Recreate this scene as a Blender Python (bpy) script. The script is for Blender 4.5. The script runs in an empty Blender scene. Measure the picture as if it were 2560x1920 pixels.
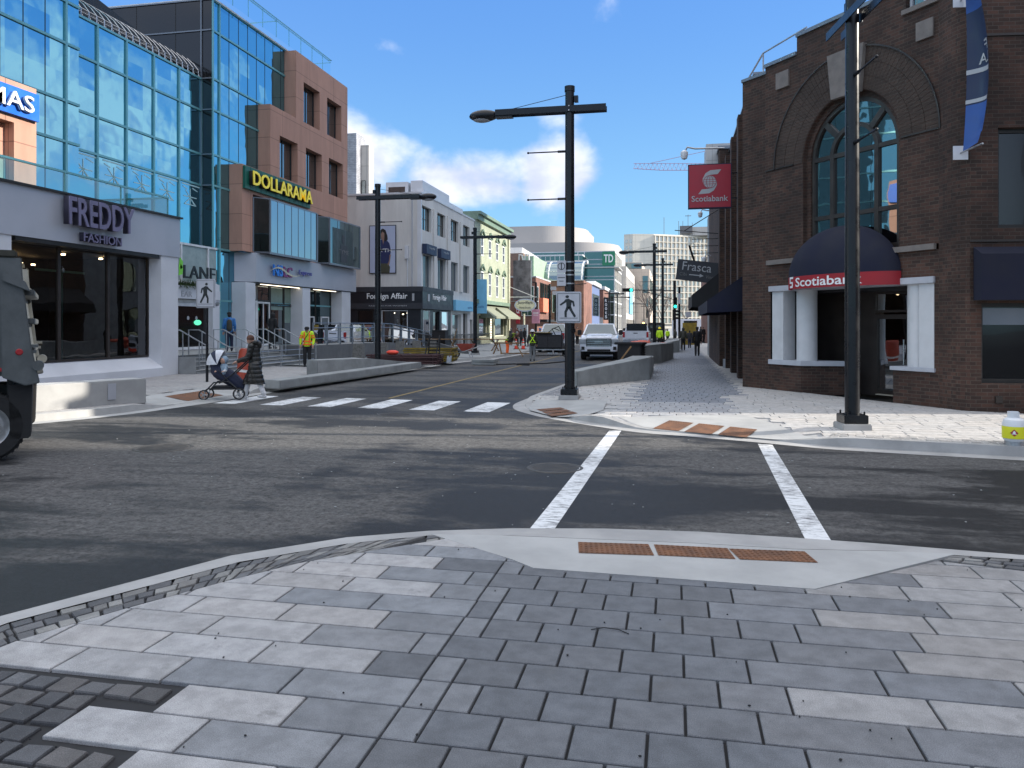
import bpy, bmesh, math, random
from mathutils import Vector, Matrix, noise as mnoise
random.seed(11)
SC = bpy.context.scene
COL = SC.collection
R = math.radians
YAW = R(11.70)
CY, SY = math.cos(YAW), math.sin(YAW)

def cw(xc, yc, z=0.0):
    """metres right / ahead of the kerb corner we stand on -> street frame (street runs along +Y)"""
    return Vector((xc * CY - yc * SY, xc * SY + yc * CY, z))

# ------------------------------------------------------------------ camera
cam_d = bpy.data.cameras.new('camera')
cam = bpy.data.objects.new('camera', cam_d)
COL.objects.link(cam)
cam.location = (0, 0, 1.85)
cam.rotation_euler = (R(90), 0, YAW)
cam_d.sensor_width = 36
cam_d.lens = 36 * 1950 / 2560
cam_d.shift_y = -148 / 2560
cam_d.clip_start = 0.05
cam_d.clip_end = 3000
SC.camera = cam

# ------------------------------------------------------------------ sun, sky, exposure
SUN_EL = R(24)
sv = cw(1.0, -0.05)
SUN_AZ = math.atan2(sv.x, sv.y)
sun_vec = Vector((math.sin(SUN_AZ) * math.cos(SUN_EL), math.cos(SUN_AZ) * math.cos(SUN_EL), math.sin(SUN_EL)))
ld = bpy.data.lights.new('sun', 'SUN')
ld.energy = 5.0
ld.angle = R(0.5)
ld.color = (1.0, 0.93, 0.82)
lo = bpy.data.objects.new('sun', ld)
COL.objects.link(lo)
lo.rotation_euler = sun_vec.to_track_quat('Z', 'Y').to_euler()
lo.location = (60, 0, 60)

SC.view_settings.view_transform = 'Standard'
SC.view_settings.look = 'None'
SC.view_settings.gamma = 1.0
SC.view_settings.exposure = 0.62
SC.render.film_transparent = False
try:
    SC.cycles.max_bounces = 7
    SC.cycles.glossy_bounces = 4
    SC.cycles.transparent_max_bounces = 12
    SC.cycles.sample_clamp_indirect = 6
except Exception:
    pass

world = bpy.data.worlds.new('World')
SC.world = world
world.use_nodes = True
wt = world.node_tree
for n in list(wt.nodes):
    wt.nodes.remove(n)

class NT:
    """small node helper"""
    def __init__(s, tree):
        s.t = tree
    def n(s, kind, **kw):
        nd = s.t.nodes.new(kind)
        for k, v in kw.items():
            setattr(nd, k, v)
        return nd
    def l(s, a, b):
        s.t.links.new(a, b)
    def put(s, sock, v):
        if hasattr(v, 'is_linked') or hasattr(v, 'links'):
            s.l(v, sock)
        else:
            sock.default_value = v
    def m(s, op, a, b=None, c=None, clamp=False):
        nd = s.n('ShaderNodeMath', operation=op, use_clamp=clamp)
        s.put(nd.inputs[0], a)
        if b is not None: s.put(nd.inputs[1], b)
        if c is not None: s.put(nd.inputs[2], c)
        return nd.outputs[0]
    def vm(s, op, a, b=None):
        nd = s.n('ShaderNodeVectorMath', operation=op)
        s.put(nd.inputs[0], a)
        if b is not None: s.put(nd.inputs[1], b)
        return nd
    def mr(s, v, a, b, c=0.0, d=1.0, smooth=True):
        nd = s.n('ShaderNodeMapRange')
        nd.interpolation_type = 'SMOOTHSTEP' if smooth else 'LINEAR'
        s.put(nd.inputs[0], v)
        for i, x in enumerate((a, b, c, d)):
            s.put(nd.inputs[i + 1], x)
        return nd.outputs[0]
    def mix(s, f, a, b, blend='MIX'):
        nd = s.n('ShaderNodeMix', data_type='RGBA', blend_type=blend)
        s.put(nd.inputs[0], f)
        s.put(nd.inputs[6], a)
        s.put(nd.inputs[7], b)
        return nd.outputs[2]
    def noise(s, vec, scale, detail=4, rough=0.55, dist=0.0):
        nd = s.n('ShaderNodeTexNoise')
        if vec is not None: s.l(vec, nd.inputs['Vector'])
        nd.inputs['Scale'].default_value = scale
        nd.inputs['Detail'].default_value = detail
        nd.inputs['Roughness'].default_value = rough
        nd.inputs['Distortion'].default_value = dist
        return nd.outputs[0]
    def sep(s, v):
        nd = s.n('ShaderNodeSeparateXYZ'); s.l(v, nd.inputs[0]); return nd.outputs
    def comb(s, x, y, z):
        nd = s.n('ShaderNodeCombineXYZ')
        for i, v in enumerate((x, y, z)): s.put(nd.inputs[i], v)
        return nd.outputs[0]

w = NT(wt)
sky = w.n('ShaderNodeTexSky', sky_type='NISHITA')
sky.sun_disc = False
sky.sun_elevation = SUN_EL
sky.sun_rotation = SUN_AZ
sky.altitude = 0
sky.air_density = 1.0
sky.dust_density = 0.35
sky.ozone_density = 2.0
geo = w.n('ShaderNodeTexCoord')
dirv = geo.outputs['Generated']
def cloud_blob(az_deg, el_deg, raz, rel, amp):
    """a cloud bank centred on a compass direction of the sky"""
    az, el = R(az_deg), R(el_deg)
    c = Vector((math.sin(az) * math.cos(el), math.cos(az) * math.cos(el), math.sin(el)))
    right = Vector((math.cos(az), -math.sin(az), 0))
    du = w.vm('DOT_PRODUCT', dirv, tuple(right)).outputs['Value']
    fw = w.vm('DOT_PRODUCT', dirv, tuple(c)).outputs['Value']
    dz = w.m('SUBTRACT', w.sep(dirv)[2], c.z)
    a = w.m('DIVIDE', du, R(raz))
    b = w.m('DIVIDE', dz, R(rel))
    d = w.m('SQRT', w.m('ADD', w.m('MULTIPLY', a, a), w.m('MULTIPLY', b, b)))
    v = w.mr(d, 1.5, 0.0, 0.0, amp)
    return w.m('MULTIPLY', v, w.m('GREATER_THAN', fw, 0.0))
blobs = [cloud_blob(-24.5, 11.6, 6.0, 3.4, 1.0), cloud_blob(-15.5, 10.6, 6.5, 2.4, 0.80),
         cloud_blob(-8.3, 11.0, 4.0, 3.0, 0.85), cloud_blob(-8.0, 14.5, 3.0, 1.6, 0.3), cloud_blob(-1.8, 9.4, 3.0, 1.2, 0.28), cloud_blob(1.5, 9.8, 1.7, 1.1, 0.25),
         cloud_blob(-4.0, 11.7, 1.6, 1.0, 0.3),
         cloud_blob(43, 14, 15, 6.0, 0.58), cloud_blob(33, 26, 7, 4, 0.34), cloud_blob(80, 18, 18, 8, 0.55), cloud_blob(-100, 22, 50, 10, 0.5), cloud_blob(150, 20, 40, 9, 0.5)]
tot = blobs[0]
for b_ in blobs[1:]:
    tot = w.m('MAXIMUM', tot, b_)
mp = w.n('ShaderNodeMapping')
mp.inputs['Scale'].default_value = (1, 1, 1.5)
w.l(dirv, mp.inputs[0])
n1 = w.noise(mp.outputs[0], 5.2, 7, 0.55, 0.35)
n2 = w.noise(mp.outputs[0], 16.0, 5, 0.5, 0.1)
dens = w.m('ADD', tot, w.m('ADD', w.m('MULTIPLY', w.m('SUBTRACT', n1, 0.5), 1.3), w.m('MULTIPLY', w.m('SUBTRACT', n2, 0.5), 0.7)))
dens = w.m('MULTIPLY', dens, w.m('GREATER_THAN', tot, 0.001))
dens = w.mr(dens, 0.2, 0.68)
# broken bright cloud overhead and behind us (outside the view), added as fill light
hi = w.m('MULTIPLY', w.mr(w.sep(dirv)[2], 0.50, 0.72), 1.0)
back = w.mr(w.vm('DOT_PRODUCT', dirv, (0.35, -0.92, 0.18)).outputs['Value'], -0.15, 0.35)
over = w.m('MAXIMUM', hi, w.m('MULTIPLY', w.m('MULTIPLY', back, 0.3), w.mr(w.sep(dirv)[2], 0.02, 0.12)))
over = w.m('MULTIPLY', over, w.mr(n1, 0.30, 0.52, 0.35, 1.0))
tone = w.mr(w.m('ADD', w.m('MULTIPLY', n2, 0.7), w.m('MULTIPLY', w.sep(dirv)[2], 1.1)), 0.42, 0.72)
cloud = w.mix(tone, (5.4, 5.8, 7.8, 1), (8.6, 8.8, 9.6, 1))
# slightly deeper, more saturated winter blue than the plain model gives
grad = w.mix(w.mr(w.sep(dirv)[2], 0.0, 0.42), (2.7, 5.5, 7.4, 1), (1.15, 3.1, 7.6, 1))
skyc = w.mix(0.62, w.mix(1.0, sky.outputs[0], (0.85, 1.15, 1.45, 1), 'MULTIPLY'), grad)
col = w.mix(w.m('MULTIPLY', dens, 0.93), skyc, cloud)
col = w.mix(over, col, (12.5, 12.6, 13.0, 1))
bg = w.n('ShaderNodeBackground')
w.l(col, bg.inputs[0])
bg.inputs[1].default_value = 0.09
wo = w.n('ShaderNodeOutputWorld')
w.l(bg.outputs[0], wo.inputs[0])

# ------------------------------------------------------------------ materials
MATS = {}
def new_mat(name):
    m = bpy.data.materials.new(name)
    m.use_nodes = True
    t = m.node_tree
    for n in list(t.nodes):
        t.nodes.remove(n)
    k = NT(t)
    out = k.n('ShaderNodeOutputMaterial')
    p = k.n('ShaderNodeBsdfPrincipled')
    k.l(p.outputs[0], out.inputs[0])
    MATS[name] = m
    return m, k, p, out

def c4(c):
    return (c[0], c[1], c[2], 1)

def mat(name, col, rough=0.6, metal=0.0, var=0.15, scale=3.0, bump=0.0, bscale=60.0, spec=0.5, streak=False, emit=None, estr=1.0, coat=0.0):
    m, k, p, out = new_mat(name)
    g = k.n('ShaderNodeNewGeometry')
    pos = g.outputs['Position']
    if streak:
        mpn = k.n('ShaderNodeMapping'); mpn.inputs['Scale'].default_value = (3, 3, 0.35)
        k.l(pos, mpn.inputs[0]); v = mpn.outputs[0]
    else:
        v = pos
    n = k.noise(v, scale, 6, 0.6)
    f = k.mr(n, 0.3, 0.7, 1 - var, 1 + var * 0.7)
    base = k.mix(1.0, c4(col), k.comb(f, f, f), 'MULTIPLY')
    k.l(base, p.inputs['Base Color'])
    rr = k.mr(n, 0.3, 0.7, max(0.02, rough - 0.08), min(1, rough + 0.08))
    k.l(rr, p.inputs['Roughness'])
    p.inputs['Metallic'].default_value = metal
    p.inputs['Specular IOR Level'].default_value = spec
    if coat: p.inputs['Coat Weight'].default_value = coat
    if bump:
        b = k.n('ShaderNodeBump'); b.inputs['Strength'].default_value = bump; b.inputs['Distance'].default_value = 0.01
        k.l(k.noise(pos, bscale, 3, 0.6), b.inputs['Height']); k.l(b.outputs[0], p.inputs['Normal'])
    if emit:
        p.inputs['Emission Color'].default_value = c4(emit)
        p.inputs['Emission Strength'].default_value = estr
    return m

def wall_uv(k):
    """metres along the wall, metres up - works on walls of any heading"""
    g = k.n('ShaderNodeNewGeometry')
    t = k.vm('CROSS_PRODUCT', (0, 0, 1), g.outputs['True Normal']).outputs[0]
    t = k.vm('NORMALIZE', t).outputs[0]
    u = k.vm('DOT_PRODUCT', g.outputs['Position'], t).outputs['Value']
    z = k.sep(g.outputs['Position'])[2]
    return k.comb(u, z, 0), g.outputs['Position']

def brick_mat(name, c1, c2, mortar, bw=0.21, bh=0.075, ms=0.006, rough=0.85, var=0.3):
    m, k, p, out = new_mat(name)
    v, pos = wall_uv(k)
    b = k.n('ShaderNodeTexBrick')
    k.l(v, b.inputs['Vector'])
    b.inputs['Color1'].default_value = c4(c1); b.inputs['Color2'].default_value = c4(c2); b.inputs['Mortar'].default_value = c4(mortar)
    b.inputs['Scale'].default_value = 1.0
    b.inputs['Mortar Size'].default_value = ms
    b.inputs['Mortar Smooth'].default_value = 0.2; b.inputs['Bias'].default_value = -0.1
    b.inputs['Brick Width'].default_value = bw
    b.inputs['Row Height'].default_value = bh
    n = k.noise(pos, 0.9, 6, 0.65)
    f = k.mr(n, 0.3, 0.72, 1 - var, 1 + var * 0.6)
    k.l(k.mix(1.0, b.outputs[0], k.comb(f, f, f), 'MULTIPLY'), p.inputs['Base Color'])
    p.inputs['Roughness'].default_value = rough
    bp = k.n('ShaderNodeBump'); bp.inputs['Strength'].default_value = 0.5; bp.inputs['Distance'].default_value = 0.006
    k.l(k.m('SUBTRACT', 1.0, b.outputs['Fac']), bp.inputs['Height'])
    k.l(bp.outputs[0], p.inputs['Normal'])
    return m

def siding_mat(name, col, step=0.14, rough=0.6):
    m, k, p, out = new_mat(name)
    v, pos = wall_uv(k)
    z = k.sep(v)[1]
    fr = k.m('FRACT', k.m('DIVIDE', z, step))
    n = k.noise(pos, 1.5, 6, 0.6)
    edge = k.mr(fr, 0.0, 0.16, 0.55, 1.0)
    f = k.m('MULTIPLY', edge, k.mr(n, 0.3, 0.7, 0.86, 1.08))
    k.l(k.mix(1.0, c4(col), k.comb(f, f, f), 'MULTIPLY'), p.inputs['Base Color'])
    p.inputs['Roughness'].default_value = rough
    b = k.n('ShaderNodeBump'); b.inputs['Strength'].default_value = 0.6; b.inputs['Distance'].default_value = 0.02
    k.l(fr, b.inputs['Height']); k.l(b.outputs[0], p.inputs['Normal'])
    return m

def panel_mat(name, col, pw=2.0, ph=1.5, rough=0.75, joint=0.012, var=0.12, metal=0.0, jc=0.55):
    m, k, p, out = new_mat(name)
    v, pos = wall_uv(k)
    b = k.n('ShaderNodeTexBrick'); b.offset = 0.0
    k.l(v, b.inputs['Vector'])
    c2 = tuple(x * 0.93 for x in col)
    b.inputs['Color1'].default_value = c4(col); b.inputs['Color2'].default_value = c4(c2)
    b.inputs['Mortar'].default_value = c4(tuple(x * jc for x in col))
    b.inputs['Scale'].default_value = 1.0; b.inputs['Mortar Size'].default_value = joint; b.inputs['Mortar Smooth'].default_value = 0.3
    b.inputs['Brick Width'].default_value = pw; b.inputs['Row Height'].default_value = ph
    mpn = k.n('ShaderNodeMapping'); mpn.inputs['Scale'].default_value = (1.2, 1.2, 0.25); k.l(pos, mpn.inputs[0])
    n = k.noise(mpn.outputs[0], 1.6, 7, 0.65)
    f = k.mr(n, 0.3, 0.72, 1 - var, 1 + var * 0.5)
    k.l(k.mix(1.0, b.outputs[0], k.comb(f, f, f), 'MULTIPLY'), p.inputs['Base Color'])
    p.inputs['Roughness'].default_value = rough
    p.inputs['Metallic'].default_value = metal
    bp = k.n('ShaderNodeBump'); bp.inputs['Strength'].default_value = 0.25; bp.inputs['Distance'].default_value = 0.01
    k.l(k.noise(pos, 45, 3, 0.6), bp.inputs['Height']); k.l(bp.outputs[0], p.inputs['Normal'])
    return m

def mirror_glass(name, tint, dark=(0.01, 0.03, 0.035), refl=0.8, rough=0.015, warp=0.0025, wscale=0.45, pane=0.0):
    """coated facade glass: strong tinted reflection, slightly wavy"""
    m, k, p, out = new_mat(name)
    g = k.n('ShaderNodeNewGeometry')
    gl = k.n('ShaderNodeBsdfGlossy'); gl.inputs['Color'].default_value = c4(tint); gl.inputs['Roughness'].default_value = rough
    b = k.n('ShaderNodeBump'); b.inputs['Strength'].default_value = 1.0; b.inputs['Distance'].default_value = warp * 6
    k.l(k.noise(g.outputs['Position'], wscale, 2, 0.4), b.inputs['Height'])
    if pane:
        # every pane sits a hair out of true, so the reflection breaks at the joints
        uv, _p = wall_uv(k); u_, z_, _ = k.sep(uv)
        wn = k.n('ShaderNodeTexWhiteNoise', noise_dimensions='2D')
        k.l(k.comb(k.m('FLOOR', k.m('DIVIDE', u_, 0.93)), k.m('FLOOR', k.m('DIVIDE', z_, 1.8)), 0), wn.inputs['Vector'])
        off = k.vm('SCALE', k.vm('SUBTRACT', wn.outputs['Color'], (.5, .5, .5)).outputs[0]); off.inputs['Scale'].default_value = pane
        k.l(k.vm('NORMALIZE', k.vm('ADD', g.outputs['Normal'], off.outputs[0]).outputs[0]).outputs[0], b.inputs['Normal'])
    k.l(b.outputs[0], gl.inputs['Normal'])
    p.inputs['Base Color'].default_value = c4(dark); p.inputs['Roughness'].default_value = 0.1
    lw = k.n('ShaderNodeLayerWeight'); lw.inputs[0].default_value = 0.25
    f = k.mr(lw.outputs['Facing'], 0.0, 1.0, refl * 0.75, min(1.0, refl * 1.15), smooth=False)
    ms = k.n('ShaderNodeMixShader')
    k.l(f, ms.inputs[0]); k.l(p.outputs[0], ms.inputs[1]); k.l(gl.outputs[0], ms.inputs[2]); k.l(ms.outputs[0], out.inputs[0])
    return m

def clear_glass(name, tint=(0.75, 0.85, 0.85), refl=0.12, warp=0.001):
    m, k, p, out = new_mat(name)
    g = k.n('ShaderNodeNewGeometry')
    tr = k.n('ShaderNodeBsdfTransparent'); tr.inputs[0].default_value = c4(tint)
    gl = k.n('ShaderNodeBsdfGlossy'); gl.inputs['Color'].default_value = (0.95, 0.97, 1, 1); gl.inputs['Roughness'].default_value = 0.01
    b = k.n('ShaderNodeBump'); b.inputs['Distance'].default_value = warp * 6
    k.l(k.noise(g.outputs['Position'], 0.7, 2, 0.4), b.inputs['Height']); k.l(b.outputs[0], gl.inputs['Normal'])
    fr = k.n('ShaderNodeFresnel'); fr.inputs[0].default_value = 1.5
    f = k.m('ADD', fr.outputs[0], refl, clamp=True)
    ms = k.n('ShaderNodeMixShader')
    k.l(f, ms.inputs[0]); k.l(tr.outputs[0], ms.inputs[1]); k.l(gl.outputs[0], ms.inputs[2]); k.l(ms.outputs[0], out.inputs[0])
    t = m.node_tree; t.nodes.remove(p)
    return m

def asphalt_mat():
    m, k, p, out = new_mat('asphalt')
    g = k.n('ShaderNodeNewGeometry'); pos = g.outputs['Position']
    # wear runs with the traffic: mostly along the cross street here
    mp_ = k.n('ShaderNodeMapping'); mp_.inputs['Rotation'].default_value = (0, 0, R(14)); mp_.inputs['Scale'].default_value = (0.34, 0.72, 1)
    k.l(pos, mp_.inputs[0])
    n_big = k.noise(mp_.outputs[0], 0.75, 7, 0.62, 0.5)
    mp2 = k.n('ShaderNodeMapping'); mp2.inputs['Rotation'].default_value = (0, 0, R(-7)); mp2.inputs['Scale'].default_value = (0.16, 1.5, 1)
    k.l(pos, mp2.inputs[0])
    n_st = k.noise(mp2.outputs[0], 1.6, 7, 0.7, 0.3)
    fine = k.noise(pos, 90, 3, 0.7)
    mid = k.noise(pos, 11, 5, 0.7)
    a = k.m('ADD', k.m('MULTIPLY', n_big, 0.72), k.m('MULTIPLY', n_st, 0.28))
    # older seams and fresher mats: lengthwise joint, darker mat by the near crossing, dusty patch to the left
    X, Yc, _z = k.sep(pos)
    wob = k.m('MULTIPLY', k.m('SUBTRACT', k.noise(pos, 0.8, 4, 0.6), 0.5), 1.3)
    def band(v, c, hw, soft): return k.mr(k.m('ABSOLUTE', k.m('SUBTRACT', k.m('ADD', v, wob), c)), hw, hw + soft, 1.0, 0.0)
    seam = k.m('MULTIPLY', band(X, -4.25, 0.10, 0.35), k.mr(Yc, 6.0, 8.0))
    cross = k.m('ADD', Yc, k.m('MULTIPLY', X, 0.21))
    tr1 = k.m('MULTIPLY', band(cross, 12.9, 0.05, 0.4), k.mr(X, 1.0, -2.0))
    tr2 = band(cross, 10.3, 0.02, 0.22)
    mat_ = k.m('MULTIPLY', band(X, 1.2, 4.2, 1.6), band(Yc, 7.6, 0.9, 1.6))
    edge_ = k.m('MULTIPLY', band(k.m('SUBTRACT', Yc, k.m('MULTIPLY', X, 0.95)), 8.6, 0.3, 1.2), k.mr(X, -1.0, -2.6))
    dusty = k.m('MULTIPLY', band(X, -6.4, 2.0, 2.4), band(Yc, 9.4, 1.6, 2.2))
    dk = k.m('ADD', k.m('ADD', k.m('MULTIPLY', seam, .05), k.m('MULTIPLY', tr1, .06)), k.m('ADD', k.m('MULTIPLY', tr2, .035), k.m('ADD', k.m('MULTIPLY', mat_, .055), k.m('MULTIPLY', edge_, .07))))
    a = k.m('ADD', k.m('SUBTRACT', a, dk), k.m('MULTIPLY', dusty, .045))
    a = k.m('ADD', a, k.m('MULTIPLY', k.m('SUBTRACT', k.noise(pos, 2.3, 7, 0.72, 0.6), 0.5), 0.16))
    f = k.mr(a, 0.43, 0.545)
    col = k.mix(f, (0.0085, 0.009, 0.0105, 1), (0.082, 0.080, 0.079, 1))
    s_ = k.mr(k.m('ADD', k.m('MULTIPLY', k.noise(pos, 34, 4, 0.75), 0.5), k.m('MULTIPLY', mid, 0.5)), 0.36, 0.64, 0.5, 1.6)
    col = k.mix(1.0, col, k.comb(s_, s_, s_), 'MULTIPLY')
    dust = k.mr(k.noise(pos, 130, 2, 0.5), 0.64, 0.72, 0.0, 0.35)
    col = k.mix(dust, col, (0.22, 0.21, 0.2, 1))
    k.l(col, p.inputs['Base Color'])
    k.l(k.mr(f, 0.0, 1.0, 0.62, 0.9), p.inputs['Roughness'])
    p.inputs['Specular IOR Level'].default_value = 0.35
    b = k.n('ShaderNodeBump'); b.inputs['Strength'].default_value = 0.55; b.inputs['Distance'].default_value = 0.008
    k.l(k.m('ADD', fine, k.m('MULTIPLY', k.noise(pos, 260, 2, 0.5), 0.6)), b.inputs['Height']); k.l(b.outputs[0], p.inputs['Normal'])
    return m

def paver_mat():
    """stone colour of each slab comes from its own vertex colour; speckle and wear on top"""
    m, k, p, out = new_mat('paver_stone')
    g = k.n('ShaderNodeNewGeometry'); pos = g.outputs['Position']
    at = k.n('ShaderNodeAttribute'); at.attribute_name = 'stone'
    sp = k.noise(pos, 220, 2, 0.6)
    md = k.noise(pos, 7, 6, 0.65)
    f = k.m('MULTIPLY', k.mr(sp, 0.3, 0.7, 0.72, 1.26), k.mr(md, 0.3, 0.7, 0.80, 1.14))
    c = k.mix(1.0, at.outputs['Color'], k.comb(f, f, f), 'MULTIPLY')
    lt = k.mr(k.noise(pos, 300, 1, 0.5), 0.68, 0.74, 0.0, 0.3)
    c = k.mix(lt, c, (0.5, 0.5, 0.5, 1))
    st_ = k.mr(k.noise(pos, 2.6, 5, 0.7), 0.60, 0.72, 0.0, 0.45)
    c = k.mix(st_, c, (0.10, 0.098, 0.095, 1)); rust = k.mr(k.noise(pos, 1.1, 6, 0.75), 0.665, 0.72, 0.0, 0.5)
    c = k.mix(rust, c, (0.26, 0.17, 0.10, 1)); k.l(c, p.inputs['Base Color'])
    p.inputs['Roughness'].default_value = 0.8
    b = k.n('ShaderNodeBump'); b.inputs['Strength'].default_value = 0.35; b.inputs['Distance'].default_value = 0.003
    k.l(sp, b.inputs['Height']); k.l(b.outputs[0], p.inputs['Normal'])
    return m

def paint_mat():
    m, k, p, out = new_mat('road_paint')
    g = k.n('ShaderNodeNewGeometry'); pos = g.outputs['Position']
    mp_ = k.n('ShaderNodeMapping'); mp_.inputs['Scale'].default_value = (1.0, 4.0, 1); k.l(pos, mp_.inputs[0])
    n = k.noise(mp_.outputs[0], 6, 8, 0.75)
    n2 = k.noise(pos, 0.9, 3, 0.6)
    f = k.mr(k.m('ADD', k.m('MULTIPLY', n, 0.75), k.m('MULTIPLY', n2, 0.35)), 0.52, 0.64)
    col = k.mix(f, (0.68, 0.69, 0.70, 1), (0.13, 0.13, 0.135, 1))
    k.l(col, p.inputs['Base Color']); p.inputs['Roughness'].default_value = 0.7
    return m

asphalt = asphalt_mat(); paver = paver_mat(); paint = paint_mat()
mat('joint_sand', (0.022, 0.022, 0.024), 0.95, scale=20, var=0.3)
mat('sett_joint', (0.03, 0.03, 0.032), 0.95, scale=20, var=0.3)
mat('concrete', (0.34, 0.335, 0.33), 0.85, scale=2.2, var=0.16, bump=0.25, bscale=120)
mat('concrete_new', (0.37, 0.37, 0.365), 0.85, scale=1.6, var=0.14, bump=0.2, bscale=120)
mat('concrete_grey', (0.27, 0.28, 0.28), 0.85, scale=2.0, var=0.2, bump=0.25, bscale=90)
mat('concrete_dark', (0.12, 0.125, 0.13), 0.85, scale=2.0, var=0.2, bump=0.2)
mat('rusty_iron', (0.165, 0.074, 0.036), 0.8, scale=6, var=0.35, bump=0.3, bscale=150)
mat('manhole_iron', (0.075, 0.07, 0.065), 0.6, metal=0.5, scale=9, var=0.35, bump=0.4, bscale=90)
mat('yellow_line', (0.22, 0.16, 0.06), 0.8, scale=8, var=0.5)
mat('white_metal', (0.62, 0.63, 0.66), 0.45, scale=1.0, var=0.07)
mat('grey_metal_panel', (0.44, 0.455, 0.50), 0.42, metal=0.2, scale=0.5, var=0.08)
mat('grey_metal_dark', (0.20, 0.22, 0.25), 0.35, metal=0.4, scale=0.5, var=0.1)
panel_mat('pink_stone', (0.50, 0.275, 0.20), 3.2, 1.45, 0.8, 0.02)
panel_mat('cream_stucco', (0.66, 0.64, 0.61), 6.0, 4.2, 0.85, 0.006, 0.1, jc=0.85)
panel_mat('white_cladding', (0.52, 0.52, 0.52), 1.6, 0.8, 0.6, 0.01, 0.08)
panel_mat('pale_panel', (0.50, 0.475, 0.45), 3.4, 2.4, 0.75, 0.03, 0.06)
panel_mat('beige_panel', (0.55, 0.47, 0.40), 3.0, 2.2, 0.75, 0.03, 0.06)
panel_mat('hotel_wall', (0.74, 0.69, 0.60), 4.0, 3.0, 0.8, 0.04, 0.05)
brick_mat('brown_brick', (0.038, 0.021, 0.015), (0.084, 0.039, 0.026), (0.080, 0.062, 0.050), var=0.45)
brick_mat('red_brick', (0.20, 0.085, 0.06), (0.25, 0.11, 0.08), (0.2, 0.16, 0.14))
brick_mat('arch_brick', (0.044, 0.028, 0.021), (0.062, 0.038, 0.028), (0.075, 0.061, 0.050), bw=0.40, bh=0.075)
brick_mat('white_brick', (0.40, 0.41, 0.44), (0.35, 0.36, 0.39), (0.27, 0.27, 0.30), bw=0.6, bh=0.22, ms=0.03)
siding_mat('green_siding', (0.38, 0.41, 0.30))
siding_mat('grey_siding', (0.35, 0.36, 0.36), 0.2)
mat('green_trim', (0.16, 0.23, 0.17), 0.5)
mat('cream_trim', (0.62, 0.60, 0.46), 0.55)
mat('teal_frame', (0.17, 0.42, 0.45), 0.35, metal=0.3, var=0.06)
mat('dark_frame', (0.035, 0.032, 0.03), 0.4, metal=0.4)
mat('bronze_frame', (0.045, 0.036, 0.032), 0.4, metal=0.3)
mat('white_frame', (0.68, 0.69, 0.70), 0.4)
mat('black_paint', (0.006, 0.007, 0.010), 0.3, metal=0.0, var=0.1, spec=0.4)
mat('black_matte', (0.012, 0.012, 0.014), 0.7, var=0.2)
mat('shop_black', (0.014, 0.016, 0.022), 0.4, var=0.12)
mat('shop_black_band', (0.035, 0.037, 0.045), 0.5, var=0.12)
mat('galvanised', (0.42, 0.43, 0.45), 0.4, metal=0.8, scale=8, var=0.2)
mat('stainless', (0.50, 0.50, 0.51), 0.3, metal=0.9, scale=6, var=0.1)
mat('navy_canvas', (0.0055, 0.0075, 0.024), 0.85, var=0.2, scale=1.2)
mat('red_canvas', (0.32, 0.013, 0.022), 0.7, var=0.12, scale=1.2)
mat('sage_canvas', (0.22, 0.235, 0.175), 0.85, var=0.12)
mat('white_paint', (0.60, 0.60, 0.61), 0.5, var=0.06)
mat('lintel_white', (0.46, 0.47, 0.51), 0.55, var=0.08)
mat('stone_trim', (0.19, 0.165, 0.15), 0.85, var=0.2, scale=4, bump=0.25)
mat('purple_metal', (0.17, 0.155, 0.25), 0.45, var=0.1)
mat('purple_dark', (0.03, 0.028, 0.05), 0.5)
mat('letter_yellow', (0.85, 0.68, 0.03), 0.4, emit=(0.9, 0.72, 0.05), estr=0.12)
mat('sign_green', (0.008, 0.115, 0.075), 0.45, var=0.15)
mat('sign_blue', (0.01, 0.13, 0.62), 0.4, var=0.06)
mat('sign_red', (0.36, 0.018, 0.035), 0.4, var=0.06)
mat('sign_cyan', (0.20, 0.52, 0.75), 0.5, var=0.06)
mat('sign_cobalt', (0.04, 0.12, 0.30), 0.5, var=0.08)
mat('sign_pink', (0.62, 0.28, 0.38), 0.6)
mat('letter_white', (0.82, 0.82, 0.82), 0.5, var=0.03)
mat('letter_grey', (0.40, 0.41, 0.43), 0.5, var=0.03)
mat('letter_dim', (0.16, 0.16, 0.16), 0.6, var=0.03)
mat('letter_black', (0.012, 0.018, 0.02), 0.5)
mat('letter_blue', (0.02, 0.22, 0.75), 0.4)
mat('letter_plum', (0.22, 0.015, 0.16), 0.4)
mat('letter_indigo', (0.10, 0.10, 0.35), 0.4)
mat('leaf_lime', (0.22, 0.70, 0.06), 0.5)
mat('td_green', (0.02, 0.20, 0.10), 0.4)
mat('rubber', (0.015, 0.015, 0.016), 0.85, var=0.2, scale=12)
mat('truck_steel', (0.10, 0.108, 0.11), 0.5, metal=0.2, scale=2.5, var=0.25, bump=0.12, bscale=20)
mat('truck_white', (0.66, 0.69, 0.76), 0.25, var=0.04, coat=0.5)
mat('chrome', (0.55, 0.56, 0.6), 0.2, metal=1.0, var=0.05)
mat('rim_metal', (0.42, 0.42, 0.42), 0.35, metal=0.6, scale=8, var=0.2)
mat('lens_red', (0.35, 0.01, 0.015), 0.3)
mat('lens_clear', (0.35, 0.38, 0.42), 0.15)
mat('hi_vis', (0.58, 0.90, 0.02), 0.6, var=0.1, scale=9)
mat('hi_vis_orange', (0.95, 0.14, 0.02), 0.6, var=0.08, scale=9, emit=(0.95, 0.14, 0.02), estr=0.03)
mat('reflective', (0.62, 0.62, 0.60), 0.4)
mat('cone_orange', (0.85, 0.07, 0.035), 0.55)
mat('skin_light', (0.46, 0.27, 0.20), 0.55, var=0.08, scale=20)
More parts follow.
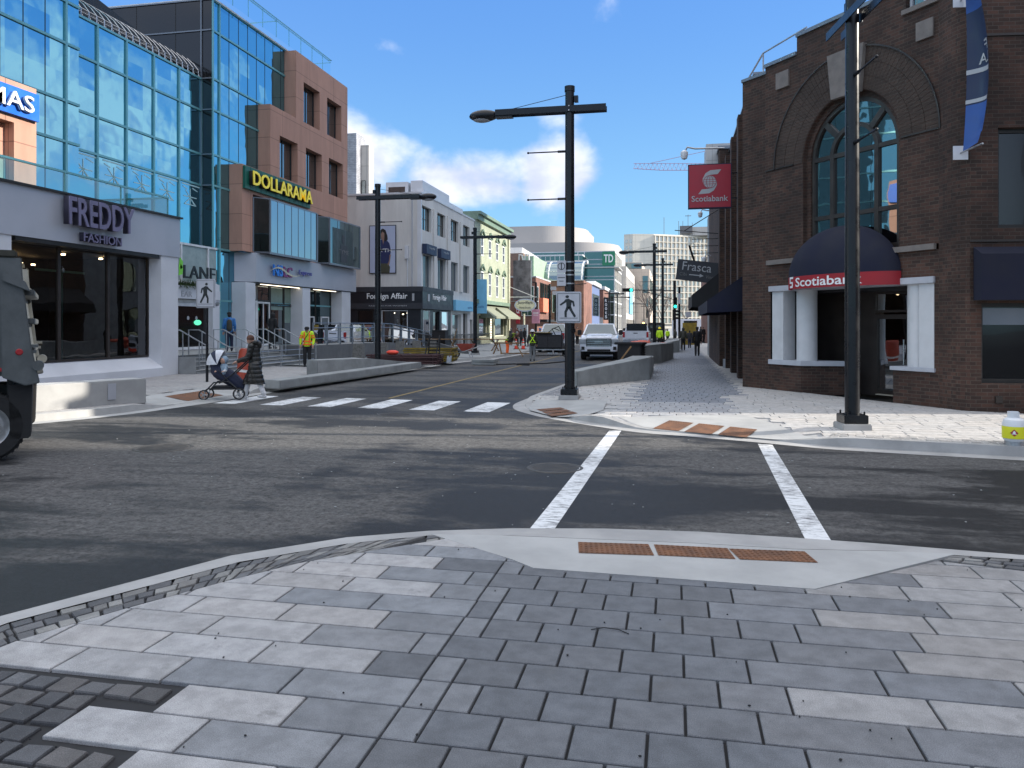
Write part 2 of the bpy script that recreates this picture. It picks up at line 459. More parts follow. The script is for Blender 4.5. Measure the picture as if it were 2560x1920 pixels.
mat('skin_dark', (0.13, 0.07, 0.05), 0.55, var=0.08, scale=20)
mat('cloth_black', (0.012, 0.012, 0.014), 0.8, var=0.3, scale=9)
mat('cloth_puffer', (0.013, 0.013, 0.012), 0.42, var=0.3, scale=9)
mat('cloth_charcoal', (0.035, 0.035, 0.04), 0.85, var=0.25, scale=9)
mat('cloth_navy', (0.018, 0.024, 0.055), 0.8, var=0.25, scale=9)
mat('cloth_blue', (0.03, 0.16, 0.42), 0.7, var=0.2, scale=9)
mat('cloth_brown', (0.10, 0.045, 0.03), 0.9, var=0.3, scale=30)
mat('cloth_tan', (0.32, 0.17, 0.10), 0.9, var=0.25, scale=14)
mat('cloth_olive', (0.045, 0.045, 0.035), 0.85, var=0.25, scale=14)
mat('cloth_grey', (0.20, 0.21, 0.22), 0.85, var=0.2, scale=14)
mat('cloth_pale', (0.55, 0.55, 0.56), 0.8, var=0.12, scale=14)
mat('cloth_babyblue', (0.22, 0.30, 0.38), 0.85, var=0.15, scale=20)
mat('shoe_white', (0.62, 0.62, 0.63), 0.6, var=0.2, scale=25)
mat('hair_dark', (0.015, 0.011, 0.010), 0.7)
mat('pram_shell', (0.55, 0.57, 0.62), 0.6)
mat('timber_yellow', (0.24, 0.165, 0.02), 0.75, var=0.3, scale=3, bump=0.2)
mat('timber_brown', (0.20, 0.115, 0.05), 0.8, var=0.3, scale=6, bump=0.2)
mat('steel_oxide', (0.045, 0.014, 0.016), 0.7, var=0.3, scale=6)
mat('barrow_red', (0.32, 0.05, 0.03), 0.5, var=0.2, scale=8)
mat('container_red', (0.33, 0.05, 0.025), 0.5, var=0.15, scale=6)
mat('net_orange', (0.62, 0.14, 0.09), 0.7, var=0.25, scale=7)
mat('granite', (0.16, 0.155, 0.145), 0.85, var=0.35, scale=14, bump=0.3)
mat('tank_white', (0.72, 0.73, 0.75), 0.35, var=0.06)
mat('tank_yellow', (0.72, 0.70, 0.02), 0.5, var=0.06)
mat('leaf_dark', (0.045, 0.085, 0.02), 0.7, var=0.3, scale=20)
mat('bark', (0.13, 0.11, 0.10), 0.9, var=0.3, scale=10)
mat('roof_grey', (0.16, 0.16, 0.17), 0.9)
mat('interior_dark', (0.022, 0.021, 0.02), 0.9)
mat('interior_warm', (0.22, 0.14, 0.08), 0.9)
mat('interior_pale', (0.34, 0.36, 0.34), 0.8, emit=(0.5, 0.5, 0.45), estr=0.10)
mat('frosted_panel', (0.30, 0.37, 0.36), 0.35)
mat('blind_green', (0.20, 0.28, 0.25), 0.7)
mat('ceiling_lamp', (1, 0.9, 0.7), 0.5, emit=(1.0, 0.72, 0.42), estr=14)
mat('strip_lamp', (1, 0.95, 0.85), 0.5, emit=(1.0, 0.86, 0.66), estr=2.2)
mat('shop_lamp', (1, 0.95, 0.85), 0.5, emit=(1.0, 0.86, 0.66), estr=6)
mat('signal_green', (0.02, 0.5, 0.3), 0.3, emit=(0.02, 1.0, 0.62), estr=3.2)
mat('amber_beacon', (0.9, 0.4, 0.1), 0.3, emit=(1.0, 0.45, 0.15), estr=4)
mat('neon_green', (0.1, 0.7, 0.4), 0.3, emit=(0.15, 0.9, 0.5), estr=0.6)
mat('crane_mauve', (0.30, 0.16, 0.26), 0.6)
mat('lamp_lens', (0.30, 0.31, 0.33), 0.35)
mat('poster_sky', (0.42, 0.47, 0.62), 0.5, var=0.04)
mat('poster_navy', (0.02, 0.03, 0.10), 0.5)
mat('poster_olive', (0.06, 0.06, 0.035), 0.6)
mat('poster_skin', (0.28, 0.17, 0.13), 0.6)
mat('mural_grey', (0.17, 0.16, 0.17), 0.7, var=0.6, scale=1.2)
mat('far_grey', (0.40, 0.38, 0.37), 0.85, var=0.05, scale=0.1)
mat('far_blue', (0.12, 0.16, 0.30), 0.6)
mat('mint_wall', (0.30, 0.42, 0.30), 0.7)
mat('brown_stucco', (0.19, 0.125, 0.10), 0.8)
mat('orange_sign', (0.75, 0.22, 0.12), 0.5)
mat('flag_blue', (0.025, 0.085, 0.30), 0.6, var=0.1)
mat('flag_navy', (0.015, 0.028, 0.075), 0.6, var=0.1)
mat('poster_figure', (0.02, 0.035, 0.035), 0.4)
mirror_glass('curtain_glass', (0.25, 0.58, 0.72), refl=0.95, warp=0.005, wscale=0.6, pane=0.032)
mirror_glass('curtain_glass_deep', (0.24, 0.54, 0.68), refl=0.92, warp=0.003)
mirror_glass('tinted_glass', (0.30, 0.42, 0.45), (0.008, 0.016, 0.016), refl=0.55, warp=0.002)
mirror_glass('window_glass', (0.62, 0.72, 0.76), (0.012, 0.013, 0.014), refl=0.42, warp=0.003)
mirror_glass('bay_glass', (0.50, 0.60, 0.66), (0.01, 0.02, 0.02), refl=0.65, warp=0.003, pane=0.03)
mirror_glass('arch_glass', (0.42, 0.46, 0.46), (0.01, 0.01, 0.012), refl=0.95, warp=0.0009, wscale=0.7)
mirror_glass('dark_glass', (0.26, 0.28, 0.30), (0.006, 0.006, 0.007), refl=0.05, warp=0.002)
mirror_glass('far_glass', (0.16, 0.30, 0.30), (0.008, 0.03, 0.03), refl=0.6, warp=0.001)
mirror_glass('vault_glass', (0.40, 0.50, 0.52), (0.03, 0.06, 0.08), refl=0.55, warp=0.001)
mirror_glass('hotel_glass', (0.80, 0.80, 0.78), (0.42, 0.40, 0.36), refl=0.35, warp=0.001)
mirror_glass('car_glass', (0.45, 0.52, 0.54), (0.01, 0.012, 0.014), refl=0.32, warp=0.001)
clear_glass('shop_glass', (0.42, 0.42, 0.40), 0.07)
clear_glass('rail_glass', (0.55, 0.72, 0.70), 0.10)
clear_glass('roof_rail_glass', (0.72, 0.90, 0.95), 0.14)

# ------------------------------------------------------------------ mesh helpers
def M(n): return MATS[n] if isinstance(n, str) else n

class MB:
    """collects shapes, links them as ONE mesh object"""
    def __init__(s, mtx=None):
        s.v = []; s.f = []; s.mi = []; s.mtx = mtx; s.cur = 0
    def add(s, vs, fs, mtx=None):
        b = len(s.v)
        for p in vs:
            p = Vector(p)
            if mtx is not None: p = mtx @ p
            if s.mtx is not None: p = s.mtx @ p
            s.v.append(p)
        for f in fs:
            s.f.append([i + b for i in f]); s.mi.append(s.cur)
        return s
    def box(s, x0, x1, y0, y1, z0, z1, mtx=None):
        vs = [(x0, y0, z0), (x1, y0, z0), (x1, y1, z0), (x0, y1, z0), (x0, y0, z1), (x1, y0, z1), (x1, y1, z1), (x0, y1, z1)]
        return s.add(vs, [(0, 3, 2, 1), (4, 5, 6, 7), (0, 1, 5, 4), (1, 2, 6, 5), (2, 3, 7, 6), (3, 0, 4, 7)], mtx)
    def quad(s, a, b, c, d, mtx=None):
        return s.add([a, b, c, d], [(0, 1, 2, 3)], mtx)
    def prism(s, poly, z0, z1, mtx=None):
        """plan polygon (counter-clockwise) raised from z0 to z1"""
        n = len(poly)
        ar = sum(poly[i][0] * poly[(i + 1) % n][1] - poly[(i + 1) % n][0] * poly[i][1] for i in range(n))
        if ar < 0: poly = list(poly)[::-1]
        vs = [(p[0], p[1], z0) for p in poly] + [(p[0], p[1], z1) for p in poly]
        fs = [tuple(range(n))[::-1], tuple(range(n, 2 * n))] + [(i, (i + 1) % n, n + (i + 1) % n, n + i) for i in range(n)]
        return s.add(vs, fs, mtx)
    def extr(s, prof, x0, x1, mtx=None):
        """profile in (y,z) swept along x"""
        n = len(prof)
        ar = sum(prof[i][0] * prof[(i + 1) % n][1] - prof[(i + 1) % n][0] * prof[i][1] for i in range(n))
        if ar < 0: prof = list(prof)[::-1]
        vs = [(x0, p[0], p[1]) for p in prof] + [(x1, p[0], p[1]) for p in prof]
        fs = [tuple(range(n))[::-1], tuple(range(n, 2 * n))] + [(i, (i + 1) % n, n + (i + 1) % n, n + i) for i in range(n)]
        return s.add(vs, fs, mtx)
    def tube(s, pts, r, n=8, cap=True, mtx=None, flat=1.0):
        pts = [Vector(p) for p in pts]
        rs = r if isinstance(r, (list, tuple)) else [r] * len(pts)
        vs = []; fs = []
        up = Vector((0, 0, 1))
        pu = None
        for i, p in enumerate(pts):
            d = (pts[min(i + 1, len(pts) - 1)] - pts[max(i - 1, 0)])
            if d.length < 1e-9: d = Vector((0, 0, 1))
            d.normalize()
            if pu is None:
                a = d.cross(up)
                if a.length < 1e-3: a = d.cross(Vector((1, 0, 0)))
            else:
                a = pu - d * pu.dot(d)
                if a.length < 1e-4: a = d.cross(up)
            a.normalize(); pu = a
            b = d.cross(a)
            for k in range(n):
                t = 2 * math.pi * k / n
                vs.append(p + (a * math.cos(t) + b * math.sin(t) * flat) * rs[i])
        m = len(pts)
        for i in range(m - 1):
            for k in range(n):
                k2 = (k + 1) % n
                fs.append((i * n + k, i * n + k2, (i + 1) * n + k2, (i + 1) * n + k))
        if cap:
            fs.append(tuple(range(n))[::-1]); fs.append(tuple(range((m - 1) * n, m * n)))
        return s.add(vs, fs, mtx)
    def lathe(s, prof, c=(0, 0, 0), n=24, axis='z', mtx=None, a0=0, a1=2 * math.pi):
        """profile of (radius, height)"""
        full = abs(a1 - a0 - 2 * math.pi) < 1e-6
        k = n if full else n + 1
        vs = []; fs = []
        for (r, h) in prof:
            for i in range(k):
                t = a0 + (a1 - a0) * i / n
                x, y, z = r * math.cos(t), r * math.sin(t), h
                if axis == 'x': x, y, z = h, r * math.cos(t), r * math.sin(t)
                if axis == 'y': x, y, z = r * math.sin(t), h, r * math.cos(t)
                vs.append((c[0] + x, c[1] + y, c[2] + z))
        for j in range(len(prof) - 1):
            for i in range(n if not full else k):
                i2 = (i + 1) % k if full else i + 1
                fs.append((j * k + i, j * k + i2, (j + 1) * k + i2, (j + 1) * k + i))
        return s.add(vs, fs, mtx)
    def ball(s, c, r, n=12, m_=8, mtx=None):
        r = (r, r, r) if not isinstance(r, (tuple, list)) else r
        vs = []; fs = []
        for j in range(m_ + 1):
            ph = math.pi * j / m_
            for i in range(n):
                t = 2 * math.pi * i / n
                vs.append((c[0] + r[0] * math.sin(ph) * math.cos(t), c[1] + r[1] * math.sin(ph) * math.sin(t), c[2] + r[2] * math.cos(ph)))
        for j in range(m_):
            for i in range(n):
                i2 = (i + 1) % n
                fs.append((j * n + i, (j + 1) * n + i, (j + 1) * n + i2, j * n + i2))
        return s.add(vs, fs, mtx)
    def mesh(s, name, mats, smooth=False):
        me = bpy.data.meshes.new(name)
        me.from_pydata([tuple(v) for v in s.v], [], s.f)
        for m in (mats if isinstance(mats, (list, tuple)) else [mats]): me.materials.append(M(m))
        for i, p in enumerate(me.polygons):
            p.material_index = s.mi[i]; p.use_smooth = smooth
        me.validate(); me.update()
        return me
    def split(s, name, mats, parent, **kw):
        """each loose piece becomes an object of its own"""
        par = {}
        def find(a):
            while par.setdefault(a, a) != a: a = par[a]
            return a
        key = lambda i: (round(s.v[i].x, 4), round(s.v[i].y, 4), round(s.v[i].z, 4))
        for f in s.f:
            for i in f[1:]: par[find(key(f[0]))] = find(key(i))
        gr = {}
        for f in s.f: gr.setdefault(find(key(f[0])), []).append(f)
        for fs in gr.values():
            m2 = MB(); ids = sorted({i for f in fs for i in f}); mp = {a: b for b, a in enumerate(ids)}
            m2.add([s.v[i] for i in ids], [tuple(mp[i] for i in f) for f in fs]); m2.build(name, mats, parent, **kw)
    def build(s, name, mats, parent=None, bevel=0, smooth=False, world=False, segs=2, weld=True):
        me = s.mesh(name, mats, smooth)
        bm = bmesh.new(); bm.from_mesh(me)
        if weld: bmesh.ops.remove_doubles(bm, verts=bm.verts, dist=1e-5)
        bmesh.ops.recalc_face_normals(bm, faces=bm.faces)
        if bevel:
            es = [e for e in bm.edges if len(e.link_faces) == 2 and e.calc_face_angle(0) > 0.5]
            try: bmesh.ops.bevel(bm, geom=es, offset=bevel, segments=segs, affect='EDGES', clamp_overlap=True)
            except Exception: pass
        bm.to_mesh(me); bm.free()
        if smooth:
            try: me.set_sharp_from_angle(angle=R(38))
            except Exception: pass
        return link(name, me, parent, world)

def link(name, me, parent=None, world=False):
    o = bpy.data.objects.new(name, me)
    COL.objects.link(o)
    if parent is not None:
        o.parent = parent
        if world:
            o.matrix_parent_inverse = world_mtx(parent).inverted()
    return o

def world_mtx(o):
    m = Matrix.Translation(o.location) @ o.rotation_euler.to_matrix().to_4x4() @ Matrix.Diagonal((*o.scale, 1))
    if o.parent is not None:
        m = world_mtx(o.parent) @ o.matrix_parent_inverse @ m
    return m

def tag(o, label, cat, group=None):
    o['label'] = label; o['category'] = cat
    if group: o['group'] = group
    return o
def thing(name, label, cat, loc=(0, 0, 0), rz=0, group=None):
    o = bpy.data.objects.new(name, None); COL.objects.link(o)
    o.location = loc; o.rotation_euler = (0, 0, rz)
    o.empty_display_size = 0.2
    return tag(o, label, cat, group)
def struct(o):
    o['kind'] = 'structure'; return o
def dup(o, parent=None):
    c = o.copy(); COL.objects.link(c)
    if parent is not None: c.parent = parent
    for ch in [x for x in bpy.data.objects if x.parent is o]:
        dup(ch, c)
    return c
def dup_thing(o, loc, rz, label, group=None):
    c = dup(o); c.location = loc; c.rotation_euler = (0, 0, rz); c['label'] = label
    if group: c['group'] = group
    return c

def text(s, name, mat_, org, u, n, width=None, height=None, depth=0.02, bold=0.0, parent=None, align='LEFT', up=Vector((0, 0, 1)), shear=0, world=True, post=None, stretch=True):
    """lettering: lower-left corner at org, running along u, facing n"""
    cu = bpy.data.curves.new(name, 'FONT')
    cu.body = s; cu.size = 1.0; cu.extrude = 0.5; cu.offset = bold; cu.shear = shear; cu.resolution_u = 3
    ob = bpy.data.objects.new(name, cu); COL.objects.link(ob)
    dg = bpy.context.evaluated_depsgraph_get(); dg.update()
    me = bpy.data.meshes.new_from_object(ob.evaluated_get(dg))
    bpy.data.objects.remove(ob)
    xs = [v.co.x for v in me.vertices]; ys = [v.co.y for v in me.vertices]
    x0, x1, y0, y1 = min(xs), max(xs), min(ys), max(ys)
    sy = (height / (y1 - y0)) if height else None
    sx = (width / (x1 - x0)) if width else sy
    if sy is None: sy = sx
    u = Vector(u).normalized(); n = Vector(n).normalized(); up = Vector(up)
    org = Vector(org)
    for v in me.vertices:
        a = (v.co.x - x0) * sx; b = (v.co.y - y0) * sy; d = (v.co.z + 0.5) * depth
        v.co = post(a, b, d) if post else org + u * a + up * b + n * d
    me.materials.clear(); me.materials.append(M(mat_))
    me.name = name
    return link(name, me, parent, world and parent is not None)

class Wall:
    """a wall plane: origin, horizontal direction u, outward normal n; local coordinates (a, z, d)"""
    def __init__(s, o, u, n):
        s.o = Vector((o[0], o[1], 0)); s.u = Vector(u).normalized(); s.n = Vector(n).normalized()
    def p(s, a, z, d=0.0): return s.o + s.u * a + s.n * d + Vector((0, 0, z))
    def mtx(s):
        """local x=along, y=outward... built so boxes (a, d, z) land on the wall"""
        return Matrix(((s.u.x, s.n.x, 0, s.o.x), (s.u.y, s.n.y, 0, s.o.y), (0, 0, 1, 0), (0, 0, 0, 1)))
    def box(s, mb, a0, a1, z0, z1, d0, d1):
        mb.box(a0, a1, d0, d1, z0, z1, s.mtx())
    def sheet(s, mb, a0, a1, z0, z1, openings=(), rev=0.25):
        """wall face with real openings and their reveals"""
        A = sorted({a0, a1, *[x for o in openings for x in o[:2]]}); Zs = sorted({z0, z1, *[x for o in openings for x in o[2:4]]})
        for i in range(len(A) - 1):
            for j in range(len(Zs) - 1):
                ca, cz = (A[i] + A[i + 1]) / 2, (Zs[j] + Zs[j + 1]) / 2
                if any(o[0] < ca < o[1] and o[2] < cz < o[3] for o in openings): continue
                mb.quad(s.p(A[i], Zs[j]), s.p(A[i + 1], Zs[j]), s.p(A[i + 1], Zs[j + 1]), s.p(A[i], Zs[j + 1]))
        for o in openings:
            q = [(o[0], o[2]), (o[1], o[2]), (o[1], o[3]), (o[0], o[3])]
            for i in range(4):
                a, b = q[i], q[(i + 1) % 4]
                mb.quad(s.p(*a), s.p(*b), s.p(*b, -rev), s.p(*a, -rev))
    def window(s, parent, a0, a1, z0, z1, d=-0.2, frame='dark_frame', glass='window_glass', nv=1, nh=1, fw=0.06, fd=0.06, name='window', pane=True, hs=None):
        mb = MB()
        s.box(mb, a0, a0 + fw, z0, z1, d, d + fd); s.box(mb, a1 - fw, a1, z0, z1, d, d + fd)
        s.box(mb, a0 + fw, a1 - fw, z0, z0 + fw, d, d + fd); s.box(mb, a0 + fw, a1 - fw, z1 - fw, z1, d, d + fd)
        for i in range(1, nv):
            a = a0 + (a1 - a0) * i / nv; s.box(mb, a - fw / 3, a + fw / 3, z0 + fw, z1 - fw, d, d + fd * 0.9)
        for i in range(1, nh):
            z = z0 + (z1 - z0) * i / nh; s.box(mb, a0 + fw, a1 - fw, z - fw / 3, z + fw / 3, d, d + fd * 0.8)
        o = mb.build(name, frame, parent, world=True)
        if pane:
            g = MB(); g.quad(s.p(a0 + fw * .5, z0 + fw * .5, d + fd * .3), s.p(a1 - fw * .5, z0 + fw * .5, d + fd * .3), s.p(a1 - fw * .5, z1 - fw * .5, d + fd * .3), s.p(a0 + fw * .5, z1 - fw * .5, d + fd * .3))
            g.build('pane', glass, o, world=True)
        return o

X_ = Vector((1, 0, 0)); Y_ = Vector((0, 1, 0)); Z_ = Vector((0, 0, 1))
def W_east(x, y0=0): return Wall((x, y0), Y_, X_)          # faces the street from its left side
def W_west(x, y0=0): return Wall((x, y0), -Y_, -X_)        # faces the street from its right side
def W_south(y, x0=0): return Wall((x0, y), X_, -Y_)        # faces us

# ------------------------------------------------------------------ ground
def smooth01(t):
    t = max(0.0, min(1.0, t)); return t * t * (3 - 2 * t)
def seg_d(x, y, a, b):
    ax, ay = a; bx, by = b; dx, dy = bx - ax, by - ay
    t = max(0, min(1, ((x - ax) * dx + (y - ay) * dy) / (dx * dx + dy * dy)))
    return math.hypot(x - ax - t * dx, y - ay - t * dy)
RAMPS = [((-3.0, 16.9), (-2.5, 15.4)), ((-0.6, 13.5), (1.3, 12.75)), ((-11.0, 16.0), (-10.9, 18.2))]
def walk_h(x, y):
    h = 0.15
    for a, b in RAMPS:
        h = min(h, 0.03 + 0.12 * smooth01((seg_d(x, y, a, b) - 0.25) / 1.15))
    return h

def clip(poly, a, b):
    """keep the part of poly left of a->b"""
    out = []
    n = len(poly)
    def sd(p): return (b[0] - a[0]) * (p[1] - a[1]) - (b[1] - a[1]) * (p[0] - a[0])
    for i in range(n):
        p, q = poly[i], poly[(i + 1) % n]
        sp, sq = sd(p), sd(q)
        if sp >= 0: out.append(p)
        if (sp > 0 and sq < 0) or (sp < 0 and sq > 0):
            t = sp / (sp - sq); out.append((p[0] + (q[0] - p[0]) * t, p[1] + (q[1] - p[1]) * t))
    return out
def inside(x, y, poly):
    r = False; n = len(poly); j = n - 1
    for i in range(n):
        xi, yi = poly[i]; xj, yj = poly[j]
        if (yi > y) != (yj > y) and x < (xj - xi) * (y - yi) / (yj - yi) + xi: r = not r
        j = i
    return r

class Stones:
    """paving: every slab its own bevel-edged block and its own stone colour, all in one sheet"""
    def __init__(s): s.v = []; s.f = []; s.c = []
    def slab(s, poly, col, hf, lift=0.0, edge=0.004, tilt=0.0):
        if len(poly) < 3: return
        ar = sum(poly[i][0] * poly[(i + 1) % len(poly)][1] - poly[(i + 1) % len(poly)][0] * poly[i][1] for i in range(len(poly))) / 2
        if ar < 0: poly = poly[::-1]; ar = -ar
        if ar < 0.0008: return
        cx = sum(p[0] for p in poly) / len(poly); cy = sum(p[1] for p in poly) / len(poly)
        tx, ty = random.uniform(-tilt, tilt), random.uniform(-tilt, tilt)
        n = len(poly); b = len(s.v)
        k = 1 - min(0.25, 0.006 / math.sqrt(ar))
        for p in poly: s.v.append((p[0], p[1], hf(p[0], p[1]) + lift - (0.02 if hf is z0 else 0.12)))
        for p in poly: s.v.append((p[0], p[1], hf(p[0], p[1]) + lift - edge + tx * (p[0] - cx) + ty * (p[1] - cy)))
        for p in poly:
            q = (cx + (p[0] - cx) * k, cy + (p[1] - cy) * k)
            s.v.append((q[0], q[1], hf(*q) + lift + tx * (q[0] - cx) + ty * (q[1] - cy)))
        for i in range(n):
            j = (i + 1) % n
            s.f.append((b + i, b + j, b + n + j, b + n + i)); s.c.append(col)
            s.f.append((b + n + i, b + n + j, b + 2 * n + j, b + 2 * n + i)); s.c.append(col)
        s.f.append(tuple(range(b + 2 * n, b + 3 * n))); s.c.append(col)
    def build(s, name):
        me = bpy.data.meshes.new(name)
        me.from_pydata(s.v, [], s.f)
        me.materials.append(paver)
        at = me.color_attributes.new('stone', 'FLOAT_COLOR', 'CORNER')
        i = 0
        buf = []
        for f, c in zip(s.f, s.c):
            buf += [c[0], c[1], c[2], 1.0] * len(f)
        at.data.foreach_set('color', buf)
        me.update()
        return struct(link(name, me))

def jit(c, a=0.08):
    k = 1 + random.uniform(-a, a); t = random.uniform(-0.015, 0.015)
    return (c[0] * k * (1 + t), c[1] * k, c[2] * k * (1 - t))

NEAR_RECTS = []
def pave_rows(st, region, row, x0, x1, y0, y1, plan, hf, holes=(), gap=0.009, lift=0.0):
    """running-bond rows across the street direction, clipped to the region"""
    k = 0; y = y0
    while y < y1:
        x = x0
        for (wd, col) in plan(k, y, x0, x1):
            if wd is None: break
            a, b = x, x + wd; x = b
            if col is None: continue
            q = region
            for e in (((a + gap / 2, y), (a + gap / 2, y - 1)), ((b - gap / 2, y - 1), (b - gap / 2, y)), ((a, y + gap / 2), (b, y + gap / 2)), ((b, y + row - gap / 2), (a, y + row - gap / 2))):
                if len(q) < 3: break
                q = clip(q, e[0], e[1])
            if len(q) < 3: continue
            cx = (a + b) / 2; cy = y + row / 2
            if any(inside(cx, cy, h) for h in holes): continue
            st.slab(q, col(cx, cy) if callable(col) else col, hf, lift)
            if hf is z0: NEAR_RECTS.append((a, b, y, y + row))
        k += 1; y += row

def flat_poly(name, poly, z, m, kind=True):
    mb = MB()
    n = len(poly)
    ar = sum(poly[i][0] * poly[(i + 1) % n][1] - poly[(i + 1) % n][0] * poly[i][1] for i in range(n))
    if ar < 0: poly = poly[::-1]
    mb.add([(p[0], p[1], z(p[0], p[1]) if callable(z) else z) for p in poly], [tuple(range(n))])
    o = mb.build(name, m)
    return struct(o) if kind else o

# the ground / road sheet reaches the horizon
rd = MB(); rd.quad((-1500, -300, 0), (1500, -300, 0), (1500, 2600, 0), (-1500, 2600, 0))
struct(rd.build('road', asphalt))

# painted markings
pm = MB()
for i in range(6):
    x = -10.62 + 1.245 * i; dy = 0.12 * (1 - i / 5)
    pm.quad((x, 16.08 + dy * 4, 0.004), (x + 0.58, 16.05 + dy * 4, 0.004), (x + 0.62, 18.05 + dy * 4, 0.004), (x + 0.05, 18.12 + dy * 4, 0.004))
struct(pm.build('crosswalk_stripes', paint))
pm = MB()
pm.quad((-1.28, 6.75, 0.004), (-1.06, 6.75, 0.004), (-0.89, 13.72, 0.004), (-1.10, 13.66, 0.004))
pm.quad((1.10, 6.75, 0.004), (1.31, 6.75, 0.004), (1.49, 12.56, 0.004), (1.28, 12.62, 0.004))
struct(pm.build('crossing_lines', paint))
pm = MB(); pm.quad((-7.06, 18.6, 0.004), (-6.95, 18.6, 0.004), (-6.2, 75, 0.004), (-6.33, 75, 0.004))
struct(pm.build('centre_line', 'yellow_line'))
for (x, y, r_) in ((-7.5, 10.41, 0.42), (-1.5, 9.98, 0.36), (-5.6, 15.2, 0.36)):
    mb = MB(); mb.lathe([(0.0, 0.007), (r_ * 0.86, 0.007), (r_ * 0.88, 0.003), (r_ * 0.9, 0.003), (r_ * 0.92, 0.008), (r_, 0.008), (r_ + 0.01, 0.001)], (x, y, 0), 36)
    for a in range(-4, 5):
        hw = math.sqrt(max(0, (r_ * .82) ** 2 - (a * r_ * .17) ** 2)); mb.box(x - hw, x + hw, y + a * r_ * .17 - .012, y + a * r_ * .17 + .012, 0.007, 0.010)
    struct(mb.build('manhole_cover', 'manhole_iron'))

# ---- our own corner
NEAR_OUT = [(-4.35, -6), (-4.25, -2), (-4.10, 2.2), (-3.86, 3.86), (-3.57, 4.46), (-3.20, 5.23), (-2.57, 5.86), (-1.99, 6.18), (-1.33, 6.40), (-0.57, 6.55), (0.19, 6.61), (0.91, 6.58), (1.51, 6.54), (2.57, 6.42), (4.5, 6.1), (8, 5.5), (14, 4.4)]
NEAR_KERB = [(-4.22, -6), (-4.12, -2), (-3.97, 2.2), (-3.72, 3.78), (-3.43, 4.34), (-3.05, 5.08), (-2.48, 5.68), (-1.95, 6.02), (-1.30, 6.16), (-0.57, 6.20), (0.19, 6.24), (0.91, 6.23), (1.60, 6.32), (2.57, 6.28), (4.5, 5.96), (8, 5.36), (14, 4.26)]
NEAR_SETT = [(-3.98, -6), (-3.88, -2), (-3.72, 2.2), (-3.46, 3.58), (-3.22, 4.10), (-2.92, 4.66), (-2.62, 5.14), (-2.20, 5.56), (-1.76, 5.98)]
z0 = lambda x, y: 0.15
mb = MB()
n = len(NEAR_OUT)
for i in range(n - 1):
    a, b, c, d = NEAR_OUT[i], NEAR_OUT[i + 1], NEAR_KERB[i + 1], NEAR_KERB[i]
    mb.quad((*a, 0), (*b, 0), (*b, .145), (*a, .145)); mb.quad((*a, .145), (*b, .145), (*c, .15), (*d, .15))
struct(mb.build('near_kerb', 'concrete', bevel=0))
base_poly = NEAR_KERB + [(14, -6)]
flat_poly('near_pavement_bed', base_poly, 0.132, 'joint_sand')
def small_joints(mb): pass
# concrete landing of the ramp with three cast iron tactile plates
SLAB = [(-1.93, 6.07), (-1.14, 5.53), (-0.96, 5.37), (0.89, 5.31), (2.05, 6.33), (1.60, 6.31), (0.91, 6.22), (0.19, 6.23), (-0.57, 6.19), (-1.30, 6.15)]
mb = MB(); mb.prism(SLAB, 0.10, 0.151)
struct(mb.build('ramp_slab', 'concrete_new'))
def tactile(name, quad, z, nx=14, ny=6, parent=None):
    mb = MB(); q = [Vector((p[0], p[1], 0)) for p in quad]
    hf = z if callable(z) else (lambda x, y: z)
    mb.add([(p.x, p.y, hf(p.x, p.y) + 0.004) for p in q], [(0, 1, 2, 3)])
    for i in range(nx):
        for j in range(ny):
            u, v = (i + .5) / nx, (j + .5) / ny
            p = (q[0] * (1 - u) + q[1] * u) * (1 - v) + (q[3] * (1 - u) + q[2] * u) * v
            hz = hf(p.x, p.y) + 0.004
            mb.lathe([(0.011, hz), (0.009, hz + 0.005), (0.0, hz + 0.005)], (p.x, p.y, 0), 6)
    return struct(mb.build(name, 'rusty_iron'))
tactile('tactile_plate', [(-0.69, 5.78), (-0.14, 5.83), (-0.19, 6.12), (-0.73, 6.07)], 0.151)
tactile('tactile_plate', [(-0.11, 5.84), (0.44, 5.86), (0.40, 6.13), (-0.15, 6.12)], 0.151)
tactile('tactile_plate', [(0.47, 5.86), (1.01, 5.89), (0.96, 6.16), (0.41, 6.12)], 0.151)

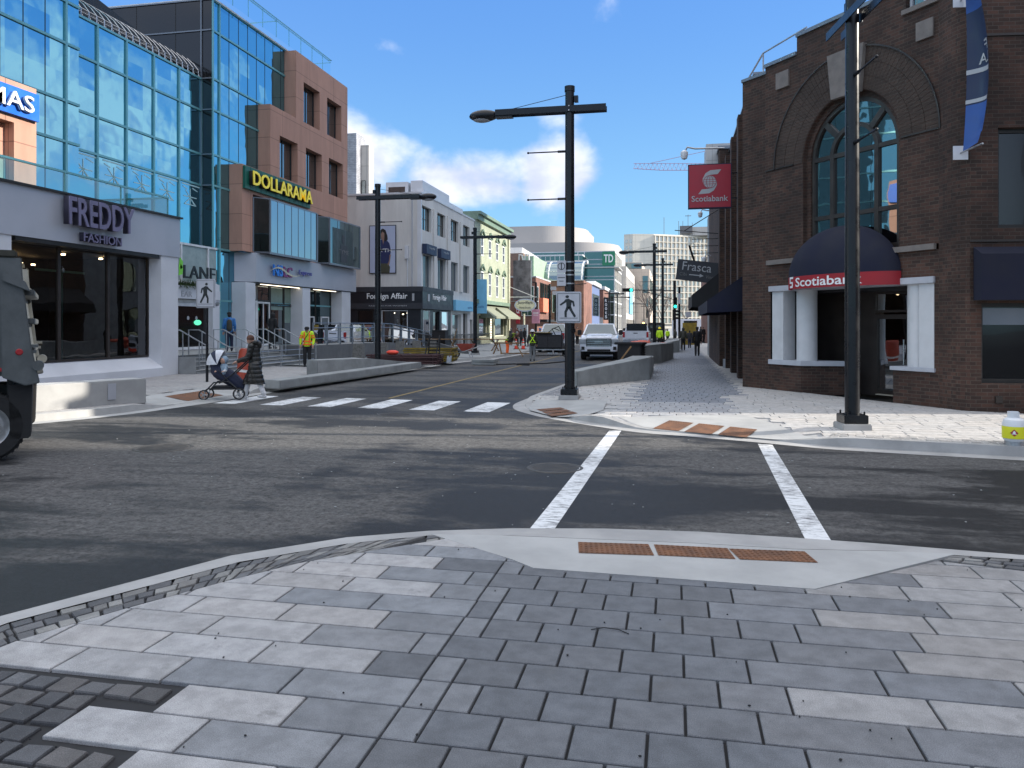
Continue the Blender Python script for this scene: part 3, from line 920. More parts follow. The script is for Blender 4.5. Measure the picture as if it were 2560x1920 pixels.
DARK = (0.118, 0.124, 0.136); MIDB = (0.165, 0.172, 0.185); LIGHT = (0.325, 0.318, 0.318); WARM = (0.265, 0.258, 0.256)
XL, XR = -1.19, 0.13
def near_plan(k, y, x0, x1):
    out = []
    # left field: long slabs, light, breaking into darker ones towards the centre
    off = (0.3, 0.0, 0.45, 0.15)[k % 4]
    xs = XL + (0.0, 0.155, 0.0, 0.155)[k % 4] * (-1 if k % 4 == 1 else 1)
    left = []
    x = xs - off
    if off > 0.01: left.append((off, jit(MIDB if k % 3 else DARK, .06)))
    i = 0
    while x > x0:
        wd = 0.61
        dist = XL - x
        if dist < 0.25 + 0.5 * (k % 2): col = jit((0.20, 0.206, 0.218), .1)
        else: col = jit(LIGHT, .09)
        left.append((wd, col)); x -= wd; i += 1
    pad = x - x0
    out.append((0, None))
    start = x
    out = [(start - x0, None)] + left[::-1]
    # centre: small squarish blocks
    cur = xs
    first = 0.155
    xe = XR + (0.0, 0.155, 0.62, 0.31)[(k * 3) % 4] * 0.5
    out.append((first, jit(MIDB, .07))); cur += first
    while cur + 0.31 < xe + 0.16:
        out.append((0.31, jit(DARK, .08))); cur += 0.31
    if xe + 0.16 - cur > 0.12:
        out.append((0.155, jit(MIDB, .08))); cur += 0.155
    i = 0
    while cur < x1:
        wd = 0.61 if not (i == 0 and k % 3 == 0) else 0.31
        if i < 1 + k % 2: col = jit((0.155, 0.160, 0.172), .08)
        else: col = jit(WARM, .09) if random.random() > .1 else jit((0.20, 0.20, 0.215), .05)
        out.append((wd, col)); cur += wd; i += 1
    return out
# dark granite setts fill a stepped patch at the left edge of the paving
PATCH = lambda x, y: (x < -1.62 and y < 3.66 - 0.0 * x and x < -1.95 + 0.12 * math.floor((3.66 - y) / 0.272)) and y < 3.42
near_region = [p for p in NEAR_SETT] + [(-1.14, 5.52), (-0.96, 5.36), (0.89, 5.30), (1.86, 6.12), (2.4, 5.98), (4.5, 5.66), (8, 5.06), (14, 3.96), (14, -6)]
st = Stones()
random.seed(5)
def patched(region):
    yrow = 0.272; y0_ = -3.0 + 0.05
    def plan(k, y, a, b):
        o = []
        x = a
        for wd, col in near_plan(k, y, a, b):
            if col is not None and y < 3.1 and y > 0.5 and x + wd < -2.25 + 0.30 * (k % 2 == 0) and x + wd > -9: col = None
            o.append((wd, col)); x += wd
        return o
    return plan
pave_rows(st, near_region, 0.272, -5.2, 13.0, -2.95, 6.6, patched(near_region), z0, gap=0.013)
st.build('near_pavement')
def sett_fill(st, region, hf, rw=0.105, rh=0.105, ang=0.0, cols=None, x0=-6, x1=3, y0=-1, y1=7, keep=None):
    cols = cols or [(0.10, 0.10, 0.105), (0.14, 0.14, 0.145), (0.075, 0.075, 0.08), (0.17, 0.165, 0.16)]
    ca, sa = math.cos(ang), math.sin(ang)
    y = y0; r = 0
    while y < y1:
        x = x0 + random.uniform(0, .05) + (r % 2) * rw * .5
        while x < x1:
            wd = rw * random.uniform(0.75, 1.35)
            g_ = 0.009
            pts = [(x + g_, y + g_), (x + wd - g_, y + g_), (x + wd - g_, y + rh - g_), (x + g_, y + rh - g_)]
            pts = [(px + random.uniform(-.009, .009), py + random.uniform(-.009, .009)) for px, py in pts]
            pts = [(px * ca - py * sa, px * sa + py * ca) for px, py in pts]
            cx = sum(p[0] for p in pts) / 4; cy = sum(p[1] for p in pts) / 4
            if inside(cx, cy, region) and (keep is None or keep(cx, cy)):
                q = region
                # trim the block's far corners to the strip
                q = pts
                ccol = random.choice(cols)
                st.slab(q, jit(ccol, .2), hf, random.uniform(-.003, .002), 0.007, 0.03)
            x += wd
        y += rh; r += 1
# sett strip that follows the kerb: three courses laid along its curve
def strip_setts(st, outer, inner, rows, hf, ln=0.13, cols=None):
    cols = cols or [(0.11, 0.11, 0.115), (0.16, 0.155, 0.15), (0.085, 0.085, 0.09), (0.21, 0.205, 0.195)]
    for r_ in range(rows):
        t0, t1 = r_ / rows, (r_ + 1) / rows
        path = [(Vector(a), Vector(b)) for a, b in zip(outer, inner)]
        carry = random.uniform(0, ln)
        for i in range(len(path) - 1):
            (a0, b0), (a1, b1) = path[i], path[i + 1]
            L = (a1 - a0).length; s_ = 0.0
            while s_ < L - 0.02:
                e_ = min(L, s_ + ln * random.uniform(.7, 1.35))
                if L - e_ < 0.04: e_ = L
                g_ = 0.007
                u0, u1 = (s_ + g_) / L, (e_ - g_) / L
                def pt(u, t):
                    A = a0.lerp(a1, u); B = b0.lerp(b1, u); p = A.lerp(B, t)
                    return (p.x + random.uniform(-.006, .006), p.y + random.uniform(-.006, .006))
                tg = g_ / max(.05, (b0 - a0).length)
                st.slab([pt(u0, t0 + tg), pt(u1, t0 + tg), pt(u1, t1 - tg), pt(u0, t1 - tg)], jit(random.choice(cols), .15), hf, random.uniform(-.004, .002), .008, .03)
                s_ = e_
st = Stones()
strip_setts(st, NEAR_KERB[:8], NEAR_SETT[:8] , 3, z0)
strip_setts(st, [(-1.95, 6.02), (-1.8, 6.09)], [(-1.9, 5.8), (-1.78, 5.99)], 2, z0)
strip_setts(st, [(2.0, 6.31), (2.57, 6.28), (4.5, 5.96), (8, 5.36), (14, 4.26)], [(1.9, 6.16), (2.4, 5.99), (4.5, 5.68), (8, 5.08), (14, 3.98)], 3, z0)
sett_fill(st, [(-3.62, 0.5), (-3.44, 3.55), (-1.95, 3.55), (-1.6, 0.5)], z0, 0.135, 0.136, R(0), [(0.07, 0.07, 0.075), (0.10, 0.10, 0.105), (0.055, 0.055, 0.06), (0.09, 0.085, 0.085), (0.20, 0.19, 0.18)], -4, -1.2, 0.4, 3.3,
          keep=lambda x, y: not any(a_ - .04 < x < b_ + .04 and c_ - .02 < y < d_ + .02 for a_, b_, c_, d_ in NEAR_RECTS))
st.build('near_sett_paving')

# ---- right-hand corner (bank side)
RC_OUT = [(-2.2, 75), (-2.35, 48), (-2.55, 38), (-2.92, 32.0), (-3.27, 24.2), (-3.5, 20.4), (-3.60, 18.9), (-3.62, 17.7), (-3.40, 16.7), (-2.95, 15.9), (-2.5, 15.3), (-1.5, 14.3), (-0.6, 13.55), (0.2, 13.25), (0.9, 12.95), (1.4, 12.72), (2.0, 12.42), (2.6, 12.2), (4.67, 11.8), (8, 11.2), (16, 9.8), (32, 7)]
def offset(poly, d):
    out = []
    for i, p in enumerate(poly):
        a = Vector(poly[max(i - 1, 0)]); b = Vector(poly[min(i + 1, len(poly) - 1)])
        t = (b - a).normalized(); nrm = Vector((-t.y, t.x))
        out.append((p[0] + nrm.x * d, p[1] + nrm.y * d))
    return out
def kerb_loft(name, out, gut=0.28, top=0.15, m='concrete', hf=walk_h):
    """gutter pan, kerb face and kerb top following a line; drops at the ramps"""
    g1 = offset(out, gut); g2 = offset(out, gut + 0.02); g3 = offset(out, gut + top)
    mb = MB()
    for i in range(len(out) - 1):
        def z(p): return hf(p[0], p[1])
        a, b = out[i], out[i + 1]
        mb.quad((*a, 0.004), (*b, 0.004), (*g1[i + 1], 0.012), (*g1[i], 0.012))
        mb.quad((*g1[i], 0.012), (*g1[i + 1], 0.012), (*g2[i + 1], z(g2[i + 1])), (*g2[i], z(g2[i])))
        mb.quad((*g2[i], z(g2[i])), (*g2[i + 1], z(g2[i + 1])), (*g3[i + 1], z(g3[i + 1])), (*g3[i], z(g3[i])))
    return struct(mb.build(name, m)), g3
def densify(poly, step=0.35, lo=None):
    out = []
    for i in range(len(poly) - 1):
        a, b = Vector(poly[i]), Vector(poly[i + 1]); L = (b - a).length
        k = max(1, int(L / (step if L < 6 else 1.5)))
        for j in range(k): out.append(tuple(a.lerp(b, j / k)))
    out.append(poly[-1]); return out
def catmull(poly, k=4):
    P = [Vector(p) for p in poly]; out = []
    for i in range(len(P) - 1):
        p0 = P[max(i - 1, 0)]; p1 = P[i]; p2 = P[i + 1]; p3 = P[min(i + 2, len(P) - 1)]
        for j in range(k):
            t = j / k
            out.append(tuple(0.5 * ((2 * p1) + (-p0 + p2) * t + (2 * p0 - 5 * p1 + 4 * p2 - p3) * t * t + (-p0 + 3 * p1 - 3 * p2 + p3) * t ** 3)))
    out.append(tuple(P[-1])); return out
RC = catmull(RC_OUT, 4)
_, RC_IN = kerb_loft('corner_kerb', RC)
RCW = [cw(9.01, 15.35), cw(30, 15.35 - .08 * 21)]
rc_region = RC_IN + [(32, 12), (9.8, 15.5), (5.7, 16.9), (5.33, 17.4), (2.3, 22.0), (1.9, 24), (3.2, 24.0), (3.2, 75)]
flat_poly('corner_pavement_bed', rc_region, 0.016, 'joint_sand')
SL1 = [(-3.12, 17.9), (-1.45, 17.5), (-1.38, 15.7), (-1.70, 15.0), (-2.2, 15.25), (-2.62, 15.75), (-2.98, 16.3), (-3.15, 17.0)]
SL2 = [(-1.0, 14.55), (1.27, 15.3), (2.15, 12.75), (1.55, 12.95), (0.9, 13.25), (0.2, 13.55), (-0.5, 13.95)]
def warped_poly(name, poly, m, lift=0.004):
    """sheet following the dropped pavement, subdivided"""
    bm = bmesh.new()
    vs = [bm.verts.new((p[0], p[1], 0)) for p in poly]
    f = bm.faces.new(vs)
    bmesh.ops.triangulate(bm, faces=bm.faces[:])
    for _ in range(3):
        bmesh.ops.subdivide_edges(bm, edges=bm.edges[:], cuts=1, use_grid_fill=True)
    for v in bm.verts: v.co.z = walk_h(v.co.x, v.co.y) + lift
    bmesh.ops.recalc_face_normals(bm, faces=bm.faces)
    me = bpy.data.meshes.new(name); bm.to_mesh(me); bm.free(); me.materials.append(M(m))
    return struct(link(name, me))
warped_poly('ramp_slab', SL1, 'concrete_new'); warped_poly('ramp_slab', SL2, 'concrete_new')
warped_poly('corner_underlay', [(-3.3, 18.6), (-1.0, 18.6), (2.9, 16.0), (3.3, 12.6), (2.2, 12.7), (1.0, 13.3), (-.4, 13.9), (-1.5, 14.8), (-2.4, 15.6), (-3.0, 16.6), (-3.25, 17.6)], 'concrete', -0.022)
wl = lambda x, y: walk_h(x, y) + 0.004
def quad_split(q, k, g=0.03):
    q = [Vector(p) for p in q]; out = []
    for i in range(k):
        a, b = i / k + g, (i + 1) / k - g
        out.append([tuple(q[0].lerp(q[1], a)), tuple(q[0].lerp(q[1], b)), tuple(q[3].lerp(q[2], b)), tuple(q[3].lerp(q[2], a))])
    return out
for q in quad_split([(-2.35, 15.25), (-2.90, 16.55), (-2.42, 16.85), (-1.87, 15.6)], 3): tactile('tactile_plate', q, wl, 8, 6)
for q in quad_split([(-0.40, 13.85), (1.20, 13.05), (1.42, 13.6), (-0.12, 14.4)], 3): tactile('tactile_plate', q, wl, 10, 6)
LSL = (0.43, 0.415, 0.40); GSL = (0.20, 0.213, 0.24)
def rc_plan(k, y, x0, x1):
    out = []; x = x0 + (0.0, 0.41, 0.2, 0.55, 0.13)[k % 5]
    out.append((x - x0, None))
    while x < x1:
        dark = -1.3 < x < 1.0
        if y > 19.5: dark = -1.2 < x < 1.5
        wd = 0.31 if dark else 0.62
        base = GSL if dark else LSL
        if dark and y < 17.4: base = (0.33, 0.33, 0.34)
        out.append((wd, jit(base, .06))); x += wd
    return out
st = Stones(); random.seed(8)
pave_rows(st, rc_region, 0.29, -3.8, 16, 6.5, 74, rc_plan, walk_h, holes=[SL1, SL2], gap=0.016)
st.build('corner_pavement')
st = Stones()
seg = [p for p in RC if p[0] > 2.0 and p[1] < 13]
strip_setts(st, offset(seg, 0.43), offset(seg, 0.80), 3, lambda x, y: walk_h(x, y) + 0.005, 0.12, [(0.35, 0.34, 0.33), (0.42, 0.40, 0.38), (0.28, 0.27, 0.26)])
seg = [p for p in RC if 18.4 < p[1] < 34 and p[0] < -2]
strip_setts(st, offset(seg, 0.45), offset(seg, 0.95), 4, lambda x, y: walk_h(x, y) + 0.005, 0.13, [(0.17, 0.17, 0.18), (0.22, 0.22, 0.23), (0.26, 0.26, 0.27)])
st.build('corner_sett_paving')

# ---- left side of the street
LC_OUT = [(-60, -2), (-30, 4.5), (-16, 9.2), (-13.5, 10.5), (-11.9, 12.0), (-11.1, 13.8), (-10.85, 15.3), (-10.72, 16.8), (-10.72, 18.4), (-10.70, 20.0), (-10.6, 22.0), (-10.5, 26), (-10.45, 32), (-10.2, 37), (-9.5, 40.5), (-9.2, 46), (-9.1, 60), (-9.1, 76)]
LC = catmull(LC_OUT, 4)
_, LC_IN = kerb_loft('left_kerb', LC, 0.3, 0.15, 'concrete_new')
lc_region = LC_IN + [(-30, 76), (-60, 40), (-60, 10)]
flat_poly('left_pavement_bed', lc_region, 0.016, 'joint_sand')
flat_poly('left_pavement', [p for p in LC_IN if p[1] > 29.9] + [(-30, 76), (-30, 30)], 0.142, 'concrete_grey')
flat_poly('left_side_pavement', [p for p in LC_IN if p[0] < -21.9] + [(-22, 30), (-60, 30)], 0.142, 'concrete_grey')
def lc_plan(k, y, x0, x1):
    out = []; x = x0 + (k % 2) * 0.45; out.append((x - x0, None))
    while x < x1:
        out.append((0.9, jit((0.34, 0.33, 0.325), .06))); x += 0.9
    return out
st = Stones()
pave_rows(st, [p for p in LC_IN if p[1] < 30 and p[0] > -22] + [(-22, 30), (-22, 7)], 0.45, -22, -10, 6, 30, lc_plan, walk_h, holes=[[(-12.4, 15.9), (-10.2, 15.7), (-10.2, 18.7), (-12.2, 18.7)]])
st.build('left_pavement_slabs')
warped_poly('ramp_slab', [(-12.35, 15.7), (-11.15, 15.5), (-11.1, 18.8), (-12.3, 18.8)], 'concrete_new')
tactile('tactile_plate', [(-12.0, 16.7), (-11.3, 16.6), (-11.3, 18.1), (-12.0, 18.15)], lambda x, y: walk_h(x, y) + 0.005, 10, 14)
# far cross street pavements
for nm, x0_, x1_ in (('far_left_pavement', -40, -9.1), ('far_right_pavement', -2.0, 60)):
    mb = MB(); mb.box(x0_, x1_, 92, 380, 0, 0.14); struct(mb.build(nm, 'concrete_grey'))

# ------------------------------------------------------------------ left side: clothing shop on the corner
b = thing('clothing_shop', 'single-storey grey fashion shop with big letters on its fascia, left corner', 'shop', (-18, 18, 0))
wx = W_east(-16.7)
mb = MB()
mb.box(-21.2, -16.7, 10, 24.06, 4.17, 5.50)
mb.build('fascia', 'grey_metal_panel', b, world=True)
mb = MB(); mb.box(-21.2, -16.62, 9.9, 24.14, 5.50, 5.56); mb.box(-17.2, -16.72, 17.2, 23.0, 4.05, 4.17); mb.build('fascia_trim', 'dark_frame', b, world=True)
mb = MB()
mb.box(-21.2, -16.74, 23.12, 24.02, 0, 4.17)
mb.box(-17.5, -16.74, 10, 17.1, 0, 4.17)
# splayed jamb, flared sill
mb.add([(-17.2, 23.0, .8), (-16.74, 23.12, .42), (-16.74, 23.12, 4.17), (-17.2, 23.0, 4.17)], [(0, 1, 2, 3)])
mb.add([(-17.2, 17.1, .8), (-17.2, 23.12, .8), (-16.66, 23.12, .42), (-16.66, 17.1, .42), (-16.66, 23.12, 0), (-16.66, 17.1, 0)], [(0, 1, 2, 3), (3, 2, 4, 5)])
mb.add([(-16.66, 23.12, 0), (-16.66, 23.12, .42), (-17.2, 23.12, .8), (-17.2, 23.12, 0)], [(0, 1, 2, 3)])
mb.build('wall', 'white_metal', b, world=True)
ws = W_east(-17.2)
for a0, a1 in ((17.1, 19.15), (19.15, 21.13), (21.13, 23.02)):
    ws.window(b, a0, a1, .8, 4.1, d=0.0, frame='bronze_frame', glass='shop_glass', fw=0.05, fd=0.07)
mb = MB(); mb.box(-21.1, -17.3, 10.2, 23.1, 0.6, 0.62); mb.box(-21.1, -21.05, 10.2, 23.1, .6, 4.1); mb.box(-21.1, -17.3, 23.05, 23.1, .6, 4.1); mb.box(-21.1, -17.3, 10.1, 10.2, .6, 4.1); mb.box(-21.1, -17.25, 10.2, 23.1, 4.08, 4.14)
mb.box(-20.2, -20.1, 17, 21.5, 3.2, 3.35); mb.box(-19.9, -19.8, 12, 21, 3.55, 3.6)
mb.build('interior', 'interior_dark', b, world=True)
mb = MB()
for x, y, z in ((-18.3, 18.3, 3.98), (-18.3, 20.6, 3.98), (-18.3, 22.2, 3.98), (-19.5, 19.6, 3.98), (-19.7, 20.0, 3.98), (-19.9, 20.4, 3.98), (-20.5, 21.3, 3.8), (-20.6, 21.9, 3.8), (-20.6, 21.5, 3.4)):
    mb.lathe([(0, 0), (.06, 0), (.06, .05)], (x, y, z), 10)
mb.split('ceiling_light', 'ceiling_lamp', b, world=True)
mb = MB(); mb.box(-18.95, -18.9, 21.2, 21.27, .62, 3.6); mb.box(-18.95, -18.9, 20.2, 22.2, 3.5, 3.57); mb.build('interior_partition', 'teal_frame', b, world=True)
text('FREDDY', 'shop_name', 'purple_metal', (-16.45, 18.72, 4.66), Y_, X_, 2.68, 0.78, 0.03, 0.012, b)
text('FREDDY', 'shop_name_depth', 'purple_dark', (-16.62, 18.72, 4.66), Y_, X_, 2.68, 0.78, 0.165, 0.014, b)
text('FASHION', 'shop_subtitle', 'purple_metal', (-16.52, 19.36, 4.24), Y_, X_, 1.56, 0.26, 0.02, 0.004, b)
text('FASHION', 'shop_subtitle_depth', 'purple_dark', (-16.66, 19.36, 4.24), Y_, X_, 1.56, 0.26, 0.13, 0.006, b)
mb = MB(); mb.box(-17.03, -16.97, 10, 23.85, 6.18, 6.24); mb.box(-21.1, -17, 23.79, 23.85, 6.18, 6.24)
for y in (12.2, 14.6, 16.9, 19.2, 21.5, 23.82): mb.box(-17.02, -16.98, y - .02, y + .02, 5.56, 6.2)
mb.build('terrace_rail', 'teal_frame', b, world=True)
mb = MB(); mb.quad((-17, 10, 5.56), (-17, 23.82, 5.56), (-17, 23.82, 6.18), (-17, 10, 6.18)); mb.quad((-21.1, 23.82, 5.56), (-17, 23.82, 5.56), (-17, 23.82, 6.18), (-21.1, 23.82, 6.18)); mb.build('terrace_glass', 'rail_glass', b, world=True)

# ------------------------------------------------------------------ glass and pink stone building
b = thing('glass_office_building', 'tall teal glass building stepping into pink stone, on the left', 'building', (-24, 32, 0))
FR = 0.045
def curtain(parent, wall, a0, a1, zs, main, thin=(), glass='curtain_glass', name='curtain_wall', frame='teal_frame', d=0.0, fw=FR):
    g = MB(); g.quad(wall.p(a0, zs[0], d), wall.p(a1, zs[0], d), wall.p(a1, zs[-1], d), wall.p(a0, zs[-1], d))
    o = g.build(name, glass, parent, world=True)
    mb = MB()
    for z in zs: wall.box(mb, a0, a1, z - fw, z + fw, d + .002, d + .06)
    for a in main: wall.box(mb, a - fw, a + fw, zs[0], zs[-1], d + .003, d + .065)
    mb.build('mullions', frame, o, world=True)
    if thin:
        mb = MB()
        for a in thin: wall.box(mb, a - .012, a + .012, zs[0], zs[-1], d + .001, d + .012)
        mb.build('glass_joints', 'dark_frame', o, world=True)
    return o
LV = [5.45, 8.40, 9.85, 11.92, 13.40, 15.68, 17.1]
# left projecting bay
w1 = W_east(-21.2)
curtain(b, w1, 8, 24.6, [5.45, 8.37, 9.82, 11.87, 13.37, 15.7, 17.1, 19.5], [11.0, 15.4, 19.7, 23.96], [8.93, 9.86, 12.85, 13.8, 14.7, 17.1, 18.0, 18.9, 21.2, 22.12, 23.05])
mb = MB(); mb.box(-24, -21.23, 24.55, 24.6, 5.4, 19.5); mb.build('bay_side', 'curtain_glass_deep', b, world=True)
# recessed glass front
w2 = W_east(-21.75)
curtain(b, w2, 24.6, 33.0, [5.45, 8.40, 9.85, 11.92, 13.40], [26.17, 27.8, 29.5, 31.24, 32.95])
mb = MB(); mb.box(-30, -21.78, 24.6, 33.0, 13.3, 13.42); mb.build('terrace_roof', 'roof_grey', b, world=True)
# tower
w3 = W_east(-21.2)
curtain(b, w3, 32.95, 46.8, [.75, 3.0, 5.45, 8.40, 9.85, 11.95, 13.42, 15.68, 17.12], [33.0, 33.55], [34.4, 35.25, 36.1, 36.95, 37.8, 38.65, 39.5])
w4 = W_south(32.95)
curtain(b, w4, -34, -21.2, [.75, 3.0, 5.45, 8.40, 9.85, 11.95, 13.42, 15.68, 17.12], [-21.72, -33.9], [-31.5, -29.4, -27.3, -25.2, -23.1], glass='dark_glass', name='side_glazing', frame='grey_metal_dark', fw=.03)
mb = MB(); mb.box(-34, -21.1, 32.9, 46.8, 17.12, 17.2); mb.box(-34, -27.5, 32.6, 33, 17.2, 17.32); mb.build('roof_edge', 'white_frame', b, world=True)
mb = MB(); mb.box(-34, -21.3, 33.05, 46.75, 16.9, 17.1); mb.box(-34, -21.3, 46.6, 46.75, 0, 17.1); mb.build('core_wall', 'roof_grey', b, world=True)
# roof terrace balustrade
mb = MB()
for dx in (0, -.16):
    mb.box(-20.72 + dx, -20.68 + dx, 33.0, 44.9, 18.14, 18.18)
mb.box(-20.9, -20.66, 44.86, 44.9, 18.14, 18.18); mb.box(-22.5, -20.7, 38.1, 38.14, 18.0, 18.04); mb.box(-23, -20.7, 44.82, 44.86, 18.0, 18.04)
mb.build('roof_handrail', 'teal_frame', b, world=True)
mb = MB(); mb.quad((-20.75, 33, 17.2), (-20.75, 44.9, 17.2), (-20.75, 44.9, 18.14), (-20.75, 33, 18.14)); mb.quad((-34, 33, 17.3), (-27.5, 33, 17.3), (-27.5, 33, 19), (-34, 33, 19)); mb.split('roof_glass', 'roof_rail_glass', b, world=True)
mb = MB()
for y in [34 + 1.4 * i for i in range(8)]: mb.box(-20.77, -20.74, y - .01, y + .01, 17.2, 18.14)
mb.box(-27.55, -27.45, 32.95, 33.05, 17.3, 19); mb.box(-30.6, -30.5, 32.95, 33.05, 17.3, 19); mb.box(-34, -27.5, 32.95, 33.05, 18.95, 19.02)
mb.split('roof_post', 'teal_frame', b, world=True)
# stainless cage of bent ribs along the terrace
mb = MB()
for i in range(20):
    y = 24.9 + 0.41 * i
    mb.tube([(-21.72, y, 13.42), (-21.72, y, 13.72), (-21.95, y - .02, 14.02), (-22.3, y - .02, 14.32)], .022, 6)
    mb.tube([(-21.72, y + .1, 13.42), (-21.80, y + .12, 13.7), (-22.4, y + .1, 13.95)], .012, 5)
for z, x in ((14.30, -22.28), (13.72, -21.72), (13.58, -21.72), (13.9, -22.1)): mb.tube([(x, 24.8, z), (x, 32.9, z)], .018, 6)
mb.build('terrace_cage', 'stainless', b, world=True)
mb = MB(); mb.extr([(24.65, 13.4), (32.9, 13.4), (32.9, 14.1), (24.65, 15.4)], -26, -22.7); mb.build('terrace_canopy', 'dark_frame', b, world=True)
# luminous star-shaped ceiling pattern that shows in the glass front
mb = MB()
def stroke(a, z, a2, z2, t=.02):
    d = Vector((a2 - a, z2 - z)); n_ = Vector((-d.y, d.x)).normalized() * t
    mb.quad(*[w2.p(p[0], p[1], .012) for p in ((a + n_.x, z + n_.y), (a2 + n_.x, z2 + n_.y), (a2 - n_.x, z2 - n_.y), (a - n_.x, z - n_.y))])
for i in range(5):
    c = 25.45 + 1.66 * i; w_ = .55
    stroke(c - .62, 8.27, c + .72, 8.27, .028)
    stroke(c - w_, 8.15, c - .2, 8.05); stroke(c + .15, 8.15, c + w_, 8.05)
    stroke(c, 8.1, c, 7.35, .022); stroke(c - .5, 7.72, c + .5, 7.72)
    stroke(c - .45, 7.35, c + .1, 7.75); stroke(c + .45, 7.35, c - .1, 7.75); stroke(c - .35, 8.0, c + .3, 7.4); stroke(c - .45, 7.36, c + .45, 7.36)
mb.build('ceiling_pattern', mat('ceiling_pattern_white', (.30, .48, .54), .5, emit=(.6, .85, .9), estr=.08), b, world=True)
# pink stone front in three steps
wp = W_east(-20.5)
P = [(40.85, 42.9, 13.34, 15.6), (43.9, 45.95, 13.36, 15.6), (38.1, 40.13, 9.72, 11.92), (41.12, 43.18, 9.75, 11.95), (44.15, 46.2, 9.8, 12.0)]
mb = MB()
wp.sheet(mb, 39.9, 46.85, 13.3, 17.05, [o for o in P if o[2] > 13], .45)
wp.sheet(mb, 37.1, 46.85, 9.65, 13.3, [o for o in P if o[2] < 13], .45)
wp.sheet(mb, 34.4, 46.85, 5.45, 9.65, [(35.4, 41.4, 5.5, 8.35), (42.35, 46.8, 5.5, 8.35)], .5)
for y, za, zb in ((39.9, 13.3, 17.05), (37.1, 9.65, 13.3), (34.4, 5.45, 9.65)):
    mb.box(-21.19, -20.51, y, y + .3, za, zb)
mb.box(-21.3, -20.5, 39.9, 46.85, 17.05, 17.07); mb.box(-21.3, -20.5, 37.1, 39.9, 13.3, 13.32); mb.box(-21.3, -20.5, 34.4, 37.1, 9.65, 9.67)
mb.box(-34, -20.5, 46.85, 46.9, 0.2, 17.05)
mb.build('pink_stone_wall', 'pink_stone', b, world=True)
for o in P:
    wp.window(b, o[0], o[1], o[2], o[3], d=-.44, frame='dark_frame', glass='tinted_glass' if False else 'window_glass', nv=2, fw=.05)
# box bays above the liquor shop
for a0, a1 in ((35.4, 41.4), (42.35, 47.6)):
    mb = MB()
    for z in (5.5, 8.2): mb.prism([(-20.6, a0), (-19.95, a0 + .7), (-19.95, a1), (-20.6, a1)], z - .04, z + .04)
    for p in ((-20.5, a0), (-19.95, a0 + .7), (-19.95, a1)): mb.box(p[0] - .04, p[0] + .04, p[1] - .04, p[1] + .04, 5.5, 8.2)
    bw_ = mb.build('bay_window', 'grey_metal_dark', b, world=True)
    mb = MB(); mb.quad((-19.96, a0 + .72, 5.54), (-19.96, a1, 5.54), (-19.96, a1, 8.18), (-19.96, a0 + .72, 8.18))
    mb.build('bay_pane', 'bay_glass' if a0 < 40 else 'tinted_glass', bw_, world=True)
    mb = MB(); mb.quad((-20.5, a0 + .02, 5.54), (-19.97, a0 + .69, 5.54), (-19.97, a0 + .69, 8.18), (-20.5, a0 + .02, 8.18)); mb.build('bay_side_pane', 'tinted_glass', bw_, world=True)
    mb = MB()
    k_ = 7 if a0 < 40 else 4
    for i in range(1, k_): y = a0 + .72 + (a1 - a0 - .72) * i / k_; mb.box(-19.955, -19.945, y - .01, y + .01, 5.54, 8.18)
    mb.box(-20.0, -19.9, a0 + .6, a1, 5.42, 5.5)
    mb.build('bay_joints', 'grey_metal_dark', bw_, world=True)
mb = MB(); mb.box(-19.955, -19.948, 43.5, 46.5, 5.56, 7.7); po = mb.build('window_poster', 'poster_figure', b, world=True)
mb = MB(); mb.ball((-19.93, 45.0, 7.1), (.01, .22, .3)); mb.box(-19.94, -19.935, 44.6, 45.6, 5.7, 6.75); mb.build('poster_shape', 'shop_black_band', po, world=True)
text('TYME', 'poster_text', 'letter_dim', (-19.93, 44.3, 6.2), Y_, X_, 1.5, .26, .004, 0, b)
mb = MB(); mb.box(-20.49, -20.36, 34.45, 41.38, 8.50, 9.60); sg = mb.build('sign_board', 'sign_green', b, world=True)
mb = MB()
for i in range(1, 14): y = 34.45 + 6.93 * i / 14; mb.box(-20.358, -20.352, y - .008, y + .008, 8.52, 9.58)
mb.build('board_joints', 'black_matte', sg, world=True)
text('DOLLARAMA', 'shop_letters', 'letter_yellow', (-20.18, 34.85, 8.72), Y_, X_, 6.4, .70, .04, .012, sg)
text('DOLLARAMA', 'letter_backs', 'black_matte', (-20.35, 34.80, 8.70), Y_, X_, 6.4, .70, .16, .014, sg)
# liquor shop fascia, columns, storefront
mb = MB(); mb.prism([(-21.2, 34.85), (-20.35, 35.45), (-20.35, 47.95), (-21.2, 47.95)], 3.99, 5.44); mb.build('fascia', 'grey_metal_panel', b, world=True, bevel=.01)
mb = MB(); mb.prism([(-21.2, 34.9), (-20.45, 35.5), (-20.45, 47.9), (-21.2, 47.9)], 3.93, 3.99); mb.build('fascia_soffit', 'dark_frame', b, world=True)
for y0_, y1_ in ((34.6, 35.5), (40.55, 41.5), (45.85, 47.2)):
    mb = MB(); mb.box(-21.19, -20.42, y0_, y1_, .74, 3.94); mb.build('column', 'white_metal', b, world=True, bevel=.01)
wsf = W_east(-21.19)
dr = wsf.window(b, 35.6, 36.85, 3.1, 3.92, d=.01, frame='dark_frame', glass='shop_glass', name='transom')
dr = wsf.window(b, 35.6, 36.85, .76, 3.06, d=.01, frame='white_frame', glass='shop_glass', nv=2, fw=.09, name='door')
dr = wsf.window(b, 36.9, 38.2, .76, 3.06, d=.01, frame='white_frame', glass='shop_glass', nv=2, fw=.09, name='door')
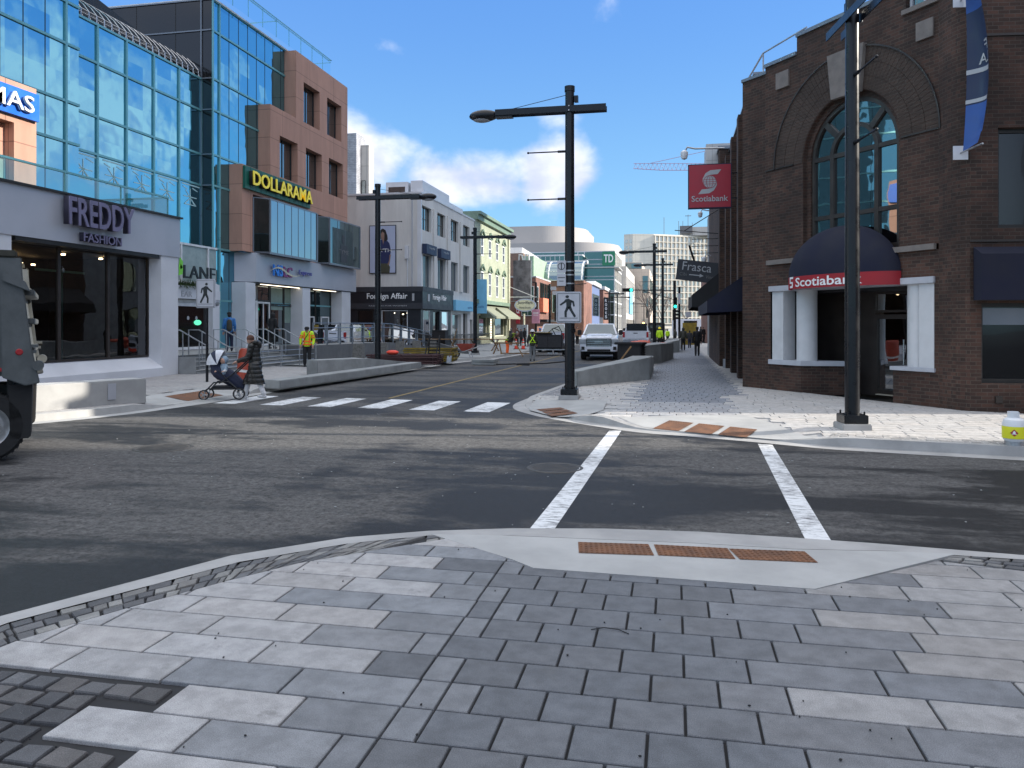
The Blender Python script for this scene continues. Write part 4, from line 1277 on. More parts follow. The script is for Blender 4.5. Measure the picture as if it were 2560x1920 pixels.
for a0, a1, z0_, z1_ in ((36.9, 38.2, 3.1, 3.92), (38.25, 39.7, 2.95, 3.92), (39.75, 41.2, 2.95, 3.92), (38.25, 39.7, .76, 2.9), (39.75, 41.2, .76, 2.9), (41.6, 43.6, .76, 3.92), (43.65, 45.8, .76, 3.92)):
    o = wsf.window(b, a0, a1, z0_, z1_, d=.01, frame='dark_frame', glass='tinted_glass' if a0 > 41.3 else 'window_glass', fw=.05, name='shop_window')
for a0, a1, z0_, z1_ in ((38.35, 39.6, 3.05, 3.85), (39.8, 41.1, 3.05, 3.85), (38.35, 39.6, 2.65, 2.85), (39.8, 41.1, 1.95, 2.85)):
    mb = MB(); wsf.box(mb, a0, a1, z0_, z1_, .045, .05); mb.build('window_blind', 'blind_green', b, world=True)
for a0 in (42.3, 44.3):
    wsf.window(b, a0, a0 + 1.1, .76, 2.35, d=.06, frame='white_frame', glass='window_glass', fw=.07, name='door')
mb = MB(); wsf.box(mb, 36.75, 36.95, .8, 3.9, -.1, .06); mb.build('door_post', 'white_frame', b, world=True)
text('OPEN', 'door_number', 'letter_white', (-21.08, 35.75, 3.45), Y_, X_, .55, .26, .01, .004, b)
mb = MB(); mb.box(-24, -21.4, 34, 46.5, .7, .74); mb.box(-24, -23.9, 34, 46.5, .7, 3.9); mb.build('shop_interior', 'interior_dark', b, world=True)
mb = MB()
for a0, a1 in ((36.4, 37.5), (37.6, 38.7), (38.8, 39.9), (40.0, 40.9), (42.4, 43.4), (43.5, 44.5), (44.6, 45.4)): mb.box(-20.68, -20.6, a0, a1, 3.905, 3.93)
mb.split('strip_light', 'strip_lamp', b, world=True)
text('NS', 'shop_logo', 'letter_blue', (-20.25, 36.9, 4.38), Y_, X_, 1.02, .60, .05, .03, b)
text('LC', 'shop_logo', 'letter_plum', (-20.25, 38.02, 4.38), Y_, X_, .95, .56, .05, .03, b)
text('Express', 'shop_logo_word', 'letter_indigo', (-20.25, 39.75, 4.55), Y_, X_, 1.55, .34, .04, .008, b)
mb = MB()
pts = [(36.45 + .1 * i, 4.58 + .25 * math.sin(math.pi * min(1, i / 19.)) * (1 if i < 20 else 0) - (0.10 * math.sin((i - 20) / 13. * math.pi) if i >= 20 else 0)) for i in range(34)]
for i in range(33):
    (a, z), (a2, z2) = pts[i], pts[i + 1]; t = .045 * math.sin(math.pi * (i + .5) / 33) + .01
    mb.quad((-20.17, a, z - t), (-20.17, a2, z2 - t), (-20.17, a2, z2 + t), (-20.17, a, z + t))
mb.build('shop_logo_swoosh', 'cream_trim', b, world=True)
# hotel entrance below the glass front
we = W_east(-21.0)
mb = MB(); we.box(mb, 24.2, 33.0, .7, 5.4, -.6, -.5); mb.build('lobby_back', 'interior_dark', b, world=True)
curtain(b, we, 24.2, 33.0, [3.72, 5.40], [24.3, 27.3, 30.3, 32.3], frame='white_frame', glass='frosted_panel', name='lobby_glazing')
mb = MB(); mb.box(-21.05, -20.55, 27.5, 32.62, 2.98, 3.40); mb.box(-20.9, -20.6, 32.1, 32.65, .72, 3.7); mb.build('entrance_canopy', 'white_metal', b, world=True)
we2 = W_east(-20.85)
we2.window(b, 28.6, 32.1, .76, 2.95, d=0, frame='white_frame', glass='dark_glass', fw=.12, name='entrance_door')
mb = MB(); we2.box(mb, 28.7, 31.6, 2.66, 2.82, .02, .09); mb.build('door_gear', 'white_frame', b, world=True)
for i, s_ in enumerate(((30.55, 'OK'), (31.15, 'OK'))):
    mb = MB(); mb.lathe([(0, 0), (.09, 0), (.09, .004)], (-20.8, s_[0], 2.15), 10, axis='x'); mb.build('door_sticker', 'letter_grey', b, world=True)
mb = MB(); mb.ball((-20.8, 31.25, 1.95), (.006, .28, .12)); mb.build('door_sign', 'neon_green', b, world=True)
text('LANE', 'hotel_letters', 'letter_black', (-20.55, 29.82, 3.86), Y_, X_, 2.35, .56, .06, .004, b)
mb = MB()
for k_, (dz, s_) in enumerate(((.25, 1.0), (.0, .8))):
    mb.add([(-20.5, 29.44, 3.95 + dz), (-20.5, 29.52, 4.45 + dz), (-20.5, 29.70, 4.28 + dz), (-20.5, 29.66, 4.0 + dz), (-20.46, 29.44, 3.95 + dz), (-20.46, 29.52, 4.45 + dz), (-20.46, 29.70, 4.28 + dz), (-20.46, 29.66, 4.0 + dz)], [(0, 1, 2, 3), (7, 6, 5, 4), (0, 4, 5, 1), (1, 5, 6, 2), (2, 6, 7, 3), (3, 7, 4, 0)])
mb.build('hotel_leaf', 'leaf_lime', b, world=True)
text('EAR', 'canopy_text', 'letter_grey', (-20.54, 29.7, 3.06), Y_, X_, .75, .24, .01, -.004, b)
text('CIN', 'canopy_text', 'letter_grey', (-20.54, 30.85, 3.06), Y_, X_, .62, .24, .01, -.004, b)
text('5657', 'house_number', 'letter_black', (-20.59, 32.2, 2.72), Y_, X_, .4, .16, .01, .002, b)
# planter trough with hanging greenery on the canopy
pl = thing('hanging_planter', 'trough of trailing green leaves on the white canopy beneath the black letters', 'planter', (-20.7, 30.2, 3.4))
mb = MB(); mb.box(-.15, .15, -.75, .95, 0, .14); mb.build('trough', 'white_metal', pl)
mb = MB(); random.seed(3)
for i in range(420):
    x, y = random.uniform(-.14, .2), random.uniform(-.75, .95)
    an = random.uniform(0, 6.28); L = random.uniform(.12, .38); out = Vector((abs(math.cos(an)) * .5 + .1, math.sin(an) * .7, random.uniform(-.7, .9))).normalized()
    p = Vector((x, y, random.uniform(.1, .22))); q = p + out * L; sd = out.cross(Z_).normalized() * .016
    m_ = (p + q) / 2 + Vector((0, 0, .03)); mb.add([p, m_ + sd, q, m_ - sd], [(0, 1, 2, 3)])
mb.build('leaves', 'leaf_dark', pl, weld=False)
# pink stone box with a blue sign, set back over the clothing shop
b = thing('pink_shop_box', 'pink stone upper storey with a blue sign at the far left edge', 'building', (-20, 16, 5.56))
mb = MB()
wq = W_east(-19.0)
wq.sheet(mb, 9.5, 20.32, 5.56, 8.98, [(16.6, 19.5, 5.7, 7.8), (12.4, 15.4, 5.7, 7.8)], .35)
mb.box(-21.15, -19.01, 20.0, 20.32, 5.56, 8.98); mb.box(-21.15, -19.0, 9.5, 20.32, 8.98, 9.02)
mb.build('wall', 'pink_stone', b, world=True)
for a0, a1 in ((16.6, 19.5), (12.4, 15.4)):
    mb = MB(); wq.box(mb, a0, a1, 6.85, 7.8, -.4, -.34); mb.build('panel', 'pink_stone', b, world=True)
    wq.window(b, a0, a1, 5.7, 6.8, d=-.34, frame='teal_frame', glass='blind_green', fw=.05)
mb = MB(); wq.box(mb, 13.0, 20.28, 8.0, 8.82, .002, .14); sg = mb.build('sign_board', 'sign_blue', b, world=True)
text('MAS', 'sign_letters', 'letter_white', (-18.78, 18.36, 8.17), Y_, X_, 1.62, .48, .04, .004, sg)
text('MAS', 'letter_backs', 'sign_cobalt', (-18.86, 18.33, 8.15), Y_, X_, 1.62, .48, .08, .006, sg)

# ------------------------------------------------------------------ steps, landing, rails
stp = thing('entrance_steps', 'dark stone steps up to the shop landing, with metal handrails', 'steps', (-17, 29, 0))
mb = MB()
mb.box(-21.3, -17.4, 24.1, 46.9, .1, .74)
for i in range(4): mb.box(-17.4, -17.05 + .33 * i, 24.1, 32.2, .12, .74 - .12 * (i + 1) + .002 * i)
mb.box(-17.4, -16.1, 24.05, 24.09, .1, .74); mb.build('steps', 'concrete_grey', stp, world=True)
mb = MB()
for i in range(5): mb.box(-17.36 + .33 * i - .06, -17.38 + .33 * i + .03, 24.1, 32.2, .735 - .12 * i, .745 - .12 * i)
mb.build('step_nosing', 'concrete_dark', stp, world=True)
rail0 = None
YS = [24.66, 25.81, 27.41, 29.01, 30.62, 32.15]
LBL = ['steel handrail on the steps nearest the shop wall', 'second steel handrail on the steps from the shop wall', 'steel handrail rising behind the person in blue on the steps', 'steel handrail rising behind the woman in the long coat', 'steel handrail below the person in the black hood', 'steel handrail beside the dark ramp wall and the guard']
def handrail():
    t = thing('handrail', '', 'handrail', (-16.5, 24, 0), group='handrails on the entrance steps')
    mb = MB(); mb.tube([(-1.05, 0, .72), (-1.05, 0, 1.66), (-.62, 0, 1.66), (.6, 0, 1.03), (.95, 0, 1.03), (.95, 0, .12)], .024, 8); mb.build('top_rail', 'galvanised', t, smooth=True)
    for x, z in ((.15, 1.24), (-.5, 1.6)):
        mb = MB(); mb.tube([(x, 0, .2 if x > 0 else .55), (x, 0, z)], .02, 8); mb.build('post', 'galvanised', t, smooth=True)
    return t
for i, y in enumerate(YS):
    if i == 0: rail0 = handrail(); r_ = rail0; r_.location = (-16.5, y, 0); r_['label'] = LBL[0]
    else: r_ = dup_thing(rail0, (-16.5, y, 0), 0, LBL[i])
fr = thing('horizontal_railing', 'low horizontal steel rails across the front of the steps', 'railing', (-15.5, 27, 0))
mb = MB()
for z in (.35, .58, .81): mb.tube([(-15.62, 24.2, z), (-15.62, 32.1, z)], .014, 6)
mb.build('rails', 'galvanised', fr, world=True)
# ramp behind the guard
rp = thing('ramp', 'dark wheelchair ramp wall with glass balustrade behind the guard', 'ramp', (-15.8, 38, 0))
mb = MB(); mb.extr([(32.3, .1), (50, .1), (50, .25), (42, .86), (32.3, .93)], -15.9, -15.7); mb.box(-17.4, -15.9, 32.3, 32.5, .1, .93); mb.extr([(32.5, .1), (49, .1), (49, .16), (42, .74), (32.5, .74)], -17.4, -15.9); mb.build('ramp_wall', 'concrete_dark', rp, world=True)
mb = MB(); yy = [32.4 + 1.45 * i for i in range(13)]
def rz_(y): return .93 if y < 42 else .93 - .075 * (y - 42)
for y in yy: mb.box(-15.83, -15.77, y - .03, y + .03, rz_(y) - .1, rz_(y) + 1.02)
for y0_, y1_ in zip(yy[:-1], yy[1:]):
    for dz in (1.0, .78): mb.tube([(-15.8, y0_, rz_(y0_) + dz), (-15.8, y1_, rz_(y1_) + dz)], .022, 6)
    for dz in (.78, .3): mb.tube([(-15.72, y0_, rz_(y0_) + dz), (-15.72, y1_, rz_(y1_) + dz)], .014, 6)
mb.build('railing', 'grey_metal_dark', rp, world=True)
mb = MB()
for y0_, y1_ in zip(yy[:-1], yy[1:]): mb.quad((-15.85, y0_ + .05, rz_(y0_) + .05), (-15.85, y1_ - .05, rz_(y1_) + .05), (-15.85, y1_ - .05, rz_(y1_) + .92), (-15.85, y0_ + .05, rz_(y0_) + .92))
mb.build('glass_panels', 'rail_glass', rp, world=True)

# ------------------------------------------------------------------ beige corner shop building
b = thing('beige_shop_building', 'beige three-storey block with a black shopfront at the far street corner', 'building', (-20, 58, 0))
XF, YF = -17.0, 51.2
we = W_east(XF); wsn = W_south(YF)
UP = [(51.2, 53.6), (54.7, 57.1), (58.3, 60.8), (61.9, 64.3)]
UP = [(a + .02, e) for a, e in UP]
VL = [(51.55, 53.6), (55.0, 57.1), (58.5, 60.6), (62.1, 64.2)]
ops = [(a + .15, e, 8.43, 10.13) for a, e in UP] + [(a + .15, e, 4.5, 6.8) for a, e in VL]
mb = MB(); we.sheet(mb, YF, 66.0, 2.9, 10.85, ops, .28)
we.sheet(mb, 58.6, 66.0, 0.1, 2.9, [(59.0, 61.6, .15, 2.7), (62.2, 63.6, .15, 2.8), (64.4, 65.3, .15, 2.3)], .4)
for a in (53.95, 57.5, 61.1): we.box(mb, a, a + .75, 4.5, 10.2, .003, .10)
wsn.sheet(mb, -26, XF, 4.45, 10.85); mb.box(-26, XF, YF, 66, 10.85, 10.88); mb.box(-26, XF, 65.9, 66, .1, 10.85)
mb.build('wall', 'cream_stucco', b, world=True)
mb = MB(); mb.box(-26.05, XF + .06, YF - .06, 66, 10.88, 11.0); mb.box(XF - .25, XF + .02, YF - .012, YF + .2, 4.45, 10.85); mb.build('parapet_cap', 'white_metal', b, world=True)
for o in ops: we.window(b, o[0], o[1], o[2], o[3], d=-.26, frame='bronze_frame' if o[2] > 8 else 'grey_metal_dark', glass='window_glass', nv=2, nh=2 if o[2] > 8 else 1, fw=.06)
for a, e in VL[:2]:
    mb = MB(); mb.box(XF + .02, XF + .35, a - .1, e + .2, 6.78, 7.45); aw = mb.build('window_awning', 'flag_navy', b, world=True)
    text('Foreign Affair', 'awning_text', 'letter_grey', (XF + .36, a + .5, 7.1), Y_, X_, 1.3, .2, .004, 0, aw)
mb = MB(); mb.tube([(XF - .95, YF - .05, 4.5), (XF - .95, YF - .05, 6.8)], .045, 8); mb.box(XF - 1.1, XF - .85, YF - .2, YF, 6.4, 7.3); mb.build('wall_conduit', 'white_metal', b, world=True)
mb = MB(); mb.tube([(XF - .62, YF - .04, 4.5), (XF - .62, YF - .04, 10.7)], .04, 8); mb.build('rain_pipe', 'grey_metal_panel', b, world=True)
mb = MB(); mb.box(-20.3, -18.65, YF + 2, YF + 8, 11.0, 12.1); mb.box(-18.5, -17.6, YF + 2.2, YF + 9, 11.0, 12.2); mb.box(-17.8, -17.3, YF + 1.5, YF + 12, 11.0, 11.5); mb.split('roof_plant', 'white_metal', b, world=True)
mb = MB(); mb.box(-20.1, -18.85, YF + 1.98, YF + 2, 11.25, 11.75); mb.build('roof_window', 'window_glass', b, world=True)
# black shopfront wrapping the corner
mb = MB(); mb.box(-22.4, XF + .22, YF - .22, 58.6, 4.15, 4.48); mb.box(-22.4, XF + .20, YF - .20, 58.6, 2.95, 3.35); mb.build('fascia_band', 'shop_black_band', b, world=True)
mb = MB(); mb.box(-22.4, XF + .19, YF - .19, 58.6, 3.35, 4.15)
wsn.sheet(mb, -22.4, XF, .1, 2.95, [(-21.65, -20.45, .4, 2.85), (-19.85, -17.95, .4, 2.85)], .3)
we.sheet(mb, YF, 58.6, .1, 2.95, [(51.7, 53.2, .4, 2.85), (54.0, 55.6, .15, 2.85), (56.1, 57.7, .4, 2.85)], .3)
mb.build('shopfront', 'shop_black', b, world=True)
for (a0, a1, fr_) in ((-21.65, -20.45, 'dark_frame'), (-19.85, -17.95, 'white_frame')):
    wsn.window(b, a0, a1, .4, 2.85, d=-.05, frame=fr_, glass='shop_glass' if fr_ == 'white_frame' else 'dark_glass', fw=.045, name='shop_window')
for (a0, a1, fr_) in ((51.7, 53.2, 'white_frame'), (56.1, 57.7, 'white_frame')):
    we.window(b, a0, a1, .4, 2.85, d=-.05, frame=fr_, glass='shop_glass', fw=.045, name='shop_window')
we.window(b, 54.0, 55.6, .15, 2.85, d=-.2, frame='dark_frame', glass='shop_glass', fw=.08, name='shop_door')
mb = MB(); mb.box(-20.2, -17.3, 53.8, 53.9, .2, 3.0); mb.box(-22, -17.3, 51.6, 58, .15, .2); mb.box(-22, -17.3, 51.6, 58, 2.92, 2.95); mb.box(-20.6, -20.5, 51.6, 58, .15, 2.95); mb.build('shop_interior', 'interior_warm', b, world=True)
mb = MB()
for x, y in ((-19.2, 52), (-18.7, 52.3), (-18.3, 52.1), (-17.8, 54.5), (-17.8, 55.1), (-18.9, 53.0), (-17.7, 52.7)): mb.ball((x, y, 2.75 - .2 * random.random()), .045, 8, 5)
mb.split('shop_light', 'shop_lamp', b, world=True)
text('Foreign Affair', 'shop_name', 'letter_white', (-20.85, YF - .2, 3.52), X_, -Y_, 2.95, .52, .02, .012, b)
text('Foreign Affair', 'shop_name', 'letter_white', (XF + .2, 53.3, 3.52), Y_, X_, 3.4, .52, .02, .012, b)
text('FASHION FOR WOMEN', 'shop_subtitle', 'letter_grey', (-20.7, YF - .21, 3.12), X_, -Y_, 2.75, .09, .008, 0, b)
for bx_ in (((-17.55, -17.4, YF - .23, YF - .195)), ((XF + .195, XF + .23, 52.1, 52.5))):
    mb = MB(); mb.box(*bx_, 3.5, 4.0); mb.build('wall_light', 'letter_grey', b, world=True)
mb = MB(); mb.lathe([(0, 0), (.2, 0), (.2, .01)], (-18.1, YF - .25, .55), 20, axis='y'); o_ = mb.build('window_badge', 'letter_white', b, world=True)
mb = MB(); mb.lathe([(0, 0), (.14, 0), (.14, .01)], (-18.1, YF - .27, .55), 20, axis='y'); mb.build('badge_centre', 'cloth_navy', o_, world=True)
# pale blue neighbour signs on the same front
mb = MB(); mb.box(XF + .01, XF + .35, 58.8, 64.5, 2.98, 3.8); o_ = mb.build('shop_sign', 'sign_cyan', b, world=True)
text('spirit', 'sign_text', 'sign_cobalt', (XF + .36, 62.3, 3.15), Y_, X_, 1.5, .2, .004, 0, o_)
for a0, a1, z0_, z1_, fr_ in ((59.0, 61.6, .15, 2.7, 'white_frame'), (62.2, 63.6, .15, 2.8, 'dark_frame'), (64.4, 65.3, .15, 2.3, 'dark_frame')):
    we.window(b, a0, a1, z0_, z1_, d=-.3, frame=fr_, glass='window_glass' if fr_ == 'white_frame' else 'dark_glass', nh=2 if fr_ == 'white_frame' else 1, name='shop_window')
# poster on the side wall
ps = thing('wall_poster', 'framed fashion poster of a dark-haired model on the beige side wall', 'poster', (-19.74, YF - .04, 5.4))
mb = MB(); mb.box(-.98, .98, -.06, 0, 0, 3.35); mb.build('frame', 'dark_frame', ps)
mb = MB(); mb.quad((-.93, -.065, .05), (.93, -.065, .05), (.93, -.065, 3.3), (-.93, -.065, 3.3)); mb.build('print', 'poster_sky', ps)
def flatpoly(parent, name, pts, y, m_, t=.004):
    mb = MB(); n_ = len(pts)
    mb.add([(p[0], y, p[1]) for p in pts], [tuple(range(n_))]); return mb.build(name, m_, parent)
flatpoly(ps, 'printed_trousers', [(-.30, .05), (.52, .05), (.55, .45), (.35, .78), (-.35, .78), (-.45, .4)], -.069, 'poster_olive')
flatpoly(ps, 'printed_jacket', [(-.38, .70), (.40, .70), (.52, 1.0), (.62, 1.6), (.50, 2.1), (.28, 2.32), (-.02, 2.4), (-.30, 2.25), (-.42, 1.9), (-.40, 1.2)], -.071, 'poster_navy')
flatpoly(ps, 'printed_arm', [(.52, 1.3), (.62, 1.3), (.50, .62), (.38, .55), (.38, .68), (.47, .85)], -.073, 'poster_skin')
flatpoly(ps, 'printed_hair', [(-.25, 2.4), (-.32, 2.7), (-.18, 3.0), (.02, 3.12), (.22, 3.0), (.36, 2.6), (.38, 2.35), (.2, 2.2), (.05, 2.4), (-.12, 2.4)], -.073, 'hair_dark')
flatpoly(ps, 'printed_face', [(-.10, 2.45), (-.12, 2.75), (0, 2.92), (.14, 2.78), (.14, 2.5), (.10, 2.25), (.05, 2.0), (0, 2.3)], -.075, 'poster_skin')
text('MYTH', 'poster_text', 'letter_white', (-.5, -.08, 1.48), X_, -Y_, 1.15, .24, .003, 0, ps, world=False)
text('', 'x', 'letter_white', (0, 0, 0), X_, -Y_) if False else None

# ------------------------------------------------------------------ green clapboard house front
b = thing('green_clapboard_building', 'pale green clapboard shop building with a dark green cornice', 'building', (-19, 73, 0))
we = W_east(-17.0)
ops = [(a, a + 1.0, z, z1) for a in (68.2, 71.25, 74.3, 77.3) for z, z1 in ((8.1, 9.85), (4.5, 6.7))]
mb = MB(); we.sheet(mb, 66.05, 80.1, 3.6, 11.1, ops, .15)
mb.box(-27, -17, 80.05, 80.1, .1, 11.1); mb.build('wall', 'green_siding', b, world=True)
mb = MB(); mb.box(-27, -16.45, 66.05, 80.4, 11.55, 11.8); mb.box(-27, -16.7, 66.05, 80.3, 11.1, 11.55); we.box(mb, 66.05, 80.1, 3.75, 4.1, .01, .25); mb.build('cornice', 'green_trim', b, world=True)
for o in ops:
    f = we.window(b, *o, d=-.1, frame='white_frame', glass='window_glass', nh=2, fw=.12, fd=.12)
    mb = MB(); a0, a1, zt = o[0] - .25, o[1] + .25, o[3] + .12
    for q in ((a0, zt, (a0 + a1) / 2, zt + .5), ((a0 + a1) / 2, zt + .5, a1, zt)):
        d = Vector((0, q[2] - q[0], q[3] - q[1])).normalized(); n_ = Vector((0, -d.z, d.y)) * .06
        p0 = Vector((-16.98, q[0], q[1])); p1 = Vector((-16.98, q[2], q[3]))
        vs = [p0 - n_, p1 - n_, p1 + n_, p0 + n_]; mb.add(vs + [v + Vector((.14, 0, 0)) for v in vs], [(0, 1, 2, 3), (7, 6, 5, 4), (0, 4, 5, 1), (1, 5, 6, 2), (2, 6, 7, 3), (3, 7, 4, 0)])
    we.box(mb, a0, a1, zt - .06, zt, .02, .12)
    mb.build('pediment', 'green_trim', f, world=True)
mb = MB(); we.sheet(mb, 66.05, 80.1, .1, 3.75, [(67.6, 71.4, .7, 2.8), (71.9, 73.4, .2, 2.9), (73.9, 79.0, .7, 2.8)], .4); mb.build('shopfront', 'sage_canvas', b, world=True)
for a0, a1, z0_, z1_ in ((67.6, 71.4, .7, 2.8), (71.9, 73.4, .2, 2.9), (73.9, 79.0, .7, 2.8)): we.window(b, a0, a1, z0_, z1_, d=-.3, frame='cream_trim', glass='window_glass', nv=1, fw=.1, name='shop_window')
mb = MB(); mb.box(-15.3, -15.15, 79.6, 79.85, .1, 3.0); mb.box(-17, -16.8, 79.8, 80.15, .1, 11.1); mb.build('corner_post', 'cream_trim', b, world=True)
for a0, a1 in ((67.3, 72.3), (73.6, 79.8)):
    mb = MB(); mb.add([(-16.95, a0 + .6, 3.55), (-16.95, a1 - .2, 3.55), (-15.6, a1, 2.6), (-15.6, a0, 2.6), (-15.6, a1, 2.42), (-15.6, a0, 2.42), (-16.95, a0 + .6, 2.5), (-16.95, a1 - .2, 2.5)], [(0, 1, 2, 3), (3, 2, 4, 5), (0, 3, 5, 6), (1, 7, 4, 2)])
    mb.build('awning', 'sage_canvas', b, world=True)
mb = MB()
for i in range(14): mb.ball((-17.1, 72.65, .6 + .16 * i), .035, 6, 4)
mb.build('fairy_lights', 'shop_lamp', b, world=True)
# projecting signs on this front
t = thing('oval_sign', 'oval painted sign on a white bracket over the sage awnings', 'shop sign', (-15.2, 80.2, 3.9))
mb = MB(); mb.lathe([(0, -.05), (1.0, -.05), (1.0, .05), (0, .05)], (0, 0, 0), 32, axis='y', mtx=Matrix.Diagonal((1.15, 1, .68, 1))); mb.build('board', 'poster_sky', t)
mb = MB(); mb.lathe([(0, 0), (.9, 0)], (0, -.06, 0), 32, axis='y', mtx=Matrix.Diagonal((1.15, 1, .62, 1))); mb.build('oval_field', 'cream_trim', t)
mb = MB(); mb.box(-1.9, 1.2, -.03, .03, .82, .9); mb.tube([(-1.8, 0, 2.0), (.9, 0, .9)], .03, 6); mb.build('bracket', 'white_frame', t)
text('Jennifers', 'sign_text', 'cloth_navy', (-.8, -.07, .05), X_, -Y_, 1.6, .36, .01, .004, t, world=False)
text('Nova Scotia', 'sign_text', 'cloth_navy', (-.6, -.07, -.35), X_, -Y_, 1.2, .2, .01, 0, t, world=False)
t = thing('pink_banner_sign', 'small pink hanging sign below the oval sign', 'shop sign', (-14.3, 81.5, 2.0))
mb = MB(); mb.box(-.42, .42, -.03, .03, 0, 1.5); mb.build('panel', 'sign_pink', t); 
mb = MB(); mb.box(-.3, .3, -.04, -.031, 1.05, 1.15); mb.box(-.25, .25, -.04, -.031, .85, .9); mb.build('print', 'letter_white', t)
t = thing('blue_banner_sign', 'tall pale blue hanging sign between the beige and green fronts', 'shop sign', (-16.55, 66.6, 2.85))
mb = MB(); mb.box(-.45, .5, -.05, .05, 0, 3.0); mb.build('panel', 'sign_cyan', t)
text('cafe', 'print', 'sign_cobalt', (-.25, -.06, .5), X_, -Y_, .5, .2, .005, 0, t, world=False)

# ------------------------------------------------------------------ small wall-mounted things
t = thing('mural_sign', 'grey stone-patterned vertical sign board past the green building', 'sign', (-15.8, 82.6, 4.5))
mb = MB(); mb.box(-1.15, .75, -.12, .12, 0, 4.3); mb.build('board', 'mural_grey', t)
mb = MB(); mb.box(.78, .86, -.05, .05, -1.3, 4.3); mb.box(-1.9, .8, -.05, .05, -.15, -.07); mb.build('bracket', 'galvanised', t)
mb = MB(); mb.tube([(-.55, 0, 4.3), (-.5, 0, 4.9), (-.2, 0, 4.85), (-.1, 0, 4.3)], .09, 8); mb.tube([(.1, 0, 4.3), (.2, 0, 4.95), (.55, 0, 4.95), (.55, 0, 4.3)], .09, 8); mb.build('sign_emblem', 'white_frame', t)

# ------------------------------------------------------------------ right side: brick corner bank
B0 = cw(6.73, 20.72); R0 = cw(8.80, 16.17)
uc = (R0 - B0).normalized(); nc = Vector((uc.y, -uc.x, 0)); nc = nc if nc.dot(-B0) > 0 else -nc
wc = Wall(B0, uc, nc)
R1 = cw(9.01, 15.35); ur = (cw(19.01, 14.55) - R1).normalized(); nr = Vector((ur.y, -ur.x, 0)); nr = nr if nr.dot(-R1) > 0 else -nr
wr = Wall(R1, ur, nr)
b = thing('corner_bank_building', 'dark brown brick bank building with a tall arched window on the chamfered corner', 'bank', (4.5, 20, 0))
AC, AZ, AR = 2.73, 5.9, 1.27          # arch centre, spring height, radius
mb = MB()
def arch_wall(mb, wl, r, a_lo, a_hi, z_lo, z_hi, d, zb, n=24):
    """wall from z_lo to z_hi with a round-headed opening of radius r, foot at zb"""
    P = lambda a, z: wl.p(a, z, d)
    mb.quad(P(a_lo, z_lo), P(AC - r, z_lo), P(AC - r, AZ), P(a_lo, AZ)); mb.quad(P(AC + r, z_lo), P(a_hi, z_lo), P(a_hi, AZ), P(AC + r, AZ))
    if zb > z_lo: mb.quad(P(AC - r, z_lo), P(AC + r, z_lo), P(AC + r, zb), P(AC - r, zb))
    for i in range(n):
        t0, t1 = math.pi * i / n, math.pi * (i + 1) / n
        p0 = (AC - r * math.cos(t0), AZ + r * math.sin(t0)); p1 = (AC - r * math.cos(t1), AZ + r * math.sin(t1))
        def edge(t):
            c, s_ = -math.cos(t), math.sin(t)
            k = 1e9
            if c < -1e-6: k = min(k, (a_lo - AC) / c)
            if c > 1e-6: k = min(k, (a_hi - AC) / c)
            if s_ > 1e-6: k = min(k, (z_hi - AZ) / s_)
            return (AC + c * k, AZ + s_ * k)
        e0, e1 = edge(t0), edge(t1)
        mb.quad(P(*p0), P(*p1), P(*e1), P(*e0))
        # fill a corner that the fan would cut
        for (ca, cz) in ((a_lo, z_hi), (a_hi, z_hi)):
            if (e0[0] == ca or abs(e0[0] - ca) < 1e-6) != (abs(e1[0] - ca) < 1e-6) and (abs(e0[1] - z_hi) < 1e-6) != (abs(e1[1] - z_hi) < 1e-6) and abs(e0[0] - ca) < 1.5 and abs(e1[0] - ca) < 1.5:
                mb.add([P(*e0), P(*e1), P(ca, cz)], [(0, 1, 2)])
arch_wall(mb, wc, 1.40, 0.0, 5.05, 3.54, 8.6, 0.0, 3.54)
wc.sheet(mb, 0.0, 1.12, 8.6, 8.66); wc.sheet(mb, 1.12, 5.05, 8.6, 9.1, [(4.27, 5.0, 8.62, 9.1)], .2)
wc.sheet(mb, 0.0, 5.05, 2.86, 3.42, [(1.3, 3.9, 2.86, 3.0)], .1)
wc.sheet(mb, 0.0, .2, .1, 2.86); wc.sheet(mb, 4.95, 5.05, .1, 2.86)
wc.sheet(mb, .2, 1.26, .1, .82); wc.sheet(mb, 3.95, 4.95, .1, .86)
for a, e in ((1.26, 1.85), (3.95, 3.95)):
    mb.quad(wc.p(a, .1), wc.p(e, .1, -.95), wc.p(e, .86, -.95), wc.p(a, .82))
